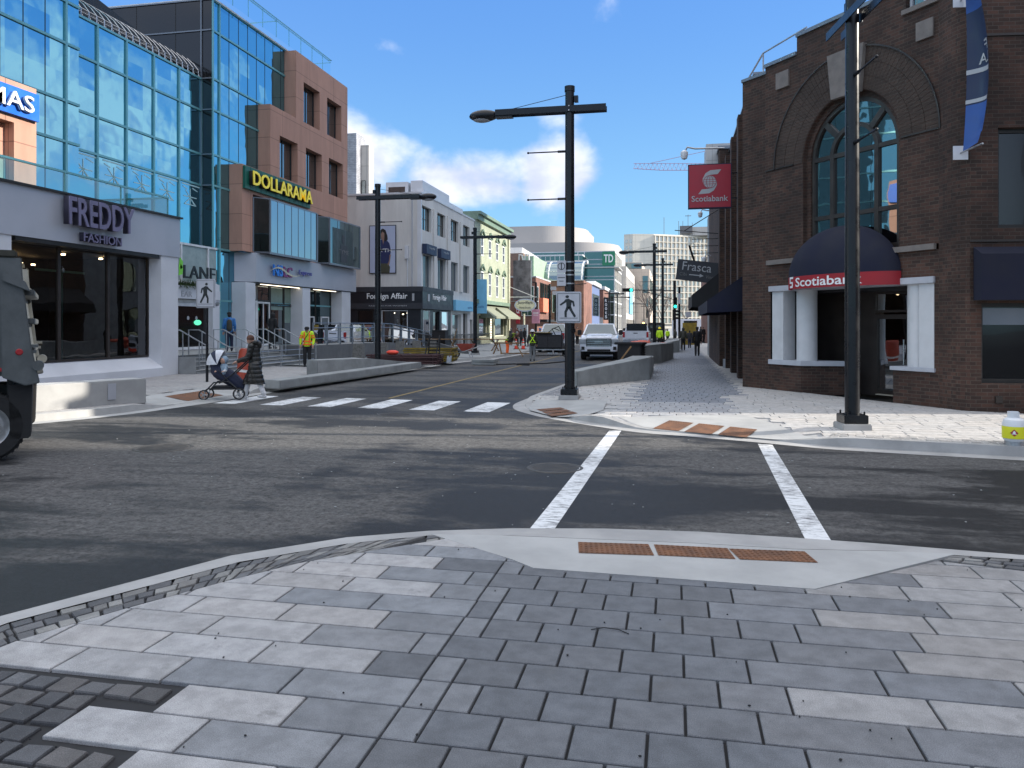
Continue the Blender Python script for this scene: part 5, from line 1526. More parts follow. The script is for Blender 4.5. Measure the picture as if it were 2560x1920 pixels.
# arch reveal
for i in range(24):
    t0, t1 = math.pi * i / 24, math.pi * (i + 1) / 24
    q = [(AC - 1.40 * math.cos(t), AZ + 1.40 * math.sin(t)) for t in (t0, t1)]; q2 = [(AC - 1.27 * math.cos(t), AZ + 1.27 * math.sin(t)) for t in (t0, t1)]
    mb.quad(wc.p(*q[0]), wc.p(*q[1]), wc.p(*q[1], -.12), wc.p(*q[0], -.12)); mb.quad(wc.p(*q[0], -.12), wc.p(*q[1], -.12), wc.p(*q2[1], -.12), wc.p(*q2[0], -.12)); mb.quad(wc.p(*q2[0], -.12), wc.p(*q2[1], -.12), wc.p(*q2[1], -.3), wc.p(*q2[0], -.3))
for s_ in (-1, 1):
    mb.quad(wc.p(AC + s_ * 1.4, 3.54), wc.p(AC + s_ * 1.4, AZ), wc.p(AC + s_ * 1.4, AZ, -.12), wc.p(AC + s_ * 1.4, 3.54, -.12)); mb.quad(wc.p(AC + s_ * 1.4, 3.54, -.12), wc.p(AC + s_ * 1.4, AZ, -.12), wc.p(AC + s_ * 1.27, AZ, -.12), wc.p(AC + s_ * 1.27, 3.54, -.12)); mb.quad(wc.p(AC + s_ * 1.27, 3.54, -.12), wc.p(AC + s_ * 1.27, AZ, -.12), wc.p(AC + s_ * 1.27, AZ, -.3), wc.p(AC + s_ * 1.27, 3.54, -.3))
# rounded brick pilaster that turns the corner
c1 = wc.p(5.05, 0); c2 = wr.p(0.0, 0)
arc = [(c1.x, c1.y)]
for i in range(1, 7):
    t = i / 7; p = c1.lerp(c2, t) + (nc + nr).normalized() * (.10 * math.sin(math.pi * t)); arc.append((p.x, p.y))
arc.append((c2.x, c2.y))
for p, q in zip(arc[:-1], arc[1:]): mb.quad((*p, .1), (*q, .1), (*q, 9.4), (*p, 9.4))
# right hand wall along the cross street
wr.sheet(mb, 0, 18, .1, 9.4, [(.22, 1.75, .7, 2.28), (.53, 2.0, 3.75, 5.72), (3.2, 4.9, 3.75, 5.72), (3.2, 4.9, .7, 2.28), (6.4, 8.1, 3.75, 5.72), (9.6, 11.3, 3.75, 5.72)], .2)
# left pier and street side
mb.prism([(1.86, 22.3), (2.40, 21.66), (B0.x + .002, B0.y + .02), (2.9, 22.6), (2.25, 22.9)], .1, 8.5)
mb.quad((2.25, 22.9, .1), (2.25, 33.0, .1), (2.25, 33.0, 8.9), (2.25, 22.9, 8.9))
for y in (25.6, 28.6, 31.6): mb.box(2.0, 2.25, y, y + .6, .1, 8.5)
mb.build('brick_wall', 'brown_brick', b, world=True)
# roof slab
mb = MB(); mb.prism([(2.26, 22.9), (B0.x + .3, B0.y + .6), (c1.x + .3, c1.y + .4), (wr.p(18, 0, -.3).x, wr.p(18, 0, -.3).y), (22, 33), (2.26, 33)], 8.2, 8.4); mb.build('roof', 'roof_grey', b, world=True)
mb = MB()
for a0, a1, z in ((-.02, 1.12, 8.66), (1.12, 5.05, 9.1)): wc.box(mb, a0, a1, z, z + .09, -.25, .05)
mb.prism([(1.82, 22.28), (2.39, 21.6), (B0.x + .06, B0.y), (2.95, 22.6), (2.25, 22.98)], 8.5, 8.58); wr.box(mb, -.1, 18, 9.4, 9.48, -.25, .05); mb.box(2.2, 2.5, 22.9, 33, 8.9, 8.97)
mb.build('coping', 'grey_metal_dark', b, world=True)
# radiating brick arch with raised outer ring
mb = MB()
n = 60
for i in range(n):
    t0, t1 = math.pi * (i + .03) / n, math.pi * (i + .97) / n
    for r0_, r1_ in ((1.42, 1.70), (1.71, 2.02), (2.03, 2.35)):
        q = [(AC - r * math.cos(t), AZ + r * math.sin(t)) for r, t in ((r0_, t0), (r0_, t1), (r1_, t1), (r1_, t0))]
        vs = [wc.p(a, z, .001) for a, z in q] + [wc.p(a, z, .012) for a, z in q]
        mb.add(vs, [(4, 5, 6, 7), (0, 1, 5, 4), (1, 2, 6, 5), (2, 3, 7, 6), (3, 0, 4, 7)])
mb.build('arch_bricks', 'arch_brick', b, world=True)
mb = MB()
for rr_ in (2.37,):
    for i in range(40):
        t0, t1 = math.pi * i / 40, math.pi * (i + 1) / 40
        q = [(AC - r * math.cos(t), AZ + r * math.sin(t)) for r, t in ((rr_ - .015, t0), (rr_ - .015, t1), (rr_ + .02, t1), (rr_ + .02, t0))]
        vs = [wc.p(a, z, .03) for a, z in q] + [wc.p(a, z, .05) for a, z in q]
        mb.add(vs, [(4, 5, 6, 7), (0, 1, 5, 4), (2, 3, 7, 6)])
for a0, a1 in ((.02, AC - 1.72), (AC + 1.44, 5.05)): wc.box(mb, a0, a1, 5.9, 5.935, .002, .03)
for z in (3.48, 7.52): wr.box(mb, 0, 18, z, z + .04, .002, .03)
mb.build('string_course', 'bronze_frame', b, world=True)
mb = MB()
for a0, a1, z0_, z1_ in ((.43, .87, 7.96, 8.38), (4.55, 4.95, 7.86, 8.25)): wc.box(mb, a0, a1, z0_, z1_, .002, .05)
q = [(2.32, 7.2), (3.14, 7.2), (3.26, 8.27), (2.20, 8.27)]
vs = [wc.p(a, z, .002) for a, z in q] + [wc.p(a, z, .12) for a, z in q]; mb.add(vs, [(4, 5, 6, 7), (0, 1, 5, 4), (1, 2, 6, 5), (2, 3, 7, 6), (3, 0, 4, 7)])
for a0, a1 in ((.12, 1.30), (4.0, 5.0)): wc.box(mb, a0, a1, 3.42, 3.54, .002, .09)
wc.box(mb, 4.2, 5.05, 8.54, 8.64, .002, .06)
mb.split('stone_trim', 'stone_trim', b, world=True)
# arched window
mb = MB(); fw = .055
for a in (AC - 1.27 + .03, 2.09, 3.37, AC + 1.27 - .03):
    wc.box(mb, a - fw, a + fw, 3.54, AZ, -.24, -.16)
for z in (5.87, 4.42, 3.58): wc.box(mb, AC - 1.24, AC + 1.24, z, z + .10, -.235, -.165)
def ring(mb, r0_, r1_, d0, d1, t_lo=0, t_hi=math.pi, n=28):
    for i in range(n):
        t0, t1 = t_lo + (t_hi - t_lo) * i / n, t_lo + (t_hi - t_lo) * (i + 1) / n
        q = [(AC - r * math.cos(t), AZ + r * math.sin(t)) for r, t in ((r0_, t0), (r0_, t1), (r1_, t1), (r1_, t0))]
        vs = [wc.p(a, z, d0) for a, z in q] + [wc.p(a, z, d1) for a, z in q]
        mb.add(vs, [(4, 5, 6, 7), (0, 1, 5, 4), (2, 3, 7, 6)])
ring(mb, 1.17, 1.27, -.24, -.16); ring(mb, .60, .70, -.24, -.16)
for sx in (-1, 1):
    p0 = (AC + sx * .47, AZ + .47); p1 = (AC + sx * .86, AZ + .86); t = .05
    q = [(p0[0] - t, p0[1] + sx * t), (p0[0] + t, p0[1] - sx * t), (p1[0] + t, p1[1] - sx * t), (p1[0] - t, p1[1] + sx * t)]
    vs = [wc.p(a, z, -.24) for a, z in q] + [wc.p(a, z, -.16) for a, z in q]; mb.add(vs, [(4, 5, 6, 7), (0, 1, 5, 4), (1, 2, 6, 5), (2, 3, 7, 6), (3, 0, 4, 7)])
aw = mb.build('arched_window', 'bronze_frame', b, world=True)
mb = MB(); pts = [wc.p(AC - 1.26, 3.56, -.22), wc.p(AC + 1.26, 3.56, -.22)] + [wc.p(AC + 1.26 * math.cos(math.pi * i / 24), AZ + 1.26 * math.sin(math.pi * i / 24), -.22) for i in range(25)]
mb.add(pts, [tuple(range(len(pts)))]); mb.build('pane', 'arch_glass', aw, world=True)
wc.window(b, 4.3, 5.0, 8.64, 9.6, d=-.15, frame='lintel_white', glass='window_glass', nv=2)
# entrance: white lintel, square piers, round columns, low pedestals
mb = MB()
wc.box(mb, .17, 4.97, 2.72, 2.86, -.5, .06)
mb.build('lintel', 'lintel_white', b, world=True, bevel=.008)
for a0, a1 in ((.24, .64), (4.58, 4.94)):
    mb = MB(); wc.box(mb, a0, a1, .94, 2.72, -.42, -.01); mb.build('square_pier', 'white_paint', b, world=True, bevel=.006)
for a in (1.18, 4.40):
    mb = MB(); p = wc.p(a, 0, -.28); mb.lathe([(.0, .94), (.25, .94), (.25, 2.72), (0, 2.72)], (p.x, p.y, 0), 28); mb.build('round_column', 'white_paint', b, world=True, smooth=True)
mb = MB()
for pl_ in ([(.15, .05), (1.30, .05), (1.92, -.95), (.15, -.55)], [(3.9, .05), (4.98, .05), (4.98, -.55), (3.9, -1.0)]):
    pp = [wc.p(a, 0, d) for a, d in pl_]; mb.prism([(p.x, p.y) for p in pp], .82 if pl_[0][0] < 1 else .86, .945)
mb.split('pedestal_cap', 'lintel_white', b, world=True, bevel=.006)
mb = MB()
wc.box(mb, .2, 4.95, 2.66, 2.72, -2.3, -.5)
mb.quad(wc.p(4.95, .1, -.4), wc.p(4.95, .1, -2.2), wc.p(4.95, 2.7, -2.2), wc.p(4.95, 2.7, -.4)); mb.quad(wc.p(.2, .1, -.4), wc.p(.2, .1, -2.2), wc.p(.2, 2.7, -2.2), wc.p(.2, 2.7, -.4))
mb.build('porch', 'black_matte', b, world=True)
DD = -1.5
mb = MB(); wc.box(mb, .2, 2.2, .1, 2.7, DD - .3, DD); mb.build('porch_back', 'bronze_frame', b, world=True)
for a0, a1, z0_, z1_, nm in ((2.2, 3.25, .16, 2.1, 'glass_door'), (3.3, 4.3, .16, 2.1, 'glass_door'), (2.2, 4.3, 2.15, 2.66, 'transom'), (4.35, 4.9, .16, 2.66, 'sidelight')):
    o = wc.window(b, a0, a1, z0_, z1_, d=DD, frame='bronze_frame', glass='shop_glass' , fw=.11 if 'door' in nm else .06, name=nm)
    if 'door' in nm:
        mb = MB(); mb.tube([wc.p(a0 + .16 if a0 > 3 else a1 - .16, .9, DD + .1), wc.p(a0 + .16 if a0 > 3 else a1 - .16, 1.5, DD + .1)], .02, 8); mb.build('handle', 'stainless', o, world=True)
        if a0 > 3:
            mb = MB(); p = wc.p(3.8, 1.3, DD + .045); mb.ball((p.x, p.y, p.z), (.09, .02, .09)); mb.build('sticker', 'sign_red', o, world=True)
            mb = MB(); p = wc.p(3.8, 1.05, DD + .045); mb.ball((p.x, p.y, p.z), (.13, .02, .055)); mb.build('sticker', 'sign_cobalt', o, world=True)
mb = MB(); wc.box(mb, 2.2, 4.9, .12, .14, -5, DD); wc.box(mb, 3.2, 4.9, .12, 2.66, -4.2, -4.1); mb.build('lobby', 'interior_pale', b, world=True)
mb = MB()
for a, d in ((2.6, -2.4), (3.7, -2.6), (2.6, -3.4)): wc.box(mb, a, a + .35, 2.60, 2.62, d, d + .06)
mb.split('lobby_light', 'shop_lamp', b, world=True)
# domed awning with red band
EA, EB, EW, EP = 2.60, 3.02, 1.58, .70
mb = MB(); n = 28; m_ = 10
def dome(th, ph): return wc.p(EA - EW * math.cos(th) * math.cos(ph), EB + 1.16 * math.sin(ph), .03 + EP * math.sin(th) * math.cos(ph))
vs = [dome(math.pi * i / n, math.pi / 2 * j / m_) for j in range(m_ + 1) for i in range(n + 1)]
mb.add(vs, [(j * (n + 1) + i, j * (n + 1) + i + 1, (j + 1) * (n + 1) + i + 1, (j + 1) * (n + 1) + i) for j in range(m_) for i in range(n)])
an = mb.build('dome_awning', 'navy_canvas', b, world=True, smooth=True)
mb = MB(); vs = [wc.p(EA - EW * math.cos(math.pi * i / n), z, .03 + EP * math.sin(math.pi * i / n)) for z in (2.72, EB) for i in range(n + 1)]
mb.add(vs, [(i, i + 1, n + 2 + i, n + 1 + i) for i in range(n)]); mb.build('red_band', 'red_canvas', an, world=True, smooth=True)
# lettering bent round the band
perim = [0.0]
for i in range(200):
    t0, t1 = math.pi * i / 200, math.pi * (i + 1) / 200
    perim.append(perim[-1] + math.hypot(EW * (math.cos(t0) - math.cos(t1)), EP * (math.sin(t1) - math.sin(t0))))
def on_band(s_, z, d):
    s_ = max(0, min(perim[-1] - 1e-4, s_)); i = 0
    lo_, hi_ = 0, 200
    while hi_ - lo_ > 1:
        md_ = (lo_ + hi_) // 2
        if perim[md_] <= s_: lo_ = md_
        else: hi_ = md_
    f = (s_ - perim[lo_]) / (perim[lo_ + 1] - perim[lo_]); th = math.pi * (lo_ + f) / 200
    nx_, ny_ = -EP * math.cos(th), EW * math.sin(th); L = math.hypot(nx_, ny_)
    return wc.p(EA - EW * math.cos(th) + nx_ / L * (.006 + d), z, .03 + EP * math.sin(th) + ny_ / L * (.006 + d))
text('Scotiabank', 'bank_name', 'letter_white', (0, 0, 0), uc, nc, 1.95, .22, .004, .012, an, post=lambda a, bb, d: on_band(.95 + a, 2.765 + bb, d))
mb = MB()
def logo_pts():
    S = []
    for i in range(9): S.append((.02 + .018 * i, .0, .018 * i * .0 + .03 + .0 * i))
    return S
for (x0_, x1_, y0_, y1_) in ((.02, .20, .0, .05), (.15, .21, .03, .13), (.0, .20, .11, .15), (.0, .06, .14, .25), (.01, .23, .22, .27)):
    k_ = 4
    for i in range(k_):
        xa, xb = x0_ + (x1_ - x0_) * i / k_, x0_ + (x1_ - x0_) * (i + 1) / k_
        mb.quad(on_band(.60 + xa, 2.75 + y0_, .003), on_band(.60 + xb, 2.75 + y0_, .003), on_band(.60 + xb, 2.75 + y1_, .003), on_band(.60 + xa, 2.75 + y1_, .003))
mb.build('bank_emblem', 'letter_white', an, world=True)
# right wall: windows, awning, outlet
for o in ((.22, 1.75, .7, 2.28), (.53, 2.0, 3.75, 5.72), (3.2, 4.9, 3.75, 5.72), (3.2, 4.9, .7, 2.28), (6.4, 8.1, 3.75, 5.72), (9.6, 11.3, 3.75, 5.72)):
    wr.window(b, *o, d=-.18, frame='dark_frame', glass='dark_glass', fw=.08)
mb = MB(); wr.box(mb, .3, 1.6, 1.85, 2.18, -.16, -.155); mb.build('window_blind', 'grey_metal_dark', b, world=True)
mb = MB()
mb.add([wr.p(a, z, d) for a in (.06, 2.3) for z, d in ((2.33, .02), (2.33, .32), (3.22, .34), (3.38, .02))], [(0, 1, 2, 3), (7, 6, 5, 4), (1, 5, 6, 2), (2, 6, 7, 3), (0, 4, 5, 1)])
mb.build('box_awning', 'navy_canvas', b, world=True)
mb = MB(); wr.box(mb, .47, .60, .32, .45, .002, .04); mb.build('outlet_box', 'bronze_frame', b, world=True)
# navy awnings along the street side
mb = MB(); mb.add([(2.24, y, z) if i in (0, 3) else (.95, y, z) for y in (23.2, 31.5) for i, z in ((0, 3.45), (1, 2.55), (2, 2.2), (3, 2.25))], [(0, 3, 2, 1), (4, 5, 6, 7), (0, 1, 5, 4), (1, 2, 6, 5)])
mb.build('street_awning', 'navy_canvas', b, world=True)
mb = MB(); mb.tube([(2.36, 21.9, 8.6), (2.36, 21.9, 9.15), (B0.x + .9, B0.y - .9, 9.35)], .025, 6); mb.tube([(2.0, 22.4, 8.6), (2.36, 21.9, 9.15)], .025, 6); mb.build('roof_rail', 'galvanised', b, world=True)

# hanging bank sign
t = thing('bank_sign', 'square red bank sign with a white emblem projecting over the right pavement', 'sign', (1.14, 25.95, 5.6))
mb = MB(); mb.box(-.68, .68, -.09, .09, 0, 1.43); mb.build('case', 'cloth_navy', t)
mb = MB(); mb.box(-.65, .65, -.097, .097, .03, 1.40); mb.build('face', 'sign_red', t)
text('Scotiabank', 'sign_text', 'letter_grey', (-.57, -.10, .22), X_, -Y_, 1.14, .19, .006, .012, t, world=False)
mb = MB(); yy_ = -.102
def sy(p): return (p[0], yy_, p[1])
top = [(-.22, .84), (-.22, .96), (-.13, 1.13), (.02, 1.22), (.36, 1.24), (.25, 1.09), (.02, 1.07), (-.08, 1.02), (-.12, .95)]
bot = [(-p[0] + .0, 1.70 - p[1]) for p in top]
for q in (top, bot): mb.add([sy((p[0] * 1.0, p[1])) for p in q], [tuple(range(len(q)))])
mb.build('emblem_ribbon', 'letter_grey', t)
mb = MB(); mb.lathe([(0, yy_ - .003), (.21, yy_ - .003)], (0, 0, .85), 28, axis='y'); mb.build('emblem_globe', 'letter_grey', t)
mb = MB()
for z in (.78, .85, .92): mb.box(-.2, .2, yy_ - .007, yy_ - .005, z - .006, z + .006)
for r_ in (.0, .1, .2):
    pts = [(r_ * math.cos(6.2832 * i / 28), yy_ - .007, .85 + .2 * math.sin(6.2832 * i / 28)) for i in range(29)]
    mb.tube(pts, .006, 4, cap=False) if r_ else mb.box(-.006, .006, yy_ - .008, yy_ - .005, .65, 1.05)
mb.build('globe_lines', 'sign_red', t)
mb = MB(); mb.box(.66, 1.1, -.02, .02, .3, .34); mb.box(.66, 1.1, -.02, .02, 1.1, 1.14); mb.build('bracket', 'black_paint', t)

# second and third buildings of the right-hand row
b = thing('brick_row_building', 'plain dark brick building with a grey roof box next to the bank', 'building', (4, 38, 0))
mb = MB()
mb.box(1.84, 14, 33.0, 42.5, .1, 9.05); mb.box(2.6, 14, 33.2, 42, 9.05, 9.1)
mb.build('wall', 'brown_brick', b, world=True)
mb = MB(); mb.box(1.78, 14, 32.95, 42.5, 9.05, 9.17); mb.build('coping', 'grey_metal_dark', b, world=True)
mb = MB(); mb.box(1.35, 2.4, 34.0, 36, 8.2, 9.5); mb.build('roof_box', 'white_cladding', b, world=True)
mb = MB(); mb.tube([(2.15, 32.93, .2), (2.15, 32.93, 5.2)], .035, 8); mb.box(2.08, 2.22, 32.85, 32.99, 1.0, 1.4); mb.tube([(2.0, 31.9, .15), (2.0, 31.9, .5)], .09, 8); mb.build('service_pipe', 'galvanised', b, world=True)
mb = MB(); mb.add([(1.84, y, z) if i in (0, 3) else (.75, y, z) for y in (33.5, 42.0) for i, z in ((0, 4.0), (1, 3.1), (2, 2.6), (3, 2.5))], [(0, 3, 2, 1), (4, 5, 6, 7), (0, 1, 5, 4), (1, 2, 6, 5)])
mb.build('dark_awning', 'black_matte', b, world=True)
b = thing('concrete_row_building', 'pale concrete-fronted building beyond the plain brick one on the right', 'building', (5, 50, 0))
mb = MB(); mb.box(1.9, 14, 42.55, 46, .1, 7.9); mb.box(3.2, 14, 46, 62, .1, 7.7); mb.build('wall', 'concrete_grey', b, world=True)
mb = MB()
for y in (47, 50, 53, 56, 59): mb.box(3.15, 3.19, y, y + 1.8, 4.2, 6.2); mb.box(3.15, 3.19, y, y + 2.2, .3, 3.0)
mb.split('window', 'window_glass', b, world=True)
t = thing('cafe_sign', 'tilted chalkboard cafe sign hanging over the right pavement', 'sign', (1.05, 33.9, 4.12))
mt = Matrix.Rotation(R(7), 4, 'Y')
mb = MB(mt); mb.box(-.92, .85, -.06, .06, -.45, .42); mb.build('board', 'shop_black_band', t)
def tilt(o_): return lambda a, bb, d: mt @ Vector((o_[0] + a, o_[1] - d, o_[2] + bb))
text('Frasca', 'sign_text', 'letter_grey', (0, 0, 0), X_, -Y_, 1.2, .36, .004, .0, t, world=False, post=tilt((-.7, -.065, -.02)))
text('Cibi', 'sign_text', 'letter_dim', (0, 0, 0), X_, -Y_, .3, .14, .004, 0, t, world=False, post=tilt((-.78, -.065, -.26)))
text('Vino', 'sign_text', 'letter_dim', (0, 0, 0), X_, -Y_, .32, .14, .004, 0, t, world=False, post=tilt((.30, -.065, -.28)))
mb = MB(mt); mb.box(-.38, .08, -.07, -.062, -.21, -.17); mb.add([(.05, -.068, -.27), (.22, -.068, -.19), (.05, -.068, -.11)], [(0, 1, 2)]); mb.build('arrow', 'letter_grey', t)
mb = MB(); mb.tube([(-1.0, 0, 1.75), (1.0, 0, 1.55)], .02, 6); mb.tube([(-.2, 0, .45), (-.4, 0, 1.1)], .05, 6)
for z in (.75, 1.05, 1.35): mb.tube([(-.3, 0, z), (1.0, 0, z + .02)], .018, 6)
mb.tube([(-.6, 0, 1.72), (1.0, 0, 2.7)], .02, 6); mb.build('iron_bracket', 'black_paint', t)
for i, (x, y, z, lb) in enumerate(((.35, 26.6, 7.5, 'white dome security camera above the red bank sign'), (1.35, 41.5, 7.55, 'dark dome camera on the pale concrete parapet'), (1.5, 40.2, 5.1, 'small white security camera on the right-hand wall above the cafe sign'))):
    t = thing('security_camera', lb, 'camera', (x, y, z), group='security cameras on the right-hand wall')
    mb = MB(); mb.lathe([(0, -.16), (.09, -.12), (.12, 0), (.12, .1), (.05, .16), (0, .16)], (0, 0, 0), 16); mb.build('dome', 'tank_white', t, smooth=True)
    mb = MB(); mb.tube([(0, 0, .1), (.1, 0, .26), (.35, 0, .2), (1.3 if i == 0 else .6, 0, .18)], .03, 8); mb.build('bracket', 'galvanised', t)

# ------------------------------------------------------------------ unseen blocks added to shade the street, then the block behind the row
def block(name, label, cat, pts, h, m, z=0.0):
    t = thing(name, label, cat, (pts[0].x, pts[0].y, 0))
    mb = MB(); mb.prism([(p.x, p.y) for p in pts], z, h); mb.build('wall', m, t, world=True)
    return t
block('shade_tower', 'tall pale block, unseen beyond the right edge, added to shade the left fronts', 'building', [cw(60, 20.6), cw(84, 20.6), cw(84, 66), cw(60, 66)], 52, 'pale_panel')  # added occluder: keeps direct sun off the left facades
block('shade_wing', 'lower pale block, unseen beside the tall one, added to shade the left corner', 'building', [cw(60, 13.9), cw(84, 13.9), cw(84, 20.55), cw(60, 20.55)], 39, 'pale_panel')  # added occluder, kept lower so sun still reaches the pink sign box
block('shade_end_block', 'brick block, unseen beyond the right edge, added to shade the near road', 'building', [cw(44, -60), cw(64, -60), cw(64, 8.6), cw(44, 8.6)], 27, 'red_brick')  # added occluder: its shadow bounds the near side of the sunlit band
block('row_rear_building', 'mid-rise block behind the row on the right', 'building', [Vector((16, 46, 0)), Vector((30, 46, 0)), Vector((30, 60, 0)), Vector((16, 60, 0))], 12, 'cream_stucco')

# ------------------------------------------------------------------ far blocks beyond the second cross street
b = thing('tall_brown_building', 'brown stucco building with a mint green side and pale slanted roof', 'building', (-24, 105, 0))
mb = MB(); mb.box(-60, -19.6, 102, 116, .1, 11.4); mb.build('wall', 'brown_stucco', b, world=True)
mb = MB(); mb.box(-19.6, -18.2, 102.05, 116, .1, 11.0); mb.build('side_wall', 'mint_wall', b, world=True)
mb = MB(); mb.extr([(102, 11.4), (116, 11.4), (116, 11.9), (102.5, 12.2)], -60, -19.8); mb.build('roof', 'white_cladding', b, world=True)
b = thing('low_brick_building', 'low dark red brick corner building with green windows', 'building', (-20, 95, 0))
mb = MB(); mb.box(-60, -15.9, 90.6, 101.9, .1, 7.45); mb.build('wall', 'red_brick', b, world=True)
mb = MB(); mb.box(-60, -15.85, 90.55, 101.9, 7.45, 7.62); mb.build('coping', 'white_cladding', b, world=True)
wf = W_south(90.6); wfe = W_east(-15.9)
wf.window(b, -17.6, -16.1, 2.9, 6.4, d=.02, frame='white_frame', glass='far_glass', nh=2, nv=2, name='window')
wfe.window(b, 90.7, 92.2, 2.9, 6.4, d=.02, frame='white_frame', glass='far_glass', nh=2, name='window')
for a in (93.5, 95.2, 97, 98.8): wfe.window(b, a, a + 1.2, 4.4, 7.0, d=.02, frame='dark_frame', glass='far_glass', name='window')
mb = MB(); wf.box(mb, -18.2, -17.75, 2.0, 5.1, .3, .4); mb.build('red_sign', 'sign_red', b, world=True)
text('Ca', 'sign_text', 'letter_white', (-18.15, 90.18, 3.2), X_, -Y_, .35, .8, .01, .01, b)
mb = MB(); wfe.box(mb, 93, 98.5, 3.4, 5.1, .02, .5); mb.build('orange_sign', 'orange_sign', b, world=True)
mb = MB(); wfe.box(mb, 91.5, 101.5, 2.2, 2.5, .02, 1.2); mb.build('canopy', 'black_matte', b, world=True)
b = thing('glass_vault', 'curved glass roof vault with white ribs behind the low brick building', 'glass roof', (-20, 112, 0))
mb = MB(); n = 10; ys = [111 + 0 for _ in range(1)]
def vault(x, t): return (x, 110.5 + 4 * (1 - math.cos(t)), 8.2 + 2.9 * math.sin(t))
rows_ = [[vault(x, math.pi / 2 * j / n) for j in range(n + 1)] for x in (-21, -12.5)]
mb.add(rows_[0] + rows_[1], [(j, j + 1, n + 2 + j, n + 1 + j) for j in range(n)]); mb.build('glazing', 'vault_glass', b, world=True, smooth=True)
mb = MB()
for x in (-21, -19.9, -17.6, -15.2, -12.8): mb.tube([vault(x, math.pi / 2 * j / n) for j in range(n + 1)], .1, 6)
for j in (0, 3, 6, 10): mb.tube([vault(-21, math.pi / 2 * j / n), vault(-12.5, math.pi / 2 * j / n)], .05, 6)
mb.box(-21.2, -12.4, 114.4, 116, 10.9, 11.35)
mb.build('ribs', 'white_frame', b, world=True)
mb = MB(); mb.box(-21.5, -12.5, 110.6, 122, .1, 8.2); mb.build('base_wall', 'red_brick', b, world=True)
for a in (-19.5, -17.0, -14.8): W_south(110.6).window(b, a, a + 1.4, 3.6, 6.4, d=.02, frame='white_frame', glass='far_glass')
b = thing('glass_bank_tower', 'dark green glass corner building carrying a green bank sign', 'building', (-22, 218, 0))
mb = MB(); mb.box(-60, -16.1, 216, 246, .1, 22); mb.build('core', 'roof_grey', b, world=True)
wf = W_south(215.8); wfe = W_east(-15.9)
curtain(b, wf, -40, -15.9, [.2, 4.6, 8.2, 11.2, 14.3, 15.2, 18.6, 19.9, 22.1], [-24.2, -26.0, -27.8, -15.95], glass='far_glass', name='front_glazing', frame='grey_metal_panel', fw=.12)
curtain(b, wfe, 215.8, 246, [.2, 4.6, 8.2, 11.2, 14.3, 17.6, 22.1], [215.9, 222, 230, 238, 246], glass='hotel_glass', name='side_glazing', frame='white_cladding', fw=.25)
mb = MB(); wf.box(mb, -19.2, -15.7, 18.2, 22.0, .2, .5); sg = mb.build('bank_sign_box', 'td_green', b, world=True)
text('TD', 'bank_letters', 'letter_white', (-18.8, 215.25, 19.0), X_, -Y_, 2.6, 2.2, .05, .02, sg)
mb = MB(); mb.box(-30, -14.6, 214.6, 230, 17.5, 17.75); mb.box(-30, -14.6, 214.6, 230, 10.6, 10.85); mb.split('ledges', 'white_cladding', b, world=True)
mb = MB(); mb.box(-42, -24, 210, 215, 14.2, 20.5); mb.build('dark_window_band', 'far_glass', b, world=True)
mb = MB()
for i in range(14): mb.box(-42 + 1.3 * i, -41.88 + 1.3 * i, 209.8, 210, 14.2, 20.6)
mb.box(-42, -24, 209.8, 215, 20.5, 20.9); mb.build('band_frames', 'white_frame', b, world=True)
b = thing('grey_auditorium', 'long pale grey windowless block with rounded end rising behind the glass bank', 'building', (-40, 280, 0))
pts = [(-90, 262), (-46, 262)] + [(-46 + 16 * math.sin(R(a)), 278 - 16 * math.cos(R(a))) for a in range(3, 91, 3)] + [(-30, 300), (-90, 300)]
mb = MB(); mb.prism(pts, 0, 35.5); mb.build('upper_drum', 'far_grey', b, world=True)
pts = [(-90, 250), (-34, 250)] + [(-34 + 16 * math.sin(R(a)), 266 - 16 * math.cos(R(a))) for a in range(3, 91, 3)] + [(-18, 300), (-90, 300)]
mb = MB(); mb.prism(pts, 0, 28.5); mb.build('lower_drum', 'far_grey', b, world=True)
b = thing('blue_gabled_building', 'small blue and white gabled building beside a red brick one', 'building', (-20, 168, 0))
mb = MB(); mb.box(-24, -16.9, 165, 182, .1, 10.3); mb.build('wall', 'far_blue', b, world=True)
mb = MB(); mb.box(-22.5, -19.5, 164.8, 165, 5.5, 10.3); mb.box(-18.3, -16.9, 164.8, 165, 6, 10); mb.extr([(164.2, 10.3), (166.5, 11.2), (182, 11.2), (182, 10.3)], -24, -16.4); mb.build('white_gable', 'white_cladding', b, world=True)
mb = MB()
for i in range(6): mb.box(-16.88, -16.8, 166 + 2.5 * i, 167.7 + 2.5 * i, 3.8, 8.5)
mb.split('window', 'tinted_glass', b, world=True)
b = thing('far_red_brick_building', 'red brick building with a white cornice and a vertical black sign', 'building', (-18, 190, 0))
mb = MB(); mb.box(-24, -16.3, 185.5, 200, .1, 10.2); mb.build('wall', 'red_brick', b, world=True)
mb = MB(); mb.box(-24, -15.9, 185.2, 200, 10.2, 11.0); mb.box(-17.6, -16.4, 185.3, 185.5, .1, 3.6); mb.build('cornice', 'white_cladding', b, world=True)
mb = MB()
for i in range(4): mb.box(-16.28, -16.2, 187 + 3 * i, 188.5 + 3 * i, 4, 8.6)
mb.split('window', 'tinted_glass', b, world=True)
mb = MB(); mb.box(-16.2, -15.0, 184.8, 185.0, 3.0, 8.3); sg = mb.build('vertical_sign', 'black_matte', b, world=True)
for i, ch in enumerate('Roots'): text(ch, 'sign_letter', 'letter_white', (-15.85, 184.7, 7.2 - .95 * i), X_, -Y_, .5, .7, .02, .01, sg)
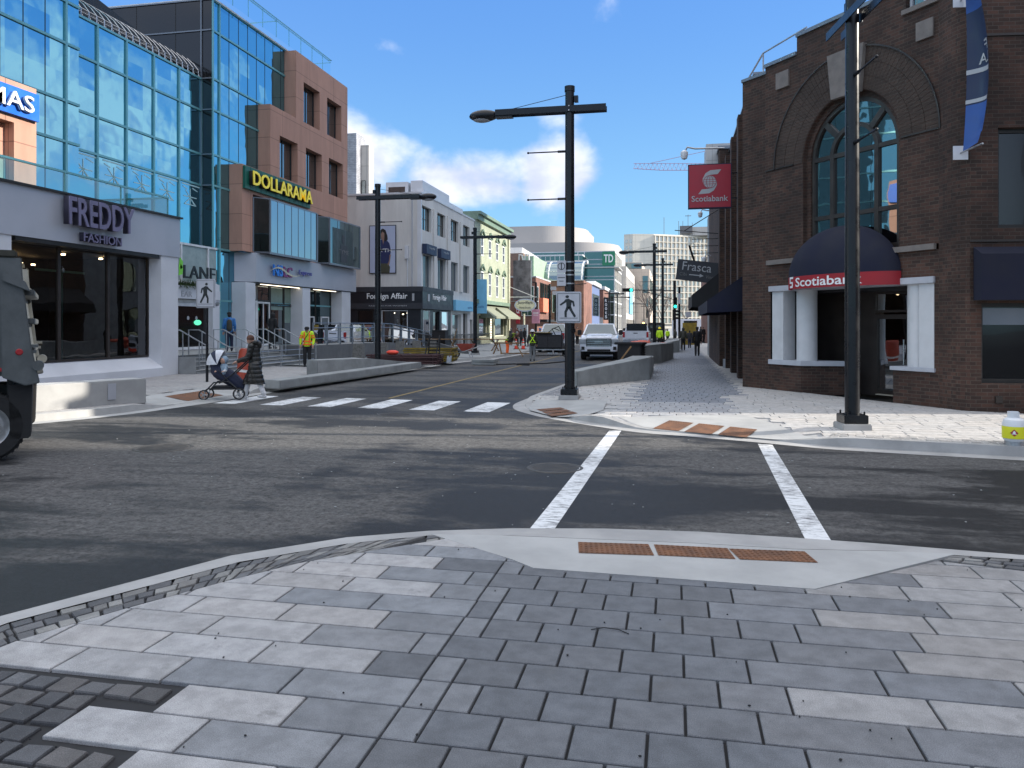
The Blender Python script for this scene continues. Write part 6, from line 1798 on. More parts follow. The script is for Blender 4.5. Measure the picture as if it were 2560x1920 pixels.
# white-fronted shops stepping down the left side, catching the sun
b = thing('white_shop_row', 'sunlit white shop fronts receding beyond the green bank sign', 'building', (-15, 260, 0))
mb = MB(); wfe = W_east(-14.5); wfe.sheet(mb, 246.2, 300, .1, 20.0, [(248 + 6 * i, 251.5 + 6 * i, z, z + 4.6) for i in range(8) for z in (5.5, 12.5)], .4); mb.box(-30, -14.5, 246.1, 246.2, .1, 20); mb.box(-30, -14.5, 246.1, 300, 20, 20.2)
mb.build('wall', 'pale_panel', b, world=True)
mb = MB()
for i in range(8):
    for z in (5.5, 12.5): mb.quad(*[wfe.p(a, zz, -.38) for a, zz in ((248 + 6 * i, z), (251.5 + 6 * i, z), (251.5 + 6 * i, z + 4.6), (248 + 6 * i, z + 4.6))])
mb.quad(*[wfe.p(a, zz, .02) for a, zz in ((247, .3), (299, .3), (299, 3.6), (247, 3.6))]); mb.split('window', 'hotel_glass', b, world=True)
mb = MB(); mb.box(-14.4, -14.2, 262, 280, 5.5, 14); mb.build('blue_banner', 'sign_cyan', b, world=True)
b = thing('beige_office_building', 'beige stone office block with tall corner window slots', 'building', (-13, 305, 0))
mb = MB(); mb.box(-20, -9.0, 302, 352, .1, 23.2); mb.box(-20, -12, 305, 345, 23.2, 26); mb.build('wall', 'beige_panel', b, world=True)
mb = MB(); mb.box(-11.6, -9.6, 301.8, 302, 14, 20.5); mb.box(-10.2, -9.6, 301.8, 302, 4.5, 12)
for i in range(8):
    for z in (8, 15): mb.box(-8.98, -8.9, 305 + 5.5 * i, 307.5 + 5.5 * i, z, z + 5)
mb.box(-19.8, -12, 304.8, 305, 23.6, 25.6); mb.split('window', 'tinted_glass', b, world=True)
mb = MB(); mb.box(-12, -9.1, 301.7, 352, .2, 4.0); mb.build('ground_floor_glass', 'hotel_glass', b, world=True)
# the hotel slab that closes the street
b = thing('hotel_tower', 'big cream hotel slab with a grid of windows closing the end of the street', 'hotel', (0, 392, 0))
H0, H1, H2, H3 = Vector((-23.6, 383)), Vector((-19.3, 381)), Vector((-9.4, 383.5)), Vector((16.8, 399))
mb = MB(); mb.prism([tuple(H0), tuple(H1), tuple(H2), tuple(H3), (16.8, 430), (-23.6, 430)], 0, 45.8); mb.build('slab', 'hotel_wall', b, world=True)
uu = (H3 - H2).normalized(); wh = Wall((H2.x, H2.y), (uu.x, uu.y, 0), (uu.y, -uu.x, 0)); Lh = (H3 - H2).length
fl = MB(); gl_ = MB()
nb_, nf_ = 13, 14
for i in range(nb_):
    for j in range(nf_):
        a0 = .6 + (Lh - 1) * i / nb_; z0_ = 2.4 + 3.05 * j
        wh.box(gl_, a0 + .25, a0 + (Lh - 1) / nb_ - .45, z0_ + .5, z0_ + 2.45, .02, .06)
for j in range(nf_ + 1): wh.box(fl, 0, Lh, 2.2 + 3.05 * j, 2.55 + 3.05 * j, .07, .8)
for i in range(nb_ + 1): a0 = .5 + (Lh - 1) * i / nb_; wh.box(fl, a0 - .22, a0 + .22, 2.2, 45, .08, .78)
fl.build('concrete_grid', 'hotel_wall', b, world=True); o_ = gl_.build('windows', 'hotel_glass', b, world=True); o_['kind'] = 'stuff'
u2 = (H1 - H0).normalized(); w2_ = Wall((H0.x, H0.y), (u2.x, u2.y, 0), (u2.y, -u2.x, 0)); gl_ = MB()
for j in range(11):
    for a in (.7, 2.9): w2_.box(gl_, a, a + 1.3, 11 + 3.05 * j, 12.7 + 3.05 * j, .02, .06)
gl_.split('side_window', 'hotel_glass', b, world=True)
mb = MB(); mb.box(8.2, 18.5, 394, 420, 45.8, 50); mb.box(3, 8.2, 396, 415, 45.8, 47.6); mb.build('roof_housing', 'pale_panel', b, world=True)
mb = MB(); mb.box(3, 9, 392.4, 394, 47, 50.5)
for x, h in ((-4.6, 55), (2.5, 53), (4.5, 53), (7, 56), (9, 52)): mb.tube([(x, 393, 45.8), (x, 393, h)], .12, 5)
mb.tube([(5.5, 393, 55.4), (8.5, 393, 55.4)], .15, 5); mb.split('aerial', 'roof_grey', b, world=True)
b = thing('white_brick_block', 'white painted brick tower rising behind the pink stone corner', 'building', (-40, 95, 0))
t0 = cw((868 - 1280) / 1950 * 96, 96); t1 = cw((893 - 1280) / 1950 * 96, 96); t2 = cw((921 - 1280) / 1950 * 96, 96)
mb = MB(); mb.box(t0.x - 10, t1.x, t0.y, t0.y + 3, 0, 25.4); mb.build('brick_wall', 'white_brick', b, world=True)
mb = MB(); mb.box(t1.x + .02, t2.x - .3, t0.y + 1.4, t0.y + 3, 0, 24.2); mb.build('render_wall', 'pale_panel', b, world=True)
for z in (14.4, 17.9): W_south(t0.y + 1.38).window(b, t2.x - 1.25, t2.x - .72, z, z + 1.9, d=.01, frame='dark_frame', glass='window_glass')
b = thing('far_brick_corner', 'red-brown brick shop at the far right street corner', 'building', (4, 75, 0))
mb = MB(); mb.box(3.1, 20, 74, 92, .1, 7.6); mb.build('wall', 'red_brick', b, world=True)
W_south(74).window(b, 4.0, 5.6, .8, 2.9, d=.02, frame='dark_frame', glass='window_glass')
# tower crane
t = thing('tower_crane', 'lattice jib of a tower crane over the roofs behind the red bank sign', 'crane', (0, 0, 0))
D = 300
p_tip = cw((1584 - 1280) / 1950 * D, D); p_mast = cw((1862 - 1280) / 1950 * D, D)
mb = MB(); n = 26; ud = (p_mast - p_tip) / n
zt, zb_ = 63.6, 61.6
for i in range(n + 1):
    a = p_tip + ud * i
    k = min(1, .35 + .65 * i / 6)
    top_, bot_ = Vector((a.x, a.y, zb_ + 2.0 * 1.0 + .3)), Vector((a.x, a.y, zb_ - .3 + (0.9 - .9 * k)))
    if i < n:
        a2 = a + ud; top2 = Vector((a2.x, a2.y, top_.z)); mid = (a + a2) / 2
        mb.tube([top_, top2], .09, 4); mb.tube([bot_, Vector((a2.x, a2.y, bot_.z))], .12, 4)
        mb.tube([bot_, Vector((mid.x, mid.y, top_.z))], .06, 4); mb.tube([Vector((mid.x, mid.y, top_.z)), Vector((a2.x, a2.y, bot_.z))], .06, 4)
mb.build('jib', 'crane_mauve', t)
mb = MB(); mb.tube([Vector((p_tip.x, p_tip.y, 64)) + ud * 4, Vector((p_mast.x, p_mast.y, 72))], .09, 4); mb.build('tie_cable', 'crane_mauve', t)
mb = MB()
for dx, dy in ((-1, -1), (1, -1), (1, 1), (-1, 1)): mb.tube([(p_mast.x + dx, p_mast.y + dy, 0), (p_mast.x + dx * .8, p_mast.y + dy * .8, 72)], .15, 4)
mb.build('mast', 'crane_mauve', t)
# bare winter trees at the far end
def bare_tree(x, y, h, label, seed):
    rnd = random.Random(seed)
    t = thing('bare_tree', label, 'tree', (x, y, 0), group='bare trees at the end of the street')
    tr = MB(); cr = MB()
    tr.tube([(0, 0, 0), (0.05, 0, h * .25), (0, 0.1, h * .42)], [h * .022, h * .018, h * .014], 7)
    def br(p, d, L, r, k, mb_):
        q = p + d * L
        mid = (p + q) / 2 + Vector((rnd.uniform(-1, 1), rnd.uniform(-1, 1), 0)) * L * .06
        mb_.tube([p, mid, q], [r, r * .8, r * .55], 5 if k < 2 else 3, cap=False)
        if k >= 4: return
        for _ in range(3 if k < 3 else 2):
            nd = (d + Vector((rnd.uniform(-1, 1), rnd.uniform(-1, 1), rnd.uniform(-.25, .7))) * .62).normalized()
            br(q if rnd.random() < .6 else mid, nd, L * rnd.uniform(.6, .8), r * .55, k + 1, mb_)
    for i in range(5):
        an = i * 1.26 + rnd.uniform(-.3, .3)
        br(Vector((0, 0, h * rnd.uniform(.28, .42))), Vector((math.cos(an) * .6, math.sin(an) * .6, 1)).normalized(), h * .22, h * .010, 0, cr)
    tr.build('trunk', 'bark', t, weld=False); cr.build('branches', 'bark', t, weld=False)
bare_tree(-3.6, 118, 9.5, 'bare winter tree just right of the traffic signal arm, nearest of the trees', 2)
bare_tree(-2.2, 150, 9.0, 'bare winter tree between the two street lamps on the right pavement', 5)
bare_tree(3.0, 190, 8.5, 'small bare tree in front of the cream hotel, right of the signal pole', 9)

# ------------------------------------------------------------------ street lamps
def walking_figure(mb, w_, h_, y, flip=1, mtx=None):
    """the walking-person pictogram, flat, in a w_ x h_ field centred on x"""
    def P(pts): mb.add([(flip * p[0] * w_, y, p[1] * h_) for p in pts], [tuple(range(len(pts)))], mtx)
    c = (-.06, .88)
    P([(c[0] + .075 * math.cos(6.2832 * i / 16), c[1] + .06 * math.sin(6.2832 * i / 16)) for i in range(16)])
    P([(-.12, .78), (.0, .80), (.14, .72), (.10, .50), (.02, .42), (-.10, .44), (-.10, .60)])
    P([(-.12, .78), (-.10, .66), (-.34, .52), (-.38, .57), (-.20, .70)])
    P([(.12, .74), (.22, .70), (.26, .50), (.20, .48), (.15, .64), (.08, .68)])
    P([(-.10, .46), (.02, .42), (-.08, .26), (-.08, .06), (-.17, .06), (-.18, .28)])
    P([(-.04, .46), (.10, .50), (.16, .34), (.31, .10), (.23, .05), (.08, .28), (-.02, .42)])
def street_lamp(label, detail=True, sign=None):
    t = thing('street_lamp', label, 'street lamp', group='black street lamps along both pavements')
    H_ = 7.25
    mb = MB(); mb.prism([(-.23, -.23), (.23, -.23), (.23, .23), (-.23, .23)], -.05, .10); mb.build('footing', 'concrete', t, bevel=.015)
    mb = MB(); mb.prism([(-.19, -.19), (.19, -.19), (.19, .19), (-.19, .19)], .10, .24)
    for sx in (-1, 1):
        for sy_ in (-1, 1): mb.lathe([(0, .30), (.018, .30), (.018, .24)], (sx * .14, sy_ * .14, 0), 6)
    mb.build('base_flange', 'black_paint', t, bevel=.01)
    mb = MB(); mb.lathe([(.115, .22), (.115, 2.6), (.108, 5.0), (.105, H_ - .12), (.12, H_ - .12), (.12, H_), (0, H_)], (0, 0, 0), 20 if detail else 10); mb.build('pole', 'black_paint', t, smooth=True)
    mb = MB()
    for y in (-.135, .115): mb.box(-1.75, .85, y, y + .02, 6.64, 6.78)
    mb.box(-1.75, -1.35, -.1, .1, 6.6, 6.78)
    am = mb.build('cross_arm', 'black_paint', t)
    mb = MB()
    for z in (6.66, 6.76): mb.ball((0, -.15, z), .02, 8, 5)
    mb.split('bolts', 'galvanised', am)
    mb = MB(); mb.ball((-2.05, 0, 6.68), (.36, .17, .14), 16, 10); mb.build('lamp_head', 'black_paint', t, smooth=True)
    mb = MB(); mb.ball((-2.08, 0, 6.60), (.24, .13, .08), 14, 8); mb.build('lamp_lens', 'lamp_lens', t, smooth=True)
    mb = MB(); mb.tube([(-1.4, 0, 6.8), (-.1, 0, 7.05)], .008, 5); mb.build('stay_wire', 'black_matte', t)
    mb = MB(); mb.box(.11, .2, -.06, .06, 6.88, 7.02); mb.build('junction_box', 'black_paint', t)
    for z in (5.75, 4.65):
        mb = MB(); mb.tube([(-.1, 0, z), (-.28, 0, z)], .03, 8); mb.tube([(-.2, 0, z), (-.98, 0, z)], .016, 8); mb.ball((-.98, 0, z), .028, 8, 6); mb.build('banner_arm', 'black_paint', t)
    return t
def crossing_panel(parent, x, y, z, w_=.58, h_=.72, flip=1, both=False):
    mb = MB(); mb.box(x - w_ / 2, x + w_ / 2, y - .05, y, z, z + h_); s_ = mb.build('crossing_sign', 'lintel_white', parent, bevel=.02)
    mb = MB()
    b_ = .03
    for x0_, x1_, z0_, z1_ in ((-w_ / 2 + b_, w_ / 2 - b_, b_, b_ + .01), (-w_ / 2 + b_, w_ / 2 - b_, h_ - b_ - .01, h_ - b_), (-w_ / 2 + b_, -w_ / 2 + b_ + .01, b_, h_ - b_), (w_ / 2 - b_ - .01, w_ / 2 - b_, b_, h_ - b_), (-w_ / 2 + .08, w_ / 2 - .08, .11, .12)):
        mb.box(x + x0_, x + x1_, y - .054, y - .051, z + z0_, z + z1_)
    walking_figure(mb, w_ * .95, h_ * .80, y - .054, flip, Matrix.Translation((x, 0, z + .10)))
    mb.build('pictogram', 'letter_black', s_)
lamp_c = street_lamp('black street lamp with a walking-person sign on the kerb point at the street corner')
lamp_c.location = (-2.36, 18.0, .13)
plain = street_lamp('x')
lm = lamp_c
crossing_panel(lm, .0, -.13, 1.76)
mb = MB(); mb.box(-.27, -.07, -.17, -.15, 2.62, 2.90); mb.box(-.27, -.07, -.17, -.15, 2.92, 3.20); sgn = mb.build('parking_sign', 'lintel_white', lm)
mb = MB(); mb.lathe([(.07, -.174), (.085, -.174)], (-.17, 0, 3.07), 20, axis='y'); mb.box(-.18, -.16, -.175, -.173, 3.0, 3.14); mb.box(-.25, -.09, -.175, -.173, 2.8, 2.815); mb.box(-.22, -.12, -.175, -.173, 2.72, 2.735); mb.build('sign_print', 'letter_black', sgn)
mb = MB()
for z in (2.66, 2.86, 2.96, 3.16): mb.lathe([(.118, z), (.121, z), (.121, z + .03), (.118, z + .03)], (0, 0, 0), 16)
mb.build('steel_bands', 'galvanised', lm)
plain.location = (2.86, 13.61, .15); dv = cw(.06, 1); plain.rotation_euler = (0, 0, math.atan2(dv.y, dv.x))
plain['label'] = 'tall black street lamp pole standing in front of the domed bank awning'
LAMPS = [(-11.4, 29.0, math.pi, 'black street lamp on the left pavement in front of the black shopfront and poster'),
         (-11.1, 43.2, math.pi, 'black street lamp on the left in front of the beige and green shop buildings'),
         (-1.28, 54.0, 0, 'street lamp on the right pavement beyond the white pickup, arm against the cream hotel'),
         (-.88, 66.0, 0, 'second street lamp beyond the white pickup, just left of the traffic signal pole'),
         (-10.0, 125.6, math.pi, 'thin distant street lamp in front of the dark green glass bank'),
         (-10.0, 142.6, math.pi, 'distant street lamp at the right corner of the green glass bank'),
         (-9.3, 188.5, math.pi, 'distant street lamp before the pale blue banner'),
         (-7.9, 215.4, math.pi, 'farthest street lamp on the left, before the beige office block')]
for x, y, rz, lb in LAMPS: dup_thing(plain, (x, y, .14), rz, lb)
# sign on its own post, left pavement
t = thing('pedestrian_sign', 'walking-person sign on a thin black post at the left kerb behind the pram', 'sign', (-13.6, 20.9, .15))
t.rotation_euler = (0, 0, R(6))
mb = MB(); mb.tube([(0, 0, -.02), (0, 0, 2.95)], .04, 10); mb.build('post', 'black_paint', t, smooth=True)
crossing_panel(t, 0, -.05, 2.20, .60, .86, -1)

# ------------------------------------------------------------------ traffic signals
def sig_head(parent, x, y, z, horiz=False, lit=True, side=False):
    m_ = Matrix.Translation((x, y, z)) @ (Matrix.Rotation(R(90), 4, 'Y') if horiz else Matrix.Identity(4))
    if side: m_ = m_ @ Matrix.Rotation(R(75), 4, 'Z')
    mb = MB(m_); mb.box(-.17, .17, -.12, .12, -.52, .52)
    for k in (-1, 0, 1):
        mb.lathe([(.15, -.12), (.15, -.36), (.14, -.36), (.14, -.12)], (0, 0, .34 * k), 14, axis='y', a0=-2.0, a1=2.0)
    hd = mb.build('signal_head', 'black_matte', parent)
    for k in (-1, 0, 1):
        mb = MB(m_); mb.lathe([(0, -.135), (.12, -.135), (.13, -.12)], (0, 0, .34 * k), 14, axis='y')
        on = lit and k == -1
        if horiz: on = lit and k == 1
        mb.build('lens', 'signal_green' if on else 'interior_dark', hd)
t = thing('traffic_signal', 'black signal pole with a long arm over the street and a lit green lamp', 'traffic light', (.1, 74.7, .1), group='traffic signals at the far crossing')
mb = MB(); mb.tube([(0, 0, 0), (0, 0, 5.9)], .14, 10); mb.build('pole', 'black_paint', t)
mb = MB(); mb.tube([(0, 0, 4.95), (-4.0, 0, 5.05)], .05, 6); mb.tube([(0, 0, 4.1), (-2.9, 0, 4.95)], .04, 6); mb.tube([(0, 0, 5.3), (1.2, 0, 5.3)], .03, 6); mb.build('mast_arm', 'black_paint', t)
sig_head(t, -4.35, -.05, 5.05, horiz=True)
sig_head(t, .06, -.3, 3.8)
t = thing('traffic_signal', 'second signal pole just behind the first, with side-facing dark signal heads', 'traffic light', (.55, 77.5, .1), group='traffic signals at the far crossing')
mb = MB(); mb.tube([(0, 0, 0), (0, 0, 5.4)], .12, 10); mb.build('pole', 'black_paint', t)
sig_head(t, 1.0, 0, 3.9, lit=False, side=True); sig_head(t, -.5, 0, 2.7, lit=False, side=True)
mb = MB(); mb.box(-.1, .1, -.2, -.1, 3.8, 4.8); mb.box(.6, 1.1, -.1, 0, 2.5, 3.0); mb.split('small_signs', 'lintel_white', t)
t = thing('traffic_signal', 'cluster of dark traffic signals on a tall pole by the low brick building', 'traffic light', (-13.2, 84, .1), group='traffic signals at the far crossing')
mb = MB(); mb.tube([(0, 0, 0), (0, 0, 6.2)], .13, 10); mb.tube([(0, 0, 5.8), (4.0, 0, 6.2)], .05, 6); mb.tube([(-1.6, .5, 0), (-1.6, .5, 6.4)], .12, 8); mb.tube([(-1.6, .5, 6.4), (-3.0, .5, 6.6)], .07, 6); mb.build('pole', 'black_paint', t)
sig_head(t, .7, 0, 4.1, lit=False, side=True); sig_head(t, .7, 0, 2.7, lit=False, side=True)
mb = MB(); mb.box(.3, 1.8, -.1, -.06, 5.0, 5.4); mb.box(.1, .7, -.1, 0, 5.5, 5.9); mb.build('street_name_sign', 'lintel_white', t)
# blue corner banner on the bank's right-hand wall
t = thing('wall_banner', 'wind-curled blue vertical banner between two plates on the brick wall', 'banner', tuple(wr.p(-.18, 5.1)), math.atan2(ur.y, ur.x))
mb = MB(); mb.box(-.14, .14, -.02, .0, 0, .27); mb.box(-.14, .14, -.02, 0, 3.0, 3.27); mb.split('wall_plate', 'white_metal', t)
mb = MB(); mb.tube([(0, -.02, .13), (.05, -.75, .15)], .018, 6); mb.tube([(0, -.02, 3.13), (.05, -.75, 3.15)], .018, 6); mb.build('banner_arm', 'galvanised', t)
n = 30; mb = MB(); mb2 = MB(); vs = []
def bpt(k, s_):
    z = .14 + 3.0 * k; bulge = math.sin(math.pi * k) ** .8
    base = Vector((.02 + .05 * k + .12 * bulge * (.4 + .6 * s_), -.06 - .46 * s_, z + .08 * s_ * (k < .1)))
    base.x += .16 * bulge * math.sin(s_ * 2.6) + .05 * (1 - k) * s_
    return base
for i in range(n):
    for j in range(6):
        q = [bpt(i / n, j / 6), bpt(i / n, (j + 1) / 6), bpt((i + 1) / n, (j + 1) / 6), bpt((i + 1) / n, j / 6)]
        (mb if (i < 9 or i > 26) else mb2).add(q, [(0, 1, 2, 3)])
mb.split('banner_cloth', 'flag_blue', t, smooth=True); mb2.build('banner_middle', 'flag_navy', t, smooth=True)
mb = MB()
for k0, k1 in ((.31, .335), (.50, .53)):
    for j in range(6): mb.add([bpt(k0, j / 6) - Vector((.008, 0, 0)), bpt(k0, (j + 1) / 6) - Vector((.008, 0, 0)), bpt(k1, (j + 1) / 6) - Vector((.008, 0, 0)), bpt(k1, j / 6) - Vector((.008, 0, 0))], [(0, 1, 2, 3)])
mb.split('banner_stripe', 'letter_grey', t)
for s_, k in (('F', .63), ('LA', .55)):
    text(s_, 'banner_letters', 'letter_white', (0, 0, 0), X_, Y_, .3 if s_ == 'LA' else .16, .2, .002, .01, t, world=False, post=lambda a, bb, d, k=k: bpt(k + bb / 3.0, .95 - a * 2.0) - Vector((.012, 0, 0)))

# ------------------------------------------------------------------ concrete seats and planters
def prism_thing(name, label, cat, pts, z0_, z1_, m, part='body', bevel=.02, group=None):
    c = pts[0]; t = thing(name, label, cat, (c[0], c[1], z0_), group=group)
    mb = MB(); n_ = len(pts)
    zs = z1_ if isinstance(z1_, (list, tuple)) else [z1_] * n_
    ar = sum(pts[i][0] * pts[(i + 1) % n_][1] - pts[(i + 1) % n_][0] * pts[i][1] for i in range(n_))
    if ar < 0: pts = pts[::-1]; zs = list(zs)[::-1]
    vs = [(p[0], p[1], z0_) for p in pts] + [(p[0], p[1], z) for p, z in zip(pts, zs)]
    mb.add(vs, [tuple(range(n_))[::-1], tuple(range(n_, 2 * n_))] + [(i, (i + 1) % n_, n_ + (i + 1) % n_, n_ + i) for i in range(n_)])
    mb.build(part, m, t, world=True, bevel=bevel)
    return t
G_ = 'angular concrete seat walls'
prism_thing('seat_wall', 'long low angular concrete seat beside the corner lamp on the right pavement', 'seat wall', [(-2.60, 21.4), (-.73, 24.5), (-.70, 26.6), (-1.2, 26.6), (-1.25, 24.8), (-2.9, 21.9)], .1, [.56, .84, .80, .80, .84, .56], 'concrete_grey', group=G_)
prism_thing('seat_wall', 'thin raised concrete edge behind the first seat, with a plank leaning on it', 'seat wall', [(-2.2, 24.2), (-1.3, 27.3), (-.72, 27.3), (-.72, 29.4), (-1.5, 29.4), (-2.6, 24.8)], .1, [.4, .72, .72, .70, .70, .4], 'concrete_grey', group=G_)
prism_thing('seat_wall', 'wedge-shaped concrete seat right of the black bin', 'seat wall', [(-1.35, 33.4), (-.55, 35.2), (.0, 40.0), (-.9, 40.5), (-1.9, 36)], .1, [.95, 1.0, .95, .95, .95], 'concrete_grey', group=G_)
prism_thing('seat_wall', 'small far concrete seat beside the orange cones on the right pavement', 'seat wall', [(-.6, 47.5), (.35, 49.5), (.4, 54), (-.5, 54)], .1, [.75, .9, .9, .8], 'concrete_grey', group=G_)
prism_thing('seat_wall', 'sunlit pale concrete seat wall with a grey plate, by the left kerb and the truck', 'seat wall', [(-14.6, 9.2), (-12.45, 12.3), (-11.45, 15.3), (-12.0, 15.55), (-13.0, 12.8), (-15.1, 9.6)], .1, .66, 'concrete_new')
t = thing('steel_plate', 'narrow grey plate on the end of the sunlit seat wall', 'plate', (-11.70, 14.52, .26), math.atan2(3.0, 1.0)); mb = MB(); mb.box(-.09, .09, -.012, .004, 0, .34); mb.build('plate', 'grey_metal_panel', t)
prism_thing('planter_wall', 'wedge-shaped concrete planter with a sloping side on the left pavement', 'planter', [(-12.25, 24.6), (-11.65, 24.2), (-10.95, 27.0), (-10.8, 31.5), (-11.6, 31.5), (-12.0, 28.0)], .1, [.66, .66, .62, .26, .26, .60], 'concrete_grey')
prism_thing('planter_edge', 'long low concrete kerb bed along the left side of the street', 'kerb bed', [(-11.0, 19.6), (-10.42, 19.4), (-10.15, 24), (-10.0, 30.2), (-10.5, 30.2), (-10.75, 24)], .1, .34, 'concrete_grey')
prism_thing('concrete_ramp_edge', 'low sloping concrete wall behind the red wheelbarrow', 'low wall', [(-15.9, 50.2), (-15.7, 50), (-11.8, 44.6), (-12.0, 44.4)], .1, [.75, .75, .3, .3], 'concrete_dark')
for i, (y, lb) in enumerate(((34.7, 'granite bollard nearest the dark ramp wall, left of the lamp'), (37.87, 'granite bollard just right of the left-hand lamp pole'), (40.45, 'granite bollard behind the stack of yellow boards'), (43.2, 'granite bollard behind the black timber cart'), (46.3, 'granite bollard farthest along the black shopfront'))):
    t = thing('granite_bollard', lb, 'bollard', (-14.6, y, .14), R(4 * i), group='square granite bollards before the black shopfront')
    mb = MB(); mb.box(-.23, .23, -.23, .23, 0, .80); mb.build('block', 'granite', t, bevel=.03)

# ------------------------------------------------------------------ building materials and site kit
random.seed(21)
t = thing('yellow_board_stack', 'stack of yellow shuttering boards on the left pavement', 'boards', (-11.1, 35.0, .14), R(8))
for k in range(7):
    mb = MB(); dx, dy = random.uniform(-.05, .05), random.uniform(-.05, .05)
    mb.box(-1.15 + dx, 1.15 + dx, -.75 + dy, .75 + dy, .02 + .092 * k, .02 + .092 * k + .03); mb.box(-1.15 + dx, 1.15 + dx, -.75 + dy, -.70 + dy, .02 + .092 * k, .10 + .092 * k); mb.box(1.10 + dx, 1.15 + dx, -.70 + dy, .75 + dy, .02 + .092 * k, .10 + .092 * k)
    mb.build('board', 'timber_yellow', t)
t = thing('scaffold_pile', 'low pile of dark red scaffold frames beside the yellow boards', 'scaffold parts', (-11.3, 31.9, .14), R(4))
for k in range(5):
    mb = MB()
    for y in (-.6, -.2, .2, .6): mb.tube([(-1.55 + random.uniform(-.1, .1), y, .07 + .085 * k), (1.55, y + random.uniform(-.05, .05), .07 + .085 * k)], .035, 6)
    for x in (-1.3, 0, 1.3): mb.tube([(x, -.62, .10 + .085 * k), (x, .62, .10 + .085 * k)], .03, 6)
    mb.build('frame', 'steel_oxide', t)
mb = MB(); mb.ball((-.5, -.2, .53), (.28, .2, .10), 10, 6); mb.build('red_bag', 'cone_orange', t)
t = thing('timber_cart', 'black upright slatted cart standing against the yellow boards', 'cart', (-10.25, 32.6, .14), R(-8))
mb = MB()
for x in (-.28, .28): mb.tube([(x, 0, 0), (x * .85, .15, 1.25)], .03, 6); mb.tube([(x, -.5, 0), (x * .85, .15, 1.25)], .03, 6)
for k in range(8): mb.box(-.26, .26, .02 + .02 * k, .05 + .02 * k, .15 + .14 * k, .20 + .14 * k)
mb.box(-.3, .3, -.55, .1, .3, .36)
mb.build('frame', 'black_matte', t)
t = thing('shovel', 'long-handled shovel leaning by the yellow boards', 'shovel', (-10.0, 34.2, .14))
mb = MB(); mb.tube([(0, 0, .25), (.28, .3, 1.55)], .018, 6); mb.build('handle', 'timber_brown', t)
mb = MB(); mb.add([(-.12, -.05, 0), (.1, -.05, 0), (.12, .02, .3), (-.1, .02, .3)], [(0, 1, 2, 3)]); mb.build('blade', 'galvanised', t)
t = thing('wheelbarrow', 'red wheelbarrow on the pavement left of the orange-trousered worker', 'wheelbarrow', (-10.6, 39.3, .14), R(180))
mb = MB(); mb.add([(-.45, -.3, .72), (.42, -.34, .72), (.42, .34, .72), (-.45, .3, .72), (-.28, -.18, .36), (.18, -.2, .36), (.18, .2, .36), (-.28, .18, .36)], [(0, 1, 5, 4), (1, 2, 6, 5), (2, 3, 7, 6), (3, 0, 4, 7), (4, 5, 6, 7)]); mb.build('tray', 'barrow_red', t)
mb = MB()
for s_ in (-.25, .25): mb.tube([(.5, 0 + s_ * .2, .22), (.0, s_, .34), (-.85, s_ * 1.1, .62)], .018, 6); mb.tube([(-.2, s_, .36), (-.32, s_, .0)], .016, 6)
mb.build('handles', 'galvanised', t)
mb = MB(); mb.lathe([(.12, -.04), (.19, -.04), (.19, .04), (.12, .04)], (.5, 0, .19), 16, axis='y'); mb.build('wheel', 'rubber', t)
t = thing('kerb_stone_stack', 'flat stack of grey kerb stones lying on the road edge', 'kerb stones', (-8.5, 34.9, 0), R(-6))
for k in range(2): mb = MB(); mb.box(-.55, .55, -.3, .3, .02 + .13 * k, .13 + .13 * k); mb.build('stone', 'concrete_grey', t, bevel=.01)
t = thing('picnic_table', 'long weathered timber trestle table behind the lamp, on the left pavement', 'table', (-13.2, 49.5, .14), R(10))
mb = MB(); mb.box(-2.6, 2.6, -.4, .4, .74, .79); mb.build('top', 'timber_brown', t)
for x in (-2.3, -1.0, .4, 1.8):
    mb = MB(); mb.tube([(x - .25, -.3, 0), (x + .2, .1, .74)], .045, 4); mb.tube([(x + .25, -.3, 0), (x - .2, .1, .74)], .045, 4); mb.build('leg', 'timber_brown', t)
t = thing('sawhorse', 'timber sawhorse next to the orange-trousered worker', 'sawhorse', (-9.0, 44.2, .05), R(-15))
mb = MB(); mb.box(-1.3, .3, -.06, .06, .70, .78); mb.box(-.9, 1.0, -.05, .05, .12, .18); mb.build('beam', 'timber_brown', t)
for x, dx in ((-1.1, -.2), (.1, .55), (-1.0, .3)): mb = MB(); mb.tube([(x, 0, .72), (x + dx, -.25, 0)], .045, 4); mb.build('leg', 'timber_brown', t)
t = thing('black_crate', 'tall black plastic bin with a ribbed edge beside the concrete seats', 'bin', (-1.75, 33.2, .12), R(-12))
mb = MB(); mb.prism([(-.5, -.35), (.5, -.35), (.5, .35), (-.5, .35)], 0, .98)
for k in range(9): mb.box(.5, .56, -.36, .3, .05 + .1 * k, .10 + .1 * k)
mb.box(-.62, .58, -.42, .4, .90, 1.0); mb.build('bin', 'black_matte', t, bevel=.02)
t = thing('timber_plank', 'pale plank leaning on the first concrete seat', 'plank', (-1.75, 26.0, .5)); mb = MB(); mb.tube([(-.1, 0, 0), (.35, .5, .62)], .035, 4); mb.build('plank', 'timber_brown', t)
t = thing('orange_netting', 'heap of crumpled orange safety netting by the black bin', 'netting', (-1.7, 42.0, .14))
mb = MB(); random.seed(4)
for k in range(9): mb.ball((random.uniform(-1.0, 1.3), random.uniform(-.3, .3), random.uniform(.25, .75)), (random.uniform(.25, .5), .3, random.uniform(.10, .26)), 9, 6)
mb.build('net', 'net_orange', t)
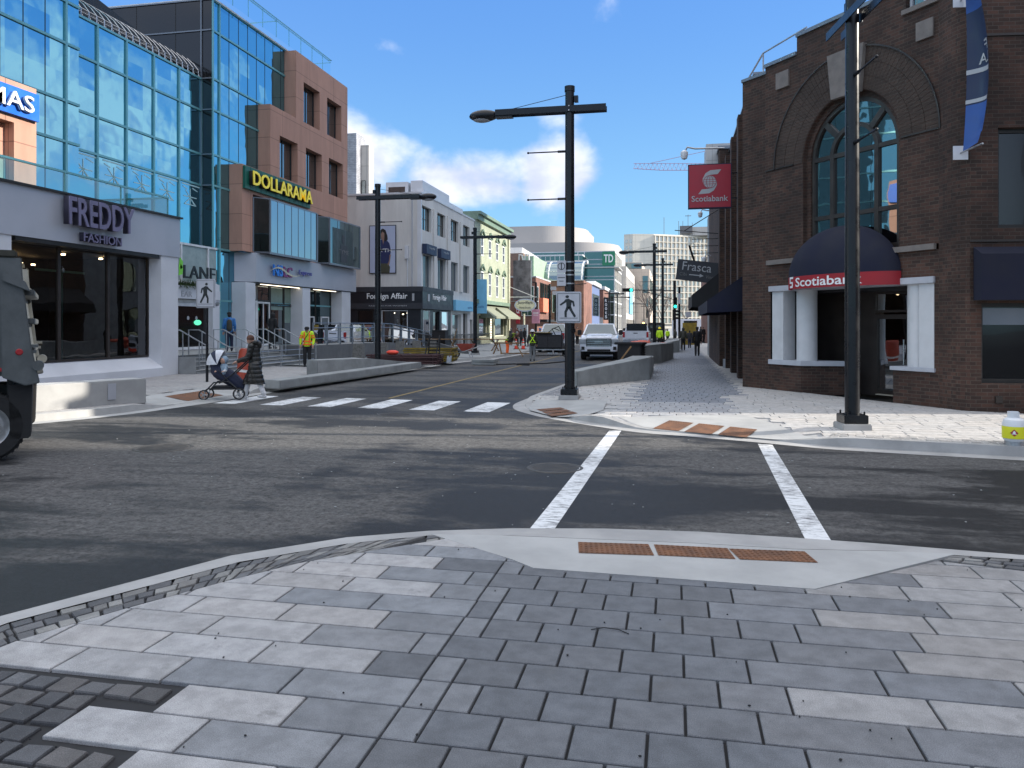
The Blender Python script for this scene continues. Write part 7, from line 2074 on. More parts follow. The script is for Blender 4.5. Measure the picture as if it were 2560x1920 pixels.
def cone(loc, label):
    t = thing('traffic_cone', label, 'cone', loc, group='orange traffic cones')
    mb = MB(); mb.box(-.19, .19, -.19, .19, 0, .04); mb.build('base', 'black_matte', t)
    mb = MB(); mb.lathe([(.14, .04), (.03, .72), (0, .72)], (0, 0, 0), 14); mb.build('cone', 'cone_orange', t, smooth=True)
    mb = MB(); mb.lathe([(.106, .26), (.079, .42)], (0, 0, 0), 14); mb.lathe([(.066, .50), (.054, .58)], (0, 0, 0), 14); mb.build('reflective_bands', 'reflective', t, smooth=True)
    return t
c0 = cone((-10.8, 53.6, .14), 'left-hand cone of the pair behind the sawhorse')
dup_thing(c0, (-10.3, 53.6, .14), 0, 'right-hand cone of the pair behind the sawhorse')
dup_thing(c0, (-2.1, 44.5, .10), 0, 'tall orange cone behind the netting, under the hi-vis jacket worker')
dup_thing(c0, (-.35, 44.0, .14), 0, 'orange cone on the pavement right of the netting')
dup_thing(c0, (-1.6, 52.5, .14), 0, 'small far orange cone beside the lamp pole')
# railings by the shops
t = thing('black_railing', 'black iron railing along the left pavement before the pale blue sign', 'railing', (-15.6, 51, .14))
mb = MB(); mb.box(-15.63, -15.57, 51.5, 66, 1.10, 1.15); mb.box(-15.62, -15.58, 51.5, 66, .2, .24)
for i in range(73): mb.box(-15.61, -15.59, 51.55 + .2 * i, 51.575 + .2 * i, .2, 1.1)
mb.build('bars', 'black_paint', t, world=True)
t = thing('utility_box', 'black utility cabinet at the corner of the black shopfront', 'cabinet', (-15.3, 50.2, .14)); mb = MB(); mb.box(-.45, .45, -.4, .4, 0, 1.3); mb.box(-.48, .48, -.43, .43, 1.3, 1.36); mb.build('cabinet', 'black_matte', t, bevel=.02)
t = thing('grey_utility_box', 'pale grey utility cabinet by the low brick building', 'cabinet', (-14.2, 73.5, .1)); mb = MB(); mb.box(-.5, .5, -.3, .3, 0, 1.75); mb.box(-.02, .02, -.32, -.3, .1, 1.65); mb.build('cabinet', 'galvanised', t, bevel=.02)
# red upright container behind the woman
t = thing('red_container', 'orange-red upright container standing behind the woman with the pram', 'container', (-12.7, 21.4, .15), R(20))
mb = MB(Matrix.Rotation(R(7), 4, 'Y')); mb.lathe([(0, 0), (.20, 0), (.24, .05), (.24, .9), (.20, .98), (0, .98)], (0, 0, 0), 20); mb.build('barrel', 'container_red', t, smooth=True)
mb = MB(Matrix.Rotation(R(7), 4, 'Y')); mb.lathe([(.245, .28), (.245, .36)], (0, 0, 0), 20); mb.build('band', 'reflective', t)
# propane tank
t = thing('propane_tank', 'white and yellow propane tank standing on the sunlit pavement at the right edge', 'gas tank', (4.72, 12.25, .15))
mb = MB(); mb.lathe([(0, .04), (.10, .04), (.135, .08), (.148, .13), (.148, .30), (.13, .36), (.07, .40), (0, .41)], (0, 0, 0), 32); mb.build('tank', 'tank_white', t, smooth=True)
mb = MB(); mb.lathe([(.1495, .10), (.1505, .12), (.1505, .265), (.1495, .27)], (0, 0, 0), 32); mb.build('yellow_label', 'tank_yellow', t, smooth=True)
mb = MB(); mb.lathe([(.115, 0), (.122, 0), (.122, .05), (.115, .05)], (0, 0, 0), 24); mb.build('foot_ring', 'galvanised', t)
mb = MB(); mb.lathe([(.085, .36), (.085, .47), (.08, .47), (.08, .36)], (0, 0, 0), 24, a0=.5, a1=5.2); mb.lathe([(.02, .38), (.02, .45), (0, .45)], (0, 0, 0), 10); mb.build('collar', 'tank_white', t, smooth=True)
mb = MB(); dl = Vector((-.35, -.94, 0)).normalized(); tl = Vector((-dl.y, dl.x, 0)); cc = dl * .153 + Vector((0, 0, .185))
mb.add([cc + tl * .05 * a + Z_ * .05 * b_ + dl * (-.004 if abs(a) else 0) for a, b_ in ((0, -1), (1, 0), (0, 1), (-1, 0))], [(0, 1, 2, 3)]); mb.build('flammable_diamond', 'sign_red', t)
mb = MB(); mb.add([cc + dl * .003 + tl * .015 * a + Z_ * (.012 + .02 * b_) for a, b_ in ((-1, -1), (1, -1), (1.1, 0), (0, 1), (-1.1, 0))], [(0, 1, 2, 3, 4)]); mb.add([cc + dl * .003 + tl * .028 * a + Z_ * (-.014 + .005 * b_) for a, b_ in ((-1, -1), (1, -1), (1, 1), (-1, 1))], [(0, 1, 2, 3)]); mb.build('diamond_print', 'letter_white', t)

# ------------------------------------------------------------------ vehicles
def wheel(parent, x, y, r, wdt, side, name='wheel'):
    """tyre and rim; axle along x, outer face towards side"""
    mb = MB(); prof = [(r * .62, -wdt / 2), (r * .9, -wdt / 2), (r, -wdt / 2 + .035), (r, wdt / 2 - .035), (r * .9, wdt / 2), (r * .62, wdt / 2)]
    mb.lathe(prof, (x, y, r), 28, axis='x'); w_ = mb.build(name, 'rubber', parent, smooth=True)
    mb = MB(); o = side * wdt / 2
    mb.lathe([(0, o * .55), (r * .12, o * .9), (r * .16, o * .6), (r * .5, o * .45), (r * .60, o * .9), (r * .64, o * .95)], (x, y, r), 24, axis='x')
    for k in range(6):
        a = k * math.pi / 3; mb.tube([(x + o * .8, y + r * .1 * math.cos(a), r + r * .1 * math.sin(a)), (x + o * .85, y + r * .56 * math.cos(a), r + r * .56 * math.sin(a))], r * .07, 5)
    mb.build('rim', 'rim_metal', w_, smooth=True)
    return w_
def pickup(name, label, paint_m, loc, rz, beacon=False, group=None):
    """front faces -y; about 5.9 m long"""
    t = thing(name, label, 'pickup truck', loc, rz, group)
    W_ = .98; nose, tail = -2.75, 3.1
    # lower body with wheel arches cut into the profile
    def side_prof():
        p = [(nose + .05, .52), (nose, .75), (nose + .02, 1.02), (nose + .10, 1.18), (-1.45, 1.30), (-1.2, 1.32), (1.25, 1.32), (1.25, 1.38), (tail, 1.38), (tail, .62)]
        for cy in (2.05, -1.75):
            p += [(cy + .56 * math.cos(R(a)), .45 + .56 * math.sin(R(a))) for a in range(0, 181, 15)]
        p += []
        return p
    mb = MB()
    prof = side_prof()
    mb.extr(prof, -W_, W_); body = mb.build('body', paint_m, t, bevel=.045, smooth=True)
    # hood bulge
    mb = MB(); mb.add([(-.62, nose + .25, 1.20), (.62, nose + .25, 1.20), (.7, -1.35, 1.33), (-.7, -1.35, 1.33), (-.5, nose + .35, 1.27), (.5, nose + .35, 1.27), (.58, -1.4, 1.38), (-.58, -1.4, 1.38)], [(4, 5, 6, 7), (0, 1, 5, 4), (1, 2, 6, 5), (3, 0, 4, 7)]); mb.build('hood', paint_m, t, bevel=.02, smooth=True)
    mb = MB(); mb.box(-.42, .42, nose + .38, nose + .48, 1.272, 1.285); mb.build('hood_scoop', 'black_matte', t)
    # cab
    cab = [(-W_ + .04, -1.35, 1.30), (W_ - .04, -1.35, 1.30), (W_ - .04, 1.25, 1.32), (-W_ + .04, 1.25, 1.32), (-.74, -.55, 1.90), (.74, -.55, 1.90), (.76, .95, 1.92), (-.76, .95, 1.92)]
    mb = MB(); mb.add(cab, [(3, 2, 1, 0), (4, 5, 6, 7), (0, 1, 5, 4), (1, 2, 6, 5), (2, 3, 7, 6), (3, 0, 4, 7)]); mb.build('cab', paint_m, t, bevel=.05, smooth=True)
    C = [Vector(c) for c in cab]
    def pane(nm, a, b_, c, d, ins, out):
        P0 = [C[a], C[b_], C[c], C[d]]; ce = sum(P0, Vector()) / 4
        nrm = (P0[1] - P0[0]).cross(P0[2] - P0[0]).normalized()
        if nrm.dot(ce - Vector((0, 0, 1.6))) < 0: nrm = -nrm
        mb = MB(); mb.add([p.lerp(ce, ins) + nrm * out for p in P0], [(0, 1, 2, 3)]); mb.build(nm, 'car_glass', t)
    pane('windscreen', 0, 1, 5, 4, .10, .006); pane('rear_window', 2, 3, 7, 6, .14, .006)
    for s_ in (-1, 1):
        x0_, x1_ = s_ * (W_ - .035), s_ * .755
        for y0_, y1_, yt0, yt1 in ((-1.05, -.05, -.5, -.05), (.05, 1.0, .05, .82)):
            mb = MB(); zb_, zt_ = 1.38, 1.84
            def sp(y, z): return (s_ * ((W_ - .04) + (.745 - W_ + .04) * (z - 1.3) / .6 + .012), y, z)
            mb.add([sp(y0_, zb_), sp(y1_, zb_), sp(yt1, zt_), sp(yt0, zt_)], [(0, 1, 2, 3)]); mb.build('side_window', 'car_glass', t)
        mb = MB(); mb.box(s_ * (W_ + .02), s_ * (W_ + .24), -1.12, -1.0, 1.30, 1.58) if s_ > 0 else mb.box(-W_ - .24, -W_ - .02, -1.12, -1.0, 1.30, 1.58); mb.build('mirror', 'black_matte', t, bevel=.03)
        wheel(t, s_ * (W_ - .13), -1.75, .42, .27, s_); wheel(t, s_ * (W_ - .13), 2.05, .42, .27, s_)
        mb = MB(); a0, a1 = sorted((s_ * .66, s_ * (W_ + .004))); mb.box(a0, a1, nose - .02, nose + .28, .86, 1.10); mb.build('headlight', 'lens_clear', t, bevel=.02)
        mb = MB(); a0, a1 = sorted((s_ * .82, s_ * (W_ + .003))); mb.box(a0, a1, tail - .08, tail + .012, .88, 1.30); mb.build('tail_light', 'lens_red', t, bevel=.01)
        mb = MB(); a0, a1 = sorted((s_ * .74, s_ * .90)); mb.box(a0, a1, nose - .10, nose - .07, .55, .72); mb.build('fog_light', 'black_matte', t)
        for y in (-.15, .95):
            mb = MB(); a0, a1 = sorted((s_ * W_, s_ * (W_ + .03))); mb.box(a0, a1, y - .1, y + .1, 1.12, 1.16); mb.build('door_handle', paint_m, t)
    mb = MB(); mb.box(-.66, .66, nose - .035, nose + .02, .70, 1.14); gr = mb.build('grille', 'black_matte', t, bevel=.02)
    mb = MB()
    for z in (.76, .86, .96, 1.06): mb.box(-.62, .62, nose - .05, nose - .03, z - .018, z + .018)
    mb.box(-.22, .22, nose - .07, nose - .04, .93, 1.0); mb.build('grille_bars', 'chrome', gr)
    mb = MB(); mb.add([(x, y, z) for x, y in ((-W_ - .01, nose + .3), (-.86, nose - .08), (.86, nose - .08), (W_ + .01, nose + .3)) for z in (.46, .72)], [(0, 2, 3, 1), (2, 4, 5, 3), (4, 6, 7, 5), (1, 3, 5, 7), (0, 6, 4, 2)]); mb.build('front_bumper', paint_m, t, bevel=.02)
    mb = MB(); mb.box(-.6, .6, nose - .09, nose - .075, .47, .58); mb.build('air_intake', 'black_matte', t)
    mb = MB(); mb.box(-.92, .92, tail - .02, tail + .16, .55, .74); mb.build('rear_bumper', 'chrome', t, bevel=.02)
    mb = MB(); mb.box(-.80, .80, tail + .001, tail + .03, .80, 1.34); tg = mb.build('tailgate', paint_m, t, bevel=.02)
    mb = MB(); mb.box(-.16, .16, tail + .03, tail + .04, 1.18, 1.24); mb.build('tailgate_handle', 'black_matte', tg)
    mb = MB(); mb.box(-.84, .84, 1.3, tail - .06, 1.36, 1.386); mb.build('bed_liner', 'black_matte', t)
    mb = MB(); mb.box(-.7, .7, -2.3, 2.7, .28, .5); mb.build('chassis', 'black_matte', t)
    if beacon:
        mb = MB(); mb.ball((-.5, .4, 1.98), .09, 10, 6); mb.build('beacon', 'amber_beacon', t)
        mb = MB(); mb.box(-.8, .8, 1.25, 1.4, 1.38, 1.95); mb.build('rack', 'black_paint', t)
    return t
pickup('pickup_truck', 'big white pickup with a chrome grille facing us in the street', 'truck_white', (-3.95, 43.4, 0), R(3))
pickup('pickup_truck', 'silver work pickup seen from behind with an amber beacon, behind the white one', 'truck_white', (-2.85, 63.6, 0), R(180), beacon=True)
pickup('pickup_truck', 'white pickup parked behind the black trailer generator, tail towards us', 'truck_white', (-8.1, 54.6, 0), R(180))
t = thing('trailer_generator', 'black site generator trailer with hoses behind the worker in braces', 'generator', (-7.3, 46.7, 0), R(4))
mb = MB(); mb.box(-.95, .75, -.6, .7, .42, 1.25); mb.box(-.9, .1, -.55, .65, 1.25, 1.36); mb.build('housing', 'black_matte', t, bevel=.03)
mb = MB(); mb.box(-.92, .05, -.6, .3, 1.36, 1.40); mb.build('lid', 'timber_yellow', t)
mb = MB(); mb.box(-.9, -.13, -.62, -.605, .5, 1.15); mb.box(-.09, .7, -.62, -.605, .5, 1.15); mb.build('door_panel', 'cloth_charcoal', t)
mb = MB(); mb.box(-1.0, .9, -.7, .8, .34, .40); mb.tube([(.2, -.7, .36), (.3, -1.3, .1)], .04, 6); mb.box(-.1, .5, -.95, -.7, .12, .2); mb.build('chassis', 'galvanised', t)
for s_ in (-1, 1): wheel(t, s_ * .92 - .1, .1, .30, .2, s_)
mb = MB(); mb.tube([(.3, 0, 1.25), (.1, 0, 1.6), (.5, .1, 1.75), (.7, 0, 1.4), (.62, -.3, .9), (.8, -.6, .3)], .035, 6); mb.tube([(-.1, 0, 1.4), (.2, .1, 1.65), (.55, 0, 1.5)], .03, 6); mb.build('hose', 'rubber', t)
t = thing('road_hose', 'black hose trailing across the road from the generator', 'hose', (-7, 40, 0))
mb = MB(); mb.tube([(-9.0, 34.7, .03), (-8.2, 34.6, .03), (-7.2, 35.6, .03), (-7.0, 35.0, .03), (-6.4, 34.8, .03)], .03, 6); mb.tube([(-7.2, 35.6, .03), (-6.0, 36.2, .03), (-5.2, 38.6, .03), (-5.4, 41, .03), (-6.5, 46.5, .05)], .03, 6); mb.build('hose', 'rubber', t, world=True)
# distant vehicles
def far_car(loc, rz, label, m_, h=1.5, cat='car', van=False):
    t = thing('parked_car', label, cat, loc, rz, 'distant vehicles at the end of the street')
    mb = MB(); pr = [(-2.2, .3), (-2.25, .8), (-1.2, .95), (-.6, h), (1.2, h), (1.9, .95), (2.2, .9), (2.2, .3)] if not van else [(-2.4, .3), (-2.4, 1.1), (-2.0, 1.9), (-1.7, h), (2.6, h), (2.6, .3)]
    mb.extr(pr, -.9, .9); mb.build('body', m_, t, bevel=.08, smooth=True)
    mb = MB(); zc = h - .32; mb.box(-.75, .75, -2.12 if van else -1.05, -1.0, zc - .35, zc); mb.box(-.92, .92, -.6, 1.1, zc - .22, zc + .1); mb.box(-.7, .7, 1.4, 2.62 if van else 1.62, zc - .3, zc); mb.build('windows', 'car_glass', t)
    for s_ in (-1, 1):
        for y in (-1.4, 1.4): wheel(t, s_ * .82, y, .32, .2, s_)
        mb = MB(); mb.box(s_ * .7 - .12, s_ * .7 + .12, -2.3 if not van else -2.45, -2.2, .65, .82); mb.build('headlight', 'lens_clear', t)
far_car((-1.9, 92, 0), R(180), 'dark van stopped beyond the far crossing, left of the lamp', 'cloth_charcoal', 2.1, 'van', True)
far_car((2.4, 105, .1), R(90), 'white van crossing beyond the pedestrians on the right', 'truck_white', 2.5, 'van', True)
far_car((-4.3, 120, 0), R(0), 'pale car far down the middle of the street', 'truck_white')
far_car((-6.0, 138, 0), R(0), 'dark car far down the street behind the pickup roofs', 'cloth_charcoal')
# dump truck leaving the frame on the left, tail towards the junction
DT = thing('dump_truck', 'grey dump truck partly in view at the left edge, tail and rear wheel showing', 'dump truck', tuple(cw(-6.5, 10.8)), YAW + R(30))
t = DT   # local: x = to the right of the picture (truck's rear at +x), y = away from us
mb = MB()
# near and far side sheets with rear posts
for y in (0.0, 2.38):
    mb.add([(x, yy, z) for yy in (y, y + .07) for x, z in ((-4.6, 1.25), (-.47, 1.25), (-.47, 2.62), (-4.6, 2.62))], [(0, 1, 2, 3), (7, 6, 5, 4), (0, 4, 5, 1), (1, 5, 6, 2), (2, 6, 7, 3), (3, 7, 4, 0)])
mb.box(-4.6, -.3, .07, 2.38, 1.15, 1.25); mb.box(-4.66, -4.6, 0, 2.45, 1.2, 3.0)
for y in (-.05, 2.4): mb.box(-4.6, -.4, y, y + .1, 2.56, 2.70)
for x in (-1.3, -2.3, -3.3, -4.3):
    for y in (-.06, 2.45): mb.box(x - .08, x + .08, y, y + .07, 1.25, 2.56)
mb.box(-4.6, -.44, -.05, .0, 1.25, 1.36)
mb.build('dump_body', 'truck_steel', t, bevel=.012)
for y in (-.09, 2.40):
    mb = MB(); mb.add([(x, yy, z) for yy in (y, y + .13) for x, z in ((-.50, 2.76), (-.25, 2.76), (-.22, 2.35), (-.13, 1.55), (-.03, 1.05), (-.20, 1.02), (-.47, 1.14))], [(0, 1, 2, 3, 4, 5, 6), (13, 12, 11, 10, 9, 8, 7)] + [(i, (i + 1) % 7, 7 + (i + 1) % 7, 7 + i) for i in range(7)])
    mb.build('rear_post', 'truck_steel', t, bevel=.012)
    mb = MB(); mb.box(-.56, -.30, y - .02, y + .15, 2.76, 2.86); mb.box(-.29, -.24, y + .02, y + .1, 2.5, 2.78); mb.build('post_cap', 'cloth_olive', t, bevel=.02)
    mb = MB(); mb.add([(x, yy, z) for yy in (y - .06, y + .19) for x, z in ((-.46, 2.56), (-.20, 2.44), (-.14, 2.30), (-.46, 2.44))], [(0, 1, 2, 3), (7, 6, 5, 4), (0, 4, 5, 1), (1, 5, 6, 2), (2, 6, 7, 3), (3, 7, 4, 0)]); mb.build('canopy_hook', 'truck_steel', t, bevel=.008)
    mb = MB(); mb.box(-.17, -.05, y + .02, y + .10, 1.54, 1.58); mb.box(-.17, -.07, y + .02, y + .10, 1.46, 1.50); mb.build('tailgate_latch', 'truck_steel', t)
    mb = MB(); mb.lathe([(.0, y - .03), (.07, y - .03), (.07, y + .14)], (-.05, 0, 1.29), 14, axis='y'); mb.build('pivot', 'truck_steel', t)
    mb = MB(); mb.lathe([(0, y - .012), (.035, y - .012), (.045, y - .002)], (-.27, 0, 1.48), 14, axis='y'); mb.build('marker_light', 'lens_red', t)
mb = MB(); mb.add([(x, yy, z) for yy in (.05, 2.40) for x, z in ((-.36, 2.6), (-.30, 2.6), (-.12, 1.15), (-.18, 1.15))], [(0, 1, 2, 3), (7, 6, 5, 4), (0, 4, 5, 1), (1, 5, 6, 2), (2, 6, 7, 3), (3, 7, 4, 0)])
for z in (1.5, 1.9, 2.3): mb.box(-.30, -.10, .1, 2.35, z - .04, z + .04)
mb.build('tailgate', 'truck_steel', t, bevel=.01)
mb = MB(); mb.box(-1.6, -.46, -.06, -.05, 1.22, 1.27); mb.build('reflector_stripe', 'lens_red', t)
mb = MB(); mb.box(-6.5, -.35, .75, 1.0, .72, .98); mb.box(-6.5, -.35, 1.45, 1.7, .72, .98); mb.box(-.42, -.35, .1, 2.35, .8, 1.1); mb.build('chassis_rail', 'black_matte', t)
for y in (.02, 1.86):
    mb = MB(); mb.add([(x, yy, z) for yy in (y, y + .55) for x, z in ((-.40, 1.03), (-.12, 1.03), (-.14, .32), (-.17, .29), (-.38, .29))], [(0, 1, 2, 3, 4), (9, 8, 7, 6, 5)] + [(i, (i + 1) % 5, 5 + (i + 1) % 5, 5 + i) for i in range(5)]); mb.build('mudflap', 'rubber', t)
rx = Matrix.Rotation(R(-90), 4, 'Z')
def truck_wheel(x, y):
    h_ = bpy.data.objects.new('wheel', None)
    m_ = Matrix.Translation((x, y, 0)) @ Matrix.Rotation(R(90), 4, 'Z')
    r = .47; wd = .28
    mb = MB(m_)
    mb.lathe([(r * .60, -wd / 2), (r * .92, -wd / 2), (r, -wd / 2 + .04), (r, wd / 2 - .04), (r * .92, wd / 2), (r * .60, wd / 2)], (0, 0, r), 36, axis='x')
    for k in range(36):
        a = k * math.pi / 18; mb.box(-wd / 2 + .03, wd / 2 - .03, -.012, .012, r - .01, r + .012, Matrix.Translation((0, 0, r)) @ Matrix.Rotation(a, 4, 'X'))
    w_ = mb.build('wheel', 'rubber', t, smooth=True)
    mb = MB(m_)
    for s_ in (-1, 1): mb.lathe([(0, s_ * wd * .42), (.09, s_ * wd * .42), (.11, s_ * wd * .1), (.2, s_ * wd * .05), (.26, s_ * wd * .40), (.285, s_ * wd * .48)], (0, 0, r), 28, axis='x')
    for k in range(10):
        a = k * math.pi / 5; mb.lathe([(0, -wd * .16), (.014, -wd * .16), (.014, -wd * .04)], (0, .15 * math.cos(a), r + .15 * math.sin(a)), 6, axis='x')
    mb.build('rim', 'rim_metal', w_, smooth=True)
for x in (-.66, -1.95, -5.6):
    for y in (.02, 2.05): truck_wheel(x, y + .14)
mb = MB(); mb.box(-6.6, -4.75, .1, 2.3, .9, 1.75); mb.add([(x, y, z) for y in (.12, 2.28) for x, z in ((-6.5, 1.75), (-4.8, 1.75), (-4.85, 2.65), (-6.0, 2.65))], [(0, 1, 2, 3), (7, 6, 5, 4), (0, 4, 5, 1), (1, 5, 6, 2), (2, 6, 7, 3), (3, 7, 4, 0)]); mb.box(-8.1, -6.55, .35, 2.05, .9, 1.6); mb.build('cab', 'truck_white', t, bevel=.05)
mb = MB(); mb.box(-5.95, -5.0, .095, .11, 1.8, 2.5); mb.box(-5.95, -5.0, 2.29, 2.3, 1.8, 2.5); mb.build('cab_window', 'car_glass', t)

# ------------------------------------------------------------------ people
def blob(name, caps, balls, mats, parent, vox=.014, pick=None, smooth_it=4, cut=None, post=None):
    """overlapping tapered limbs melted into one continuous surface"""
    bm = bmesh.new()
    mb = MB()
    for (p0, r0, p1, r1) in caps:
        p0, p1 = Vector(p0), Vector(p1); d = (p1 - p0); L = max(d.length, 1e-4); dn = d / L
        pts = [p0 - dn * r0 * .95, p0 - dn * r0 * .7, p0, p0.lerp(p1, .5), p1, p1 + dn * r1 * .7, p1 + dn * r1 * .95]
        mb.tube(pts, [r0 * .3, r0 * .72, r0, (r0 + r1) / 2, r1, r1 * .72, r1 * .3], 12)
    for c, r in balls: mb.ball(c, r, 16, 12)
    me = mb.mesh(name, 'cloth_black')
    o = bpy.data.objects.new(name, me); COL.objects.link(o)
    md = o.modifiers.new('r', 'REMESH'); md.mode = 'VOXEL'; md.voxel_size = vox; md.use_smooth_shade = True
    ms = o.modifiers.new('s', 'SMOOTH'); ms.iterations = smooth_it; ms.factor = .5
    dg = bpy.context.evaluated_depsgraph_get(); dg.update()
    me2 = bpy.data.meshes.new_from_object(o.evaluated_get(dg)); bpy.data.objects.remove(o)
    me2.name = name
    if cut:
        bm = bmesh.new(); bm.from_mesh(me2)
        for co, no in cut: bmesh.ops.bisect_plane(bm, geom=bm.verts[:] + bm.edges[:] + bm.faces[:], plane_co=co, plane_no=no, clear_outer=True)
        bm.to_mesh(me2); bm.free()
    if post:
        for v in me2.vertices: v.co = post(v.co, v.normal)
    me2.materials.clear()
    mats = mats if isinstance(mats, (list, tuple)) else [mats]
    for m in mats: me2.materials.append(M(m))
    for p in me2.polygons:
        p.use_smooth = True
        p.material_index = pick(p.center) if pick else 0
    return link(name, me2, parent)

def hand_caps(wr_, d, side, s=1.0, curl=.4):
    """palm, four bent unequal fingers and a thumb leaving the side of the palm"""
    d = Vector(d).normalized(); w_ = Vector(wr_)
    lat = d.cross(Z_); lat = lat.normalized() if lat.length > .1 else Vector((0, 1, 0))
    nrm = lat.cross(d).normalized(); out = [(w_, .026 * s, w_ + d * .07 * s, .034 * s)]
    for k, L in enumerate((.070, .080, .074, .058)):
        b_ = w_ + d * .085 * s + lat * (.030 - .020 * k) * s * side
        m_ = b_ + (d * (1 - curl * .3) - nrm * curl * .5).normalized() * L * .5 * s; e_ = m_ + (d * (1 - curl) - nrm * curl * 1.4).normalized() * L * .5 * s
        out += [(b_, .0095 * s, m_, .0088 * s), (m_, .0088 * s, e_, .0078 * s)]
    b_ = w_ + d * .025 * s + lat * .03 * s * side; e1 = b_ + (d * .6 + lat * side * .8).normalized() * .038 * s
    out += [(b_, .013 * s, e1, .011 * s), (e1, .011 * s, e1 + d * .03 * s, .009 * s)]
    return out

def person(label, loc, rz, h=1.72, stride=(0.0, 0.0), lean=0.0, arms=None, top='cloth_black', trousers='cloth_charcoal', shoes='cloth_black', skin='skin_light', hair='hair_dark', hat=None, hatmat=None, coat='jacket', vest=None, bag=None, head_turn=0.0, head_down=0.0, vox=.016, group='people along the street', knees=(0, 0), hood=False, near=False):
    """faces -y in its own frame; stride = how far each foot is placed forward (-y)"""
    k = h / 1.75
    t = thing('person', label, 'person', loc, rz, group)
    S = lambda x, y, z: Vector((x * k, y * k, z * k))
    hipz = .93; ly = lambda z: -lean * max(0, (z - .9))
    J = {}
    for i, sx in ((0, -1), (1, 1)):
        f = stride[i]
        J['hip', i] = S(sx * .085, 0, hipz - .02); J['ank', i] = S(sx * .10, -f * .50, .085 + (0.04 if f < -.3 else 0)); J['kne', i] = S(sx * .095, -f * .28 - .03 - knees[i], .50)
        J['toe', i] = J['ank', i] + S(0, -.15, -.05)
        J['sho', i] = S(sx * .185, ly(1.43), 1.43)
    arms = arms or [((-.24, .02, 1.14), (-.25, -.08, .90)), ((.24, .02, 1.14), (.25, -.08, .90))]
    A = []
    for i in (0, 1):
        e_, w_ = arms[i]
        A.append((S(e_[0], e_[1] + ly(e_[2]), e_[2]), S(w_[0], w_[1] + ly(w_[2]), w_[2])))
    head = S(0, ly(1.63) - .01 - head_down * .5, 1.635 - head_down * .3); nk = S(0, ly(1.5) + .01, 1.50)
    fd = Vector((math.sin(head_turn), -math.cos(head_turn), -head_down)).normalized(); sd = Vector((math.cos(head_turn), math.sin(head_turn), 0))
    caps = []; balls = []
    caps.append((S(0, 0, .93), .125 * k, S(0, ly(1.15), 1.15), .115 * k)); caps.append((S(0, ly(1.15), 1.15), .115 * k, S(0, ly(1.38), 1.36), .14 * k)); caps.append((J['sho', 0], .06 * k, J['sho', 1], .06 * k))
    caps.append((nk - Z_ * .06 * k, .055 * k, nk + Z_ * .05 * k, .05 * k))
    for i in (0, 1):
        caps += [(J['hip', i], .085 * k, J['kne', i], .055 * k), (J['kne', i], .055 * k, J['ank', i], .038 * k), (J['sho', i], .052 * k, A[i][0], .042 * k), (A[i][0], .042 * k, A[i][1], .028 * k)]
        caps += hand_caps(A[i][1], (A[i][1] - A[i][0]), -1 if i == 0 else 1, k * (1.0 if near else 1.15))
    balls.append((head, (.075 * k, .09 * k, .105 * k))); balls.append((head + fd * .02 * k - Z_ * .055 * k, .055 * k))
    balls.append((head + fd * .092 * k - Z_ * .012 * k, .016 * k)); balls.append((head + fd * .08 * k - Z_ * .055 * k, (.026 * k, .014 * k, .012 * k)))
    for s_ in (-1, 1):
        balls.append((head + sd * s_ * .076 * k, (.012 * k, .02 * k, .028 * k)))
    blob('body', caps, balls, [skin], t, vox * (.75 if near else 1), smooth_it=2)
    # eyes
    mb = MB()
    for s_ in (-1, 1): mb.ball(head + fd * .080 * k + sd * s_ * .03 * k + Z_ * .012 * k, (.011 * k, .008 * k, .007 * k), 8, 6)
    mb.build('eyes', 'letter_black', t, smooth=True)
    # trousers, shoes
    tc = [(S(0, 0, .95), .14 * k, S(0, 0, .88), .14 * k)]
    for i in (0, 1): tc += [(J['hip', i], .105 * k, J['kne', i], .076 * k), (J['kne', i], .076 * k, J['ank', i] + Z_ * .03 * k, .064 * k)]
    blob('trousers', tc, [], trousers, t, vox)
    for i in (0, 1):
        blob('shoe', [(J['ank', i] + Vector((0, .03, -.035)) * k, .045 * k, J['toe', i] + Vector((0, 0, .015)) * k, .036 * k), (J['ank', i] + Z_ * .02 * k, .045 * k, J['ank', i] - Z_ * .03 * k, .048 * k)], [], shoes, t, vox * .8, cut=[((0, 0, .004), (0, 0, -1))], smooth_it=1)
    # coat
    hem = {'jacket': .86, 'long': .42, 'short': .92}[coat]
    cc = [(S(0, ly(1.38), 1.38), .165 * k, S(0, ly(1.15), 1.12), .155 * k), (S(0, ly(1.15), 1.12), .155 * k, S(0, 0, .92), .17 * k), (J['sho', 0], .082 * k, J['sho', 1], .082 * k), (nk - Z_ * .05 * k, .075 * k, nk, .07 * k)]
    if coat == 'long':
        mid = (J['kne', 0] + J['kne', 1]) / 2
        cc += [(S(0, 0, .92), .175 * k, mid + Z_ * .0, .19 * k)]
        for i in (0, 1): cc += [(J['hip', i], .15 * k, J['kne', i], .145 * k), (J['kne', i], .145 * k, J['kne', i].lerp(J['ank', i], .45), .135 * k)]
    for i in (0, 1): cc += [(J['sho', i], .080 * k, A[i][0], .064 * k), (A[i][0], .064 * k, A[i][1].lerp(A[i][0], .12), .048 * k)]
    pf = None
    if coat == 'long' and near:
        def pf(c, n): 
            q = abs(math.sin(c.z * 3.14159 / .105)); return c + n * (.018 * (q ** .5) - .008)
    blob(coat + '_coat' if coat == 'long' else 'jacket', cc, [], top, t, vox, cut=[((0, 0, hem * k), (0, 0, -1))], post=pf)
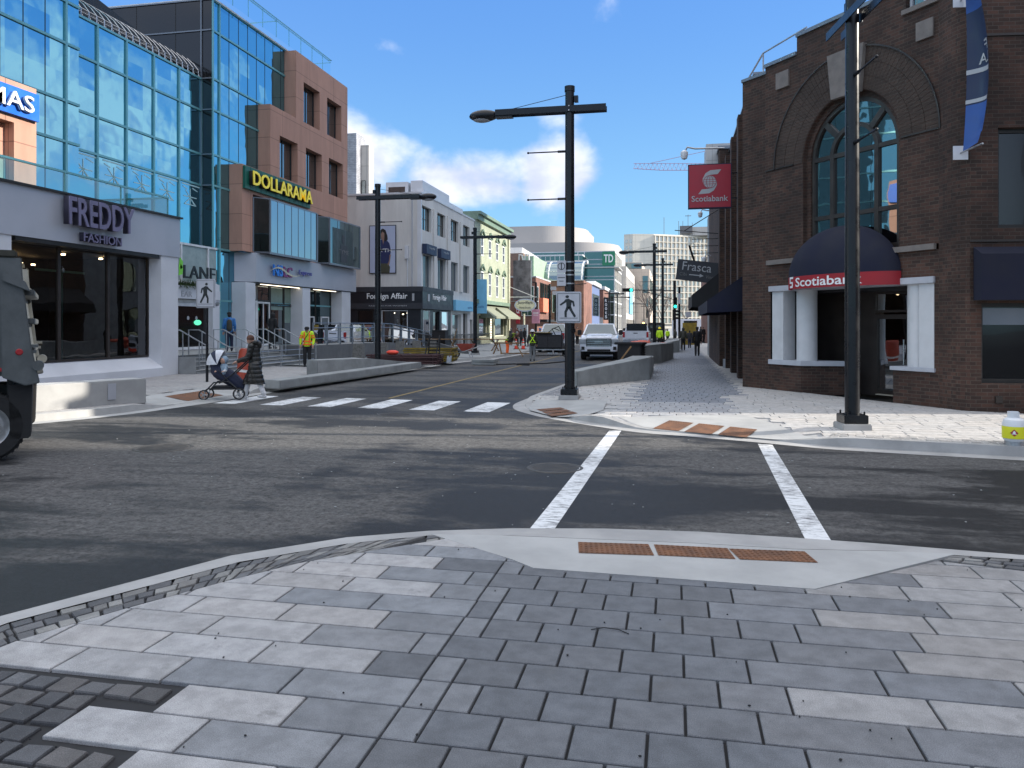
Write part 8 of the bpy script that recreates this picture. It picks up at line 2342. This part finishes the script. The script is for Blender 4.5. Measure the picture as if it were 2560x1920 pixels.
    if vest:
        vc = [(S(0, ly(1.38), 1.36), .178 * k, S(0, ly(1.15), 1.12), .168 * k), (S(0, ly(1.15), 1.12), .168 * k, S(0, 0, .98), .18 * k), (S(-.12, ly(1.43), 1.43), .07 * k, S(.12, ly(1.43), 1.43), .07 * k)]
        if vest == 'straps':
            mb = MB()
            for s_ in (-1, 1):
                mb.tube([S(s_ * .13, ly(1.5) - .09, 1.49), S(s_ * .13, ly(1.5) + .06, 1.50), S(0, ly(1.3) + .19, 1.28), S(-s_ * .14, ly(1.1) + .17, 1.06)], .026 * k, 6, flat=.4)
                mb.tube([S(s_ * .13, ly(1.5) - .09, 1.49), S(s_ * .12, ly(1.3) - .18, 1.28), S(s_ * .12, -.18, 1.06)], .026 * k, 6, flat=.4)
            mb.tube([S(.19 * math.cos(a), .185 * math.sin(a), 1.04) for a in [i * .3927 for i in range(17)]], .028 * k, 6, flat=.5)
            mb.build('reflective_straps', 'hi_vis', t)
        else:
            blob('hi_vis_vest', vc, [], 'hi_vis', t, vox, cut=[((0, 0, .90 * k), (0, 0, -1))])
    if vest == 'jacket_bands' or coat == 'hv':
        pass
    # hair / hat
    if hat == 'beanie':
        blob('knitted_hat', [], [(head + Z_ * .035 * k - fd * .012 * k, (.092 * k, .104 * k, .098 * k))], hatmat, t, vox * .6, cut=[(head - Z_ * .0 * k, (0, 0, -1))])
    elif hat == 'hardhat':
        mb = MB(); mb.lathe([(.145 * k, .0), (.14 * k, .012), (.112 * k, .02), (.105 * k, .07), (.07 * k, .115), (0, .13)], head + Z_ * .03 * k, 18); mb.build('hard_hat', hatmat, t, smooth=True)
        blob('hair', [], [(head - fd * .02 * k, (.082 * k, .095 * k, .10 * k))], hair, t, vox * .7)
    elif hat == 'cap':
        mb = MB(); mb.lathe([(.098 * k, 0), (.102 * k, .05), (.07 * k, .095), (0, .105)], head + Z_ * .03 * k, 18)
        p_ = head + Z_ * .035 * k; mb.add([p_ + sd * .07 * k + fd * .07 * k, p_ + sd * .06 * k + fd * .17 * k - Z_ * .02 * k, p_ - sd * .06 * k + fd * .17 * k - Z_ * .02 * k, p_ - sd * .07 * k + fd * .07 * k, p_ + sd * .07 * k + fd * .07 * k + Z_ * .012, p_ + sd * .06 * k + fd * .17 * k - Z_ * .01 * k, p_ - sd * .06 * k + fd * .17 * k - Z_ * .01 * k, p_ - sd * .07 * k + fd * .07 * k + Z_ * .012], [(0, 1, 2, 3), (7, 6, 5, 4), (0, 4, 5, 1), (1, 5, 6, 2), (2, 6, 7, 3)])
        mb.build('cap', hatmat, t, smooth=True)
        blob('hair', [], [(head - fd * .02 * k - Z_ * .01 * k, (.080 * k, .094 * k, .095 * k))], hair, t, vox * .7)
    elif hood:
        blob('hood', [(nk, .10 * k, head - fd * .03 * k, .118 * k)], [(head - fd * .03 * k + Z_ * .03 * k, (.115 * k, .12 * k, .125 * k))], top, t, vox)
    else:
        blob('hair', [(head - fd * .04 * k, .07 * k, head - fd * .05 * k - Z_ * .09 * k, .055 * k)], [(head - fd * .022 * k + Z_ * .022 * k, (.088 * k, .100 * k, .098 * k))], hair, t, vox * .8)
    if bag == 'shoulder':
        mb = MB(); mb.box(-.06, .06, -.14, .14, 0, .26, Matrix.Translation(S(.27, .02, .78))); mb.tube([S(.27, .02, 1.04), S(.19, .02, 1.47)], .012, 5); mb.build('bag', 'cloth_black', t, bevel=.02)
    if bag == 'backpack':
        blob('backpack', [(S(0, .20, 1.34), .11 * k, S(0, .22, 1.02), .13 * k)], [], 'cloth_olive', t, vox)
    return t
CAMLEFT = YAW   # rz that makes a figure's own x run to the right of the picture
def face(deg):  # 0 = towards us, 90 = towards picture left... turned about the vertical
    return YAW + R(deg)
# woman pushing the pram (walks towards picture left)
wp_ = g_ = cw(-6.30, 19.15)
woman = person('person in a long black quilted coat, brown knitted hat and white shoes pushing a pram', (wp_.x, wp_.y, .02), face(-90), 1.60, stride=(.62, -.52), lean=.10,
       arms=[((-.22, -.10, 1.14), (-.17, -.42, 1.02)), ((.22, -.10, 1.14), (.17, -.42, 1.02))], top='cloth_puffer', trousers='shoe_white', shoes='shoe_white', skin='skin_light', hat='beanie', hatmat='cloth_brown', coat='long', head_turn=-.25, head_down=.12, vox=.012, near=True)
blob('coat_hood', [((-.09, .03, 1.40), .065, (.09, .03, 1.40), .065), ((0, .08, 1.36), .08, (0, .10, 1.30), .06)], [], 'cloth_puffer', woman, .012)
# pram and child
pr_o = cw(-7.08, 19.25)
pram = thing('pram', 'white-hooded pram with a navy foot muff and black wheels at the left kerb', 'pram', (pr_o.x, pr_o.y, .02), face(-82))
t = pram  # local: -y is the direction of travel (picture left)
mb = MB()
for s_ in (-.22, .22):
    mb.tube([(s_, -.42, .20), (s_, -.22, .42), (s_ * .95, .12, .44), (s_, .38, .22)], .018, 8)
    mb.tube([(s_ * .95, -.10, .40), (s_ * .95, .22, .62), (s_ * .9, .62, 1.0)], .017, 8)
    mb.tube([(s_, .38, .22), (s_ * .95, .08, .5), (s_ * .95, -.12, .72)], .014, 8)
mb.tube([(-.20, .62, 1.0), (0, .66, 1.02), (.20, .62, 1.0)], .02, 8); mb.tube([(-.22, .38, .22), (.22, .38, .22)], .015, 6)
mb.build('frame', 'black_paint', t, smooth=True)
for s_ in (-1, 1):
    for y, r_ in ((-.44, .125), (.38, .145)):
        mb = MB(); mb.lathe([(r_ * .78, -.022), (r_, -.018), (r_, .018), (r_ * .78, .022)], (s_ * .26, y, r_), 24, axis='x'); w_ = mb.build('wheel', 'rubber', t, smooth=True)
        mb = MB()
        for q in range(5): a = q * 1.2566; mb.tube([(s_ * .26, y, r_), (s_ * .26, y + r_ * .8 * math.cos(a), r_ + r_ * .8 * math.sin(a))], .010, 5)
        mb.lathe([(0, -.026), (.03, -.026), (.03, .026), (0, .026)], (s_ * .26, y, r_), 10, axis='x'); mb.lathe([(.74 * r_, -.015), (.80 * r_, -.015), (.80 * r_, .015), (.74 * r_, .015)], (s_ * .26, y, r_), 20, axis='x'); mb.build('rim', 'galvanised', w_)
blob('foot_muff', [((0, -.16, .70), .19, (0, .12, .52), .19), ((0, .12, .52), .19, (0, .36, .34), .14)], [], 'cloth_navy', t, .014)
blob('seat', [((0, -.22, .86), .15, (0, -.12, .62), .16)], [], 'cloth_navy', t, .014)
mb = MB(); mb.box(-.18, .18, -.30, .25, .24, .30); mb.box(-.2, .2, -.28, .2, .30, .33); mb.build('basket', 'cloth_charcoal', t, bevel=.02)
n = 9; mb = MB(); mb2 = MB()
def cano(a, s_): return Vector((.24 * math.cos(s_), -.14 - .30 * math.sin(a) * math.sin(s_) * 1.0 + 0, .86 + .36 * math.sin(s_) * math.cos(a) * 1.0))
for i in range(9):
    a0, a1 = R(-25 + 13 * i), R(-25 + 13 * (i + 1))
    for j in range(n): 
        q = [cano(a0, math.pi * j / n), cano(a0, math.pi * (j + 1) / n), cano(a1, math.pi * (j + 1) / n), cano(a1, math.pi * j / n)]
        (mb2 if i in (3, 4) else mb).add(q, [(0, 1, 2, 3)])
mb.build('hood_shell', 'pram_shell', t, smooth=True); mb2.build('hood_window', 'cloth_navy', t, smooth=True)
cz = cw(-7.08, 19.15)
ch = thing('person', 'small child in a pale blue-grey hooded suit sitting in the pram', 'child', (cz.x, cz.y, .02), face(-20), 'people along the street')
blob('body', [((0, .0, .80), .07, (0, -.01, .88), .04)] + hand_caps((-.12, -.12, .70), (.3, -.8, -.1), 1, .55) + hand_caps((.12, -.12, .70), (-.3, -.8, -.1), -1, .55), [((0, -.01, .95), (.075, .08, .085)), ((0, -.085, .945), .012), ((0, -.075, .915), (.02, .01, .008))], 'skin_light', ch, .009, smooth_it=1)
mb = MB()
for s_ in (-1, 1): mb.ball((s_ * .026, -.085, .962), (.008, .006, .007), 8, 5)
mb.build('eyes', 'letter_black', ch)
blob('snowsuit', [((0, .02, .62), .11, (0, .01, .82), .085), ((-.08, .0, .82), .045, (-.13, -.09, .71), .035), ((.08, .0, .82), .045, (.13, -.09, .71), .035)], [], 'cloth_babyblue', ch, .011)
blob('hood', [], [((0, .025, .965), (.10, .095, .105))], 'cloth_babyblue', ch, .010)
blob('sleeve_cuffs', [((-.13, -.09, .71), .038, (-.12, -.12, .70), .034), ((.13, -.09, .71), .038, (.12, -.12, .70), .034)], [], 'cloth_pale', ch, .010)
# guard in hi-vis
gd = person('person in a yellow hi-vis jacket with orange bands and a black cap by the ramp', (-14.5, 29.2, .15), face(8), 1.68, arms=[((-.27, .0, 1.16), (-.27, -.06, .93)), ((.27, .0, 1.16), (.25, -.10, .93))], top='hi_vis', trousers='cloth_black', shoes='cloth_black', hat='cap', hatmat='cloth_black', coat='jacket', head_down=.25, vox=.013, near=True)
mb = MB(); k = 1.68 / 1.75
for z in (.95, 1.08): mb.lathe([(.190, -.025), (.193, 0), (.190, .025)], (0, 0, z * k), 20)
for s_ in (-1, 1):
    mb.tube([(s_ * .10, -.02, 1.50 * k), (s_ * .10, -.17, 1.38 * k), (s_ * .10, -.182, 1.0 * k)], .026, 6, flat=.5)
    for f in (.35, .6): p = Vector((s_ * .185, 0, 1.43)).lerp(Vector((s_ * .27, 0, 1.16)), f * 1.2) * k; mb.lathe([(.083, -.022), (.085, 0), (.083, .022)], p, 14)
mb.build('orange_bands', 'hi_vis_orange', gd)
mb = MB(); mb.tube([(.12, -.05, 1.46), (.0, -.19, 1.25), (-.12, -.19, 1.05), (-.22, -.1, .92)], .014, 6); mb.build('radio_strap', 'cloth_black', gd)
person('person in a blue jacket and dark cap climbing the entrance steps with a shoulder pack', (-18.1, 29.4, .74), face(200), 1.62, stride=(.25, -.2), top='cloth_blue', trousers='cloth_navy', shoes='cloth_black', hat='cap', hatmat='cloth_black', bag='backpack', vox=.014)
person('person all in black with the hood up, at the liquor shop door', (-18.1, 32.9, .74), face(150), 1.64, stride=(.15, -.15), lean=.12, top='cloth_black', trousers='cloth_black', hood=True, coat='jacket', arms=[((-.24, -.04, 1.14), (-.20, -.25, .98)), ((.24, -.04, 1.14), (.20, -.2, .92))], vox=.014)
t = thing('shopping_bag', 'white carrier bags on the landing at the liquor shop door', 'bag', (-18.6, 32.3, .74)); mb = MB(); mb.box(-.15, .15, -.12, .12, 0, .32); mb.box(.2, .4, -.1, .1, 0, .24); mb.split('bag', 'cloth_pale', t, bevel=.03)
# road workers
p_ = cw((1331 - 1280) / 1950 * 39.8, 39.8)
person('road worker seen from behind, white hard hat and crossed reflective braces over a dark jacket', (p_.x, p_.y, 0), face(180), 1.58, top='cloth_olive', trousers='cloth_grey', shoes='cloth_black', hat='hardhat', hatmat='tank_white', vest='straps', arms=[((-.26, -.02, 1.16), (-.25, -.15, .95)), ((.26, -.02, 1.16), (.25, -.15, .95))], vox=.015)
p_ = cw((1268 - 1280) / 1950 * 47, 47)
person('road worker bending forward in bright orange trousers by the sawhorse', (p_.x, p_.y, .05), face(70), 1.5, lean=.75, top='cloth_olive', trousers='hi_vis_orange', shoes='cloth_black', vest='straps', hair='cloth_grey', arms=[((-.22, -.15, 1.12), (-.15, -.3, .82)), ((.22, -.15, 1.12), (.15, -.3, .82))], head_down=.4, vox=.015)
def at_px(px, yc): 
    q = cw((px - 1280) / 1950 * yc, yc); return q
q = at_px(1649, 58); person('worker in a yellow hi-vis jacket and yellow hard hat between two lamp poles', (q.x, q.y, .14), face(160), 1.50, top='hi_vis', trousers='cloth_black', hat='hardhat', hatmat='letter_yellow', vox=.018)
q = at_px(1350, 56); person('worker in a green vest and blue cap behind the black generator', (q.x, q.y, .0), face(40), 1.6, top='cloth_grey', trousers='cloth_black', hat='cap', hatmat='cloth_blue', vest='full', vox=.018)
q = at_px(1443, 66); person('person in a tan coat and white shoes standing left of the white pickup', (q.x, q.y, .14), face(20), 1.55, top='cloth_tan', trousers='cloth_black', shoes='shoe_white', stride=(.1, -.1), vox=.018)
q = at_px(1468, 64); person('stooping worker in a yellow hard hat right next to the white pickup', (q.x, q.y, 0), face(80), 1.5, lean=.4, top='cloth_black', trousers='cloth_black', hat='hardhat', hatmat='letter_yellow', vox=.018)
# pedestrians
q = at_px(1743, 42.5); person('walker in a dark coat with a shoulder bag, nearest on the right pavement', (q.x, q.y, .15), face(175), 1.57, stride=(.18, -.15), top='cloth_black', trousers='cloth_black', coat='jacket', bag='shoulder', hat='cap', hatmat='cloth_black', vox=.015)
q = at_px(1708, 52); person('person in a dark hooded coat walking away past the small concrete seat wall', (q.x, q.y, .15), face(170), 1.50, stride=(.08, -.1), top='cloth_olive', trousers='cloth_black', coat='jacket', bag='backpack', hood=True, vox=.017)
q = at_px(1724, 57); person('slim person in a dark jacket and blue jeans before the yellow hoarding', (q.x, q.y, .15), face(180), 1.30, stride=(.2, -.1), top='cloth_charcoal', trousers='cloth_navy', vox=.018)
for i, (px, yc, hh, m_, lb) in enumerate(((1759, 76, 1.5, 'cloth_black', 'person with dark hair in the group at the right corner, closest to the brick'), (1752, 78, 1.55, 'cloth_charcoal', 'middle person of the dark group at the right corner'), (1765, 80, 1.6, 'cloth_black', 'taller person at the back of the dark group at the right corner'),
        (1277, 66, 1.45, 'cloth_charcoal', 'grey-haired person near the oval sign post'), (1293, 63, 1.50, 'cloth_brown', 'person in a brown jacket and blue scarf standing left of the road worker'), (1303, 64, 1.4, 'cloth_charcoal', 'shorter person between the two standing left of the road worker'), (1312, 62, 1.5, 'cloth_black', 'tall person in black just left of the road worker in braces'),
        (1669, 75, 1.3, 'hi_vis', 'small distant worker in a lime vest right of the second lamp pole'), (1688, 66, 1.4, 'cloth_olive', 'person standing at the foot of the traffic signal pole'))):
    q = at_px(px, yc); person(lb, (q.x, q.y, .12), face(30 + 70 * i), hh, top=m_, trousers='cloth_black', hair='hair_dark' if i != 3 else 'cloth_grey', stride=(.06, -.06), vox=.02)
# mannequins in the corner shop windows
for x, y, lb, m_ in ((-19.0, 52.1, 'white-headed mannequin in a dark dress in the black shop window', 'cloth_black'), (-17.6, 56.6, 'white mannequin with a pink wrap in the side window of the black shop', 'sign_pink')):
    mn = thing('mannequin', lb, 'mannequin', (x, y, .5), group='mannequins in the black shop window')
    blob('figure', [((0, 0, .9), .11, (0, 0, 1.35), .13), ((-.17, 0, 1.38), .05, (-.22, -.03, .95), .035), ((.17, 0, 1.38), .05, (.22, -.03, .95), .035), ((-.07, 0, .9), .08, (-.08, 0, .1), .05), ((.07, 0, .9), .08, (.08, 0, .1), .05), ((0, 0, 1.4), .05, (0, 0, 1.55), .045)], [((0, 0, 1.64), (.08, .09, .115))], 'white_paint', mn, .02)
    blob('dress', [((0, 0, 1.34), .15, (0, 0, .95), .14), ((0, 0, .95), .14, (0, 0, .45), .2)], [], m_, mn, .02)
# site hoarding and small street items at the far crossing
t = thing('yellow_hoarding', 'dull yellow plywood hoarding behind the walkers on the right', 'hoarding', (1.2, 68, .12)); mb = MB(); mb.box(-.45, .75, 0, .06, 0, 1.9); mb.build('panel', 'timber_yellow', t)
t = thing('white_bollard_pair', 'pair of short white posts by the left pavement crowd', 'posts', (-11.9, 51.5, .14)); mb = MB(); mb.tube([(0, 0, 0), (0, 0, .75)], .05, 8); mb.tube([(.2, 0, 0), (.2, 0, .75)], .05, 8); mb.build('post', 'white_paint', t)
t = thing('concrete_block', 'pale rectangular concrete block on the pavement before the signal pole', 'block', (.1, 56.5, .14)); mb = MB(); mb.box(-.5, .5, -.3, .3, 0, .75); mb.build('block', 'concrete_new', t, bevel=.02)
# small litter and stones on our paving
random.seed(2)
mb = MB()
for k in range(60):
    x, y = random.uniform(-2.6, 2.2), random.uniform(2.6, 6.1)
    if inside(x, y, near_region): mb.ball((x, y, .156), (random.uniform(.003, .008), random.uniform(.003, .008), .004), 6, 4)
o_ = mb.build('pebbles', 'rubber'); o_['kind'] = 'stuff'
mb = MB()
for k in range(170):
    x, y = random.uniform(-9, 6), random.uniform(6.8, 16)
    if not inside(x, y, RC_IN + [(32, 12), (6, 30)]): mb.ball((x, y, .003), (random.uniform(.006, .016), random.uniform(.006, .016), .005), 6, 4)
o_ = mb.build('road_grit', 'concrete_grey'); o_['kind'] = 'stuff'
t = thing('twig', 'thin black twig lying on the paving in front of the ramp', 'twig', (-.35, 4.35, .155)); mb = MB(); mb.tube([(-.1, -.01, 0), (-.03, .02, .004), (.05, .01, .004), (.11, -.03, 0)], .003, 5); mb.build('twig', 'black_matte', t)
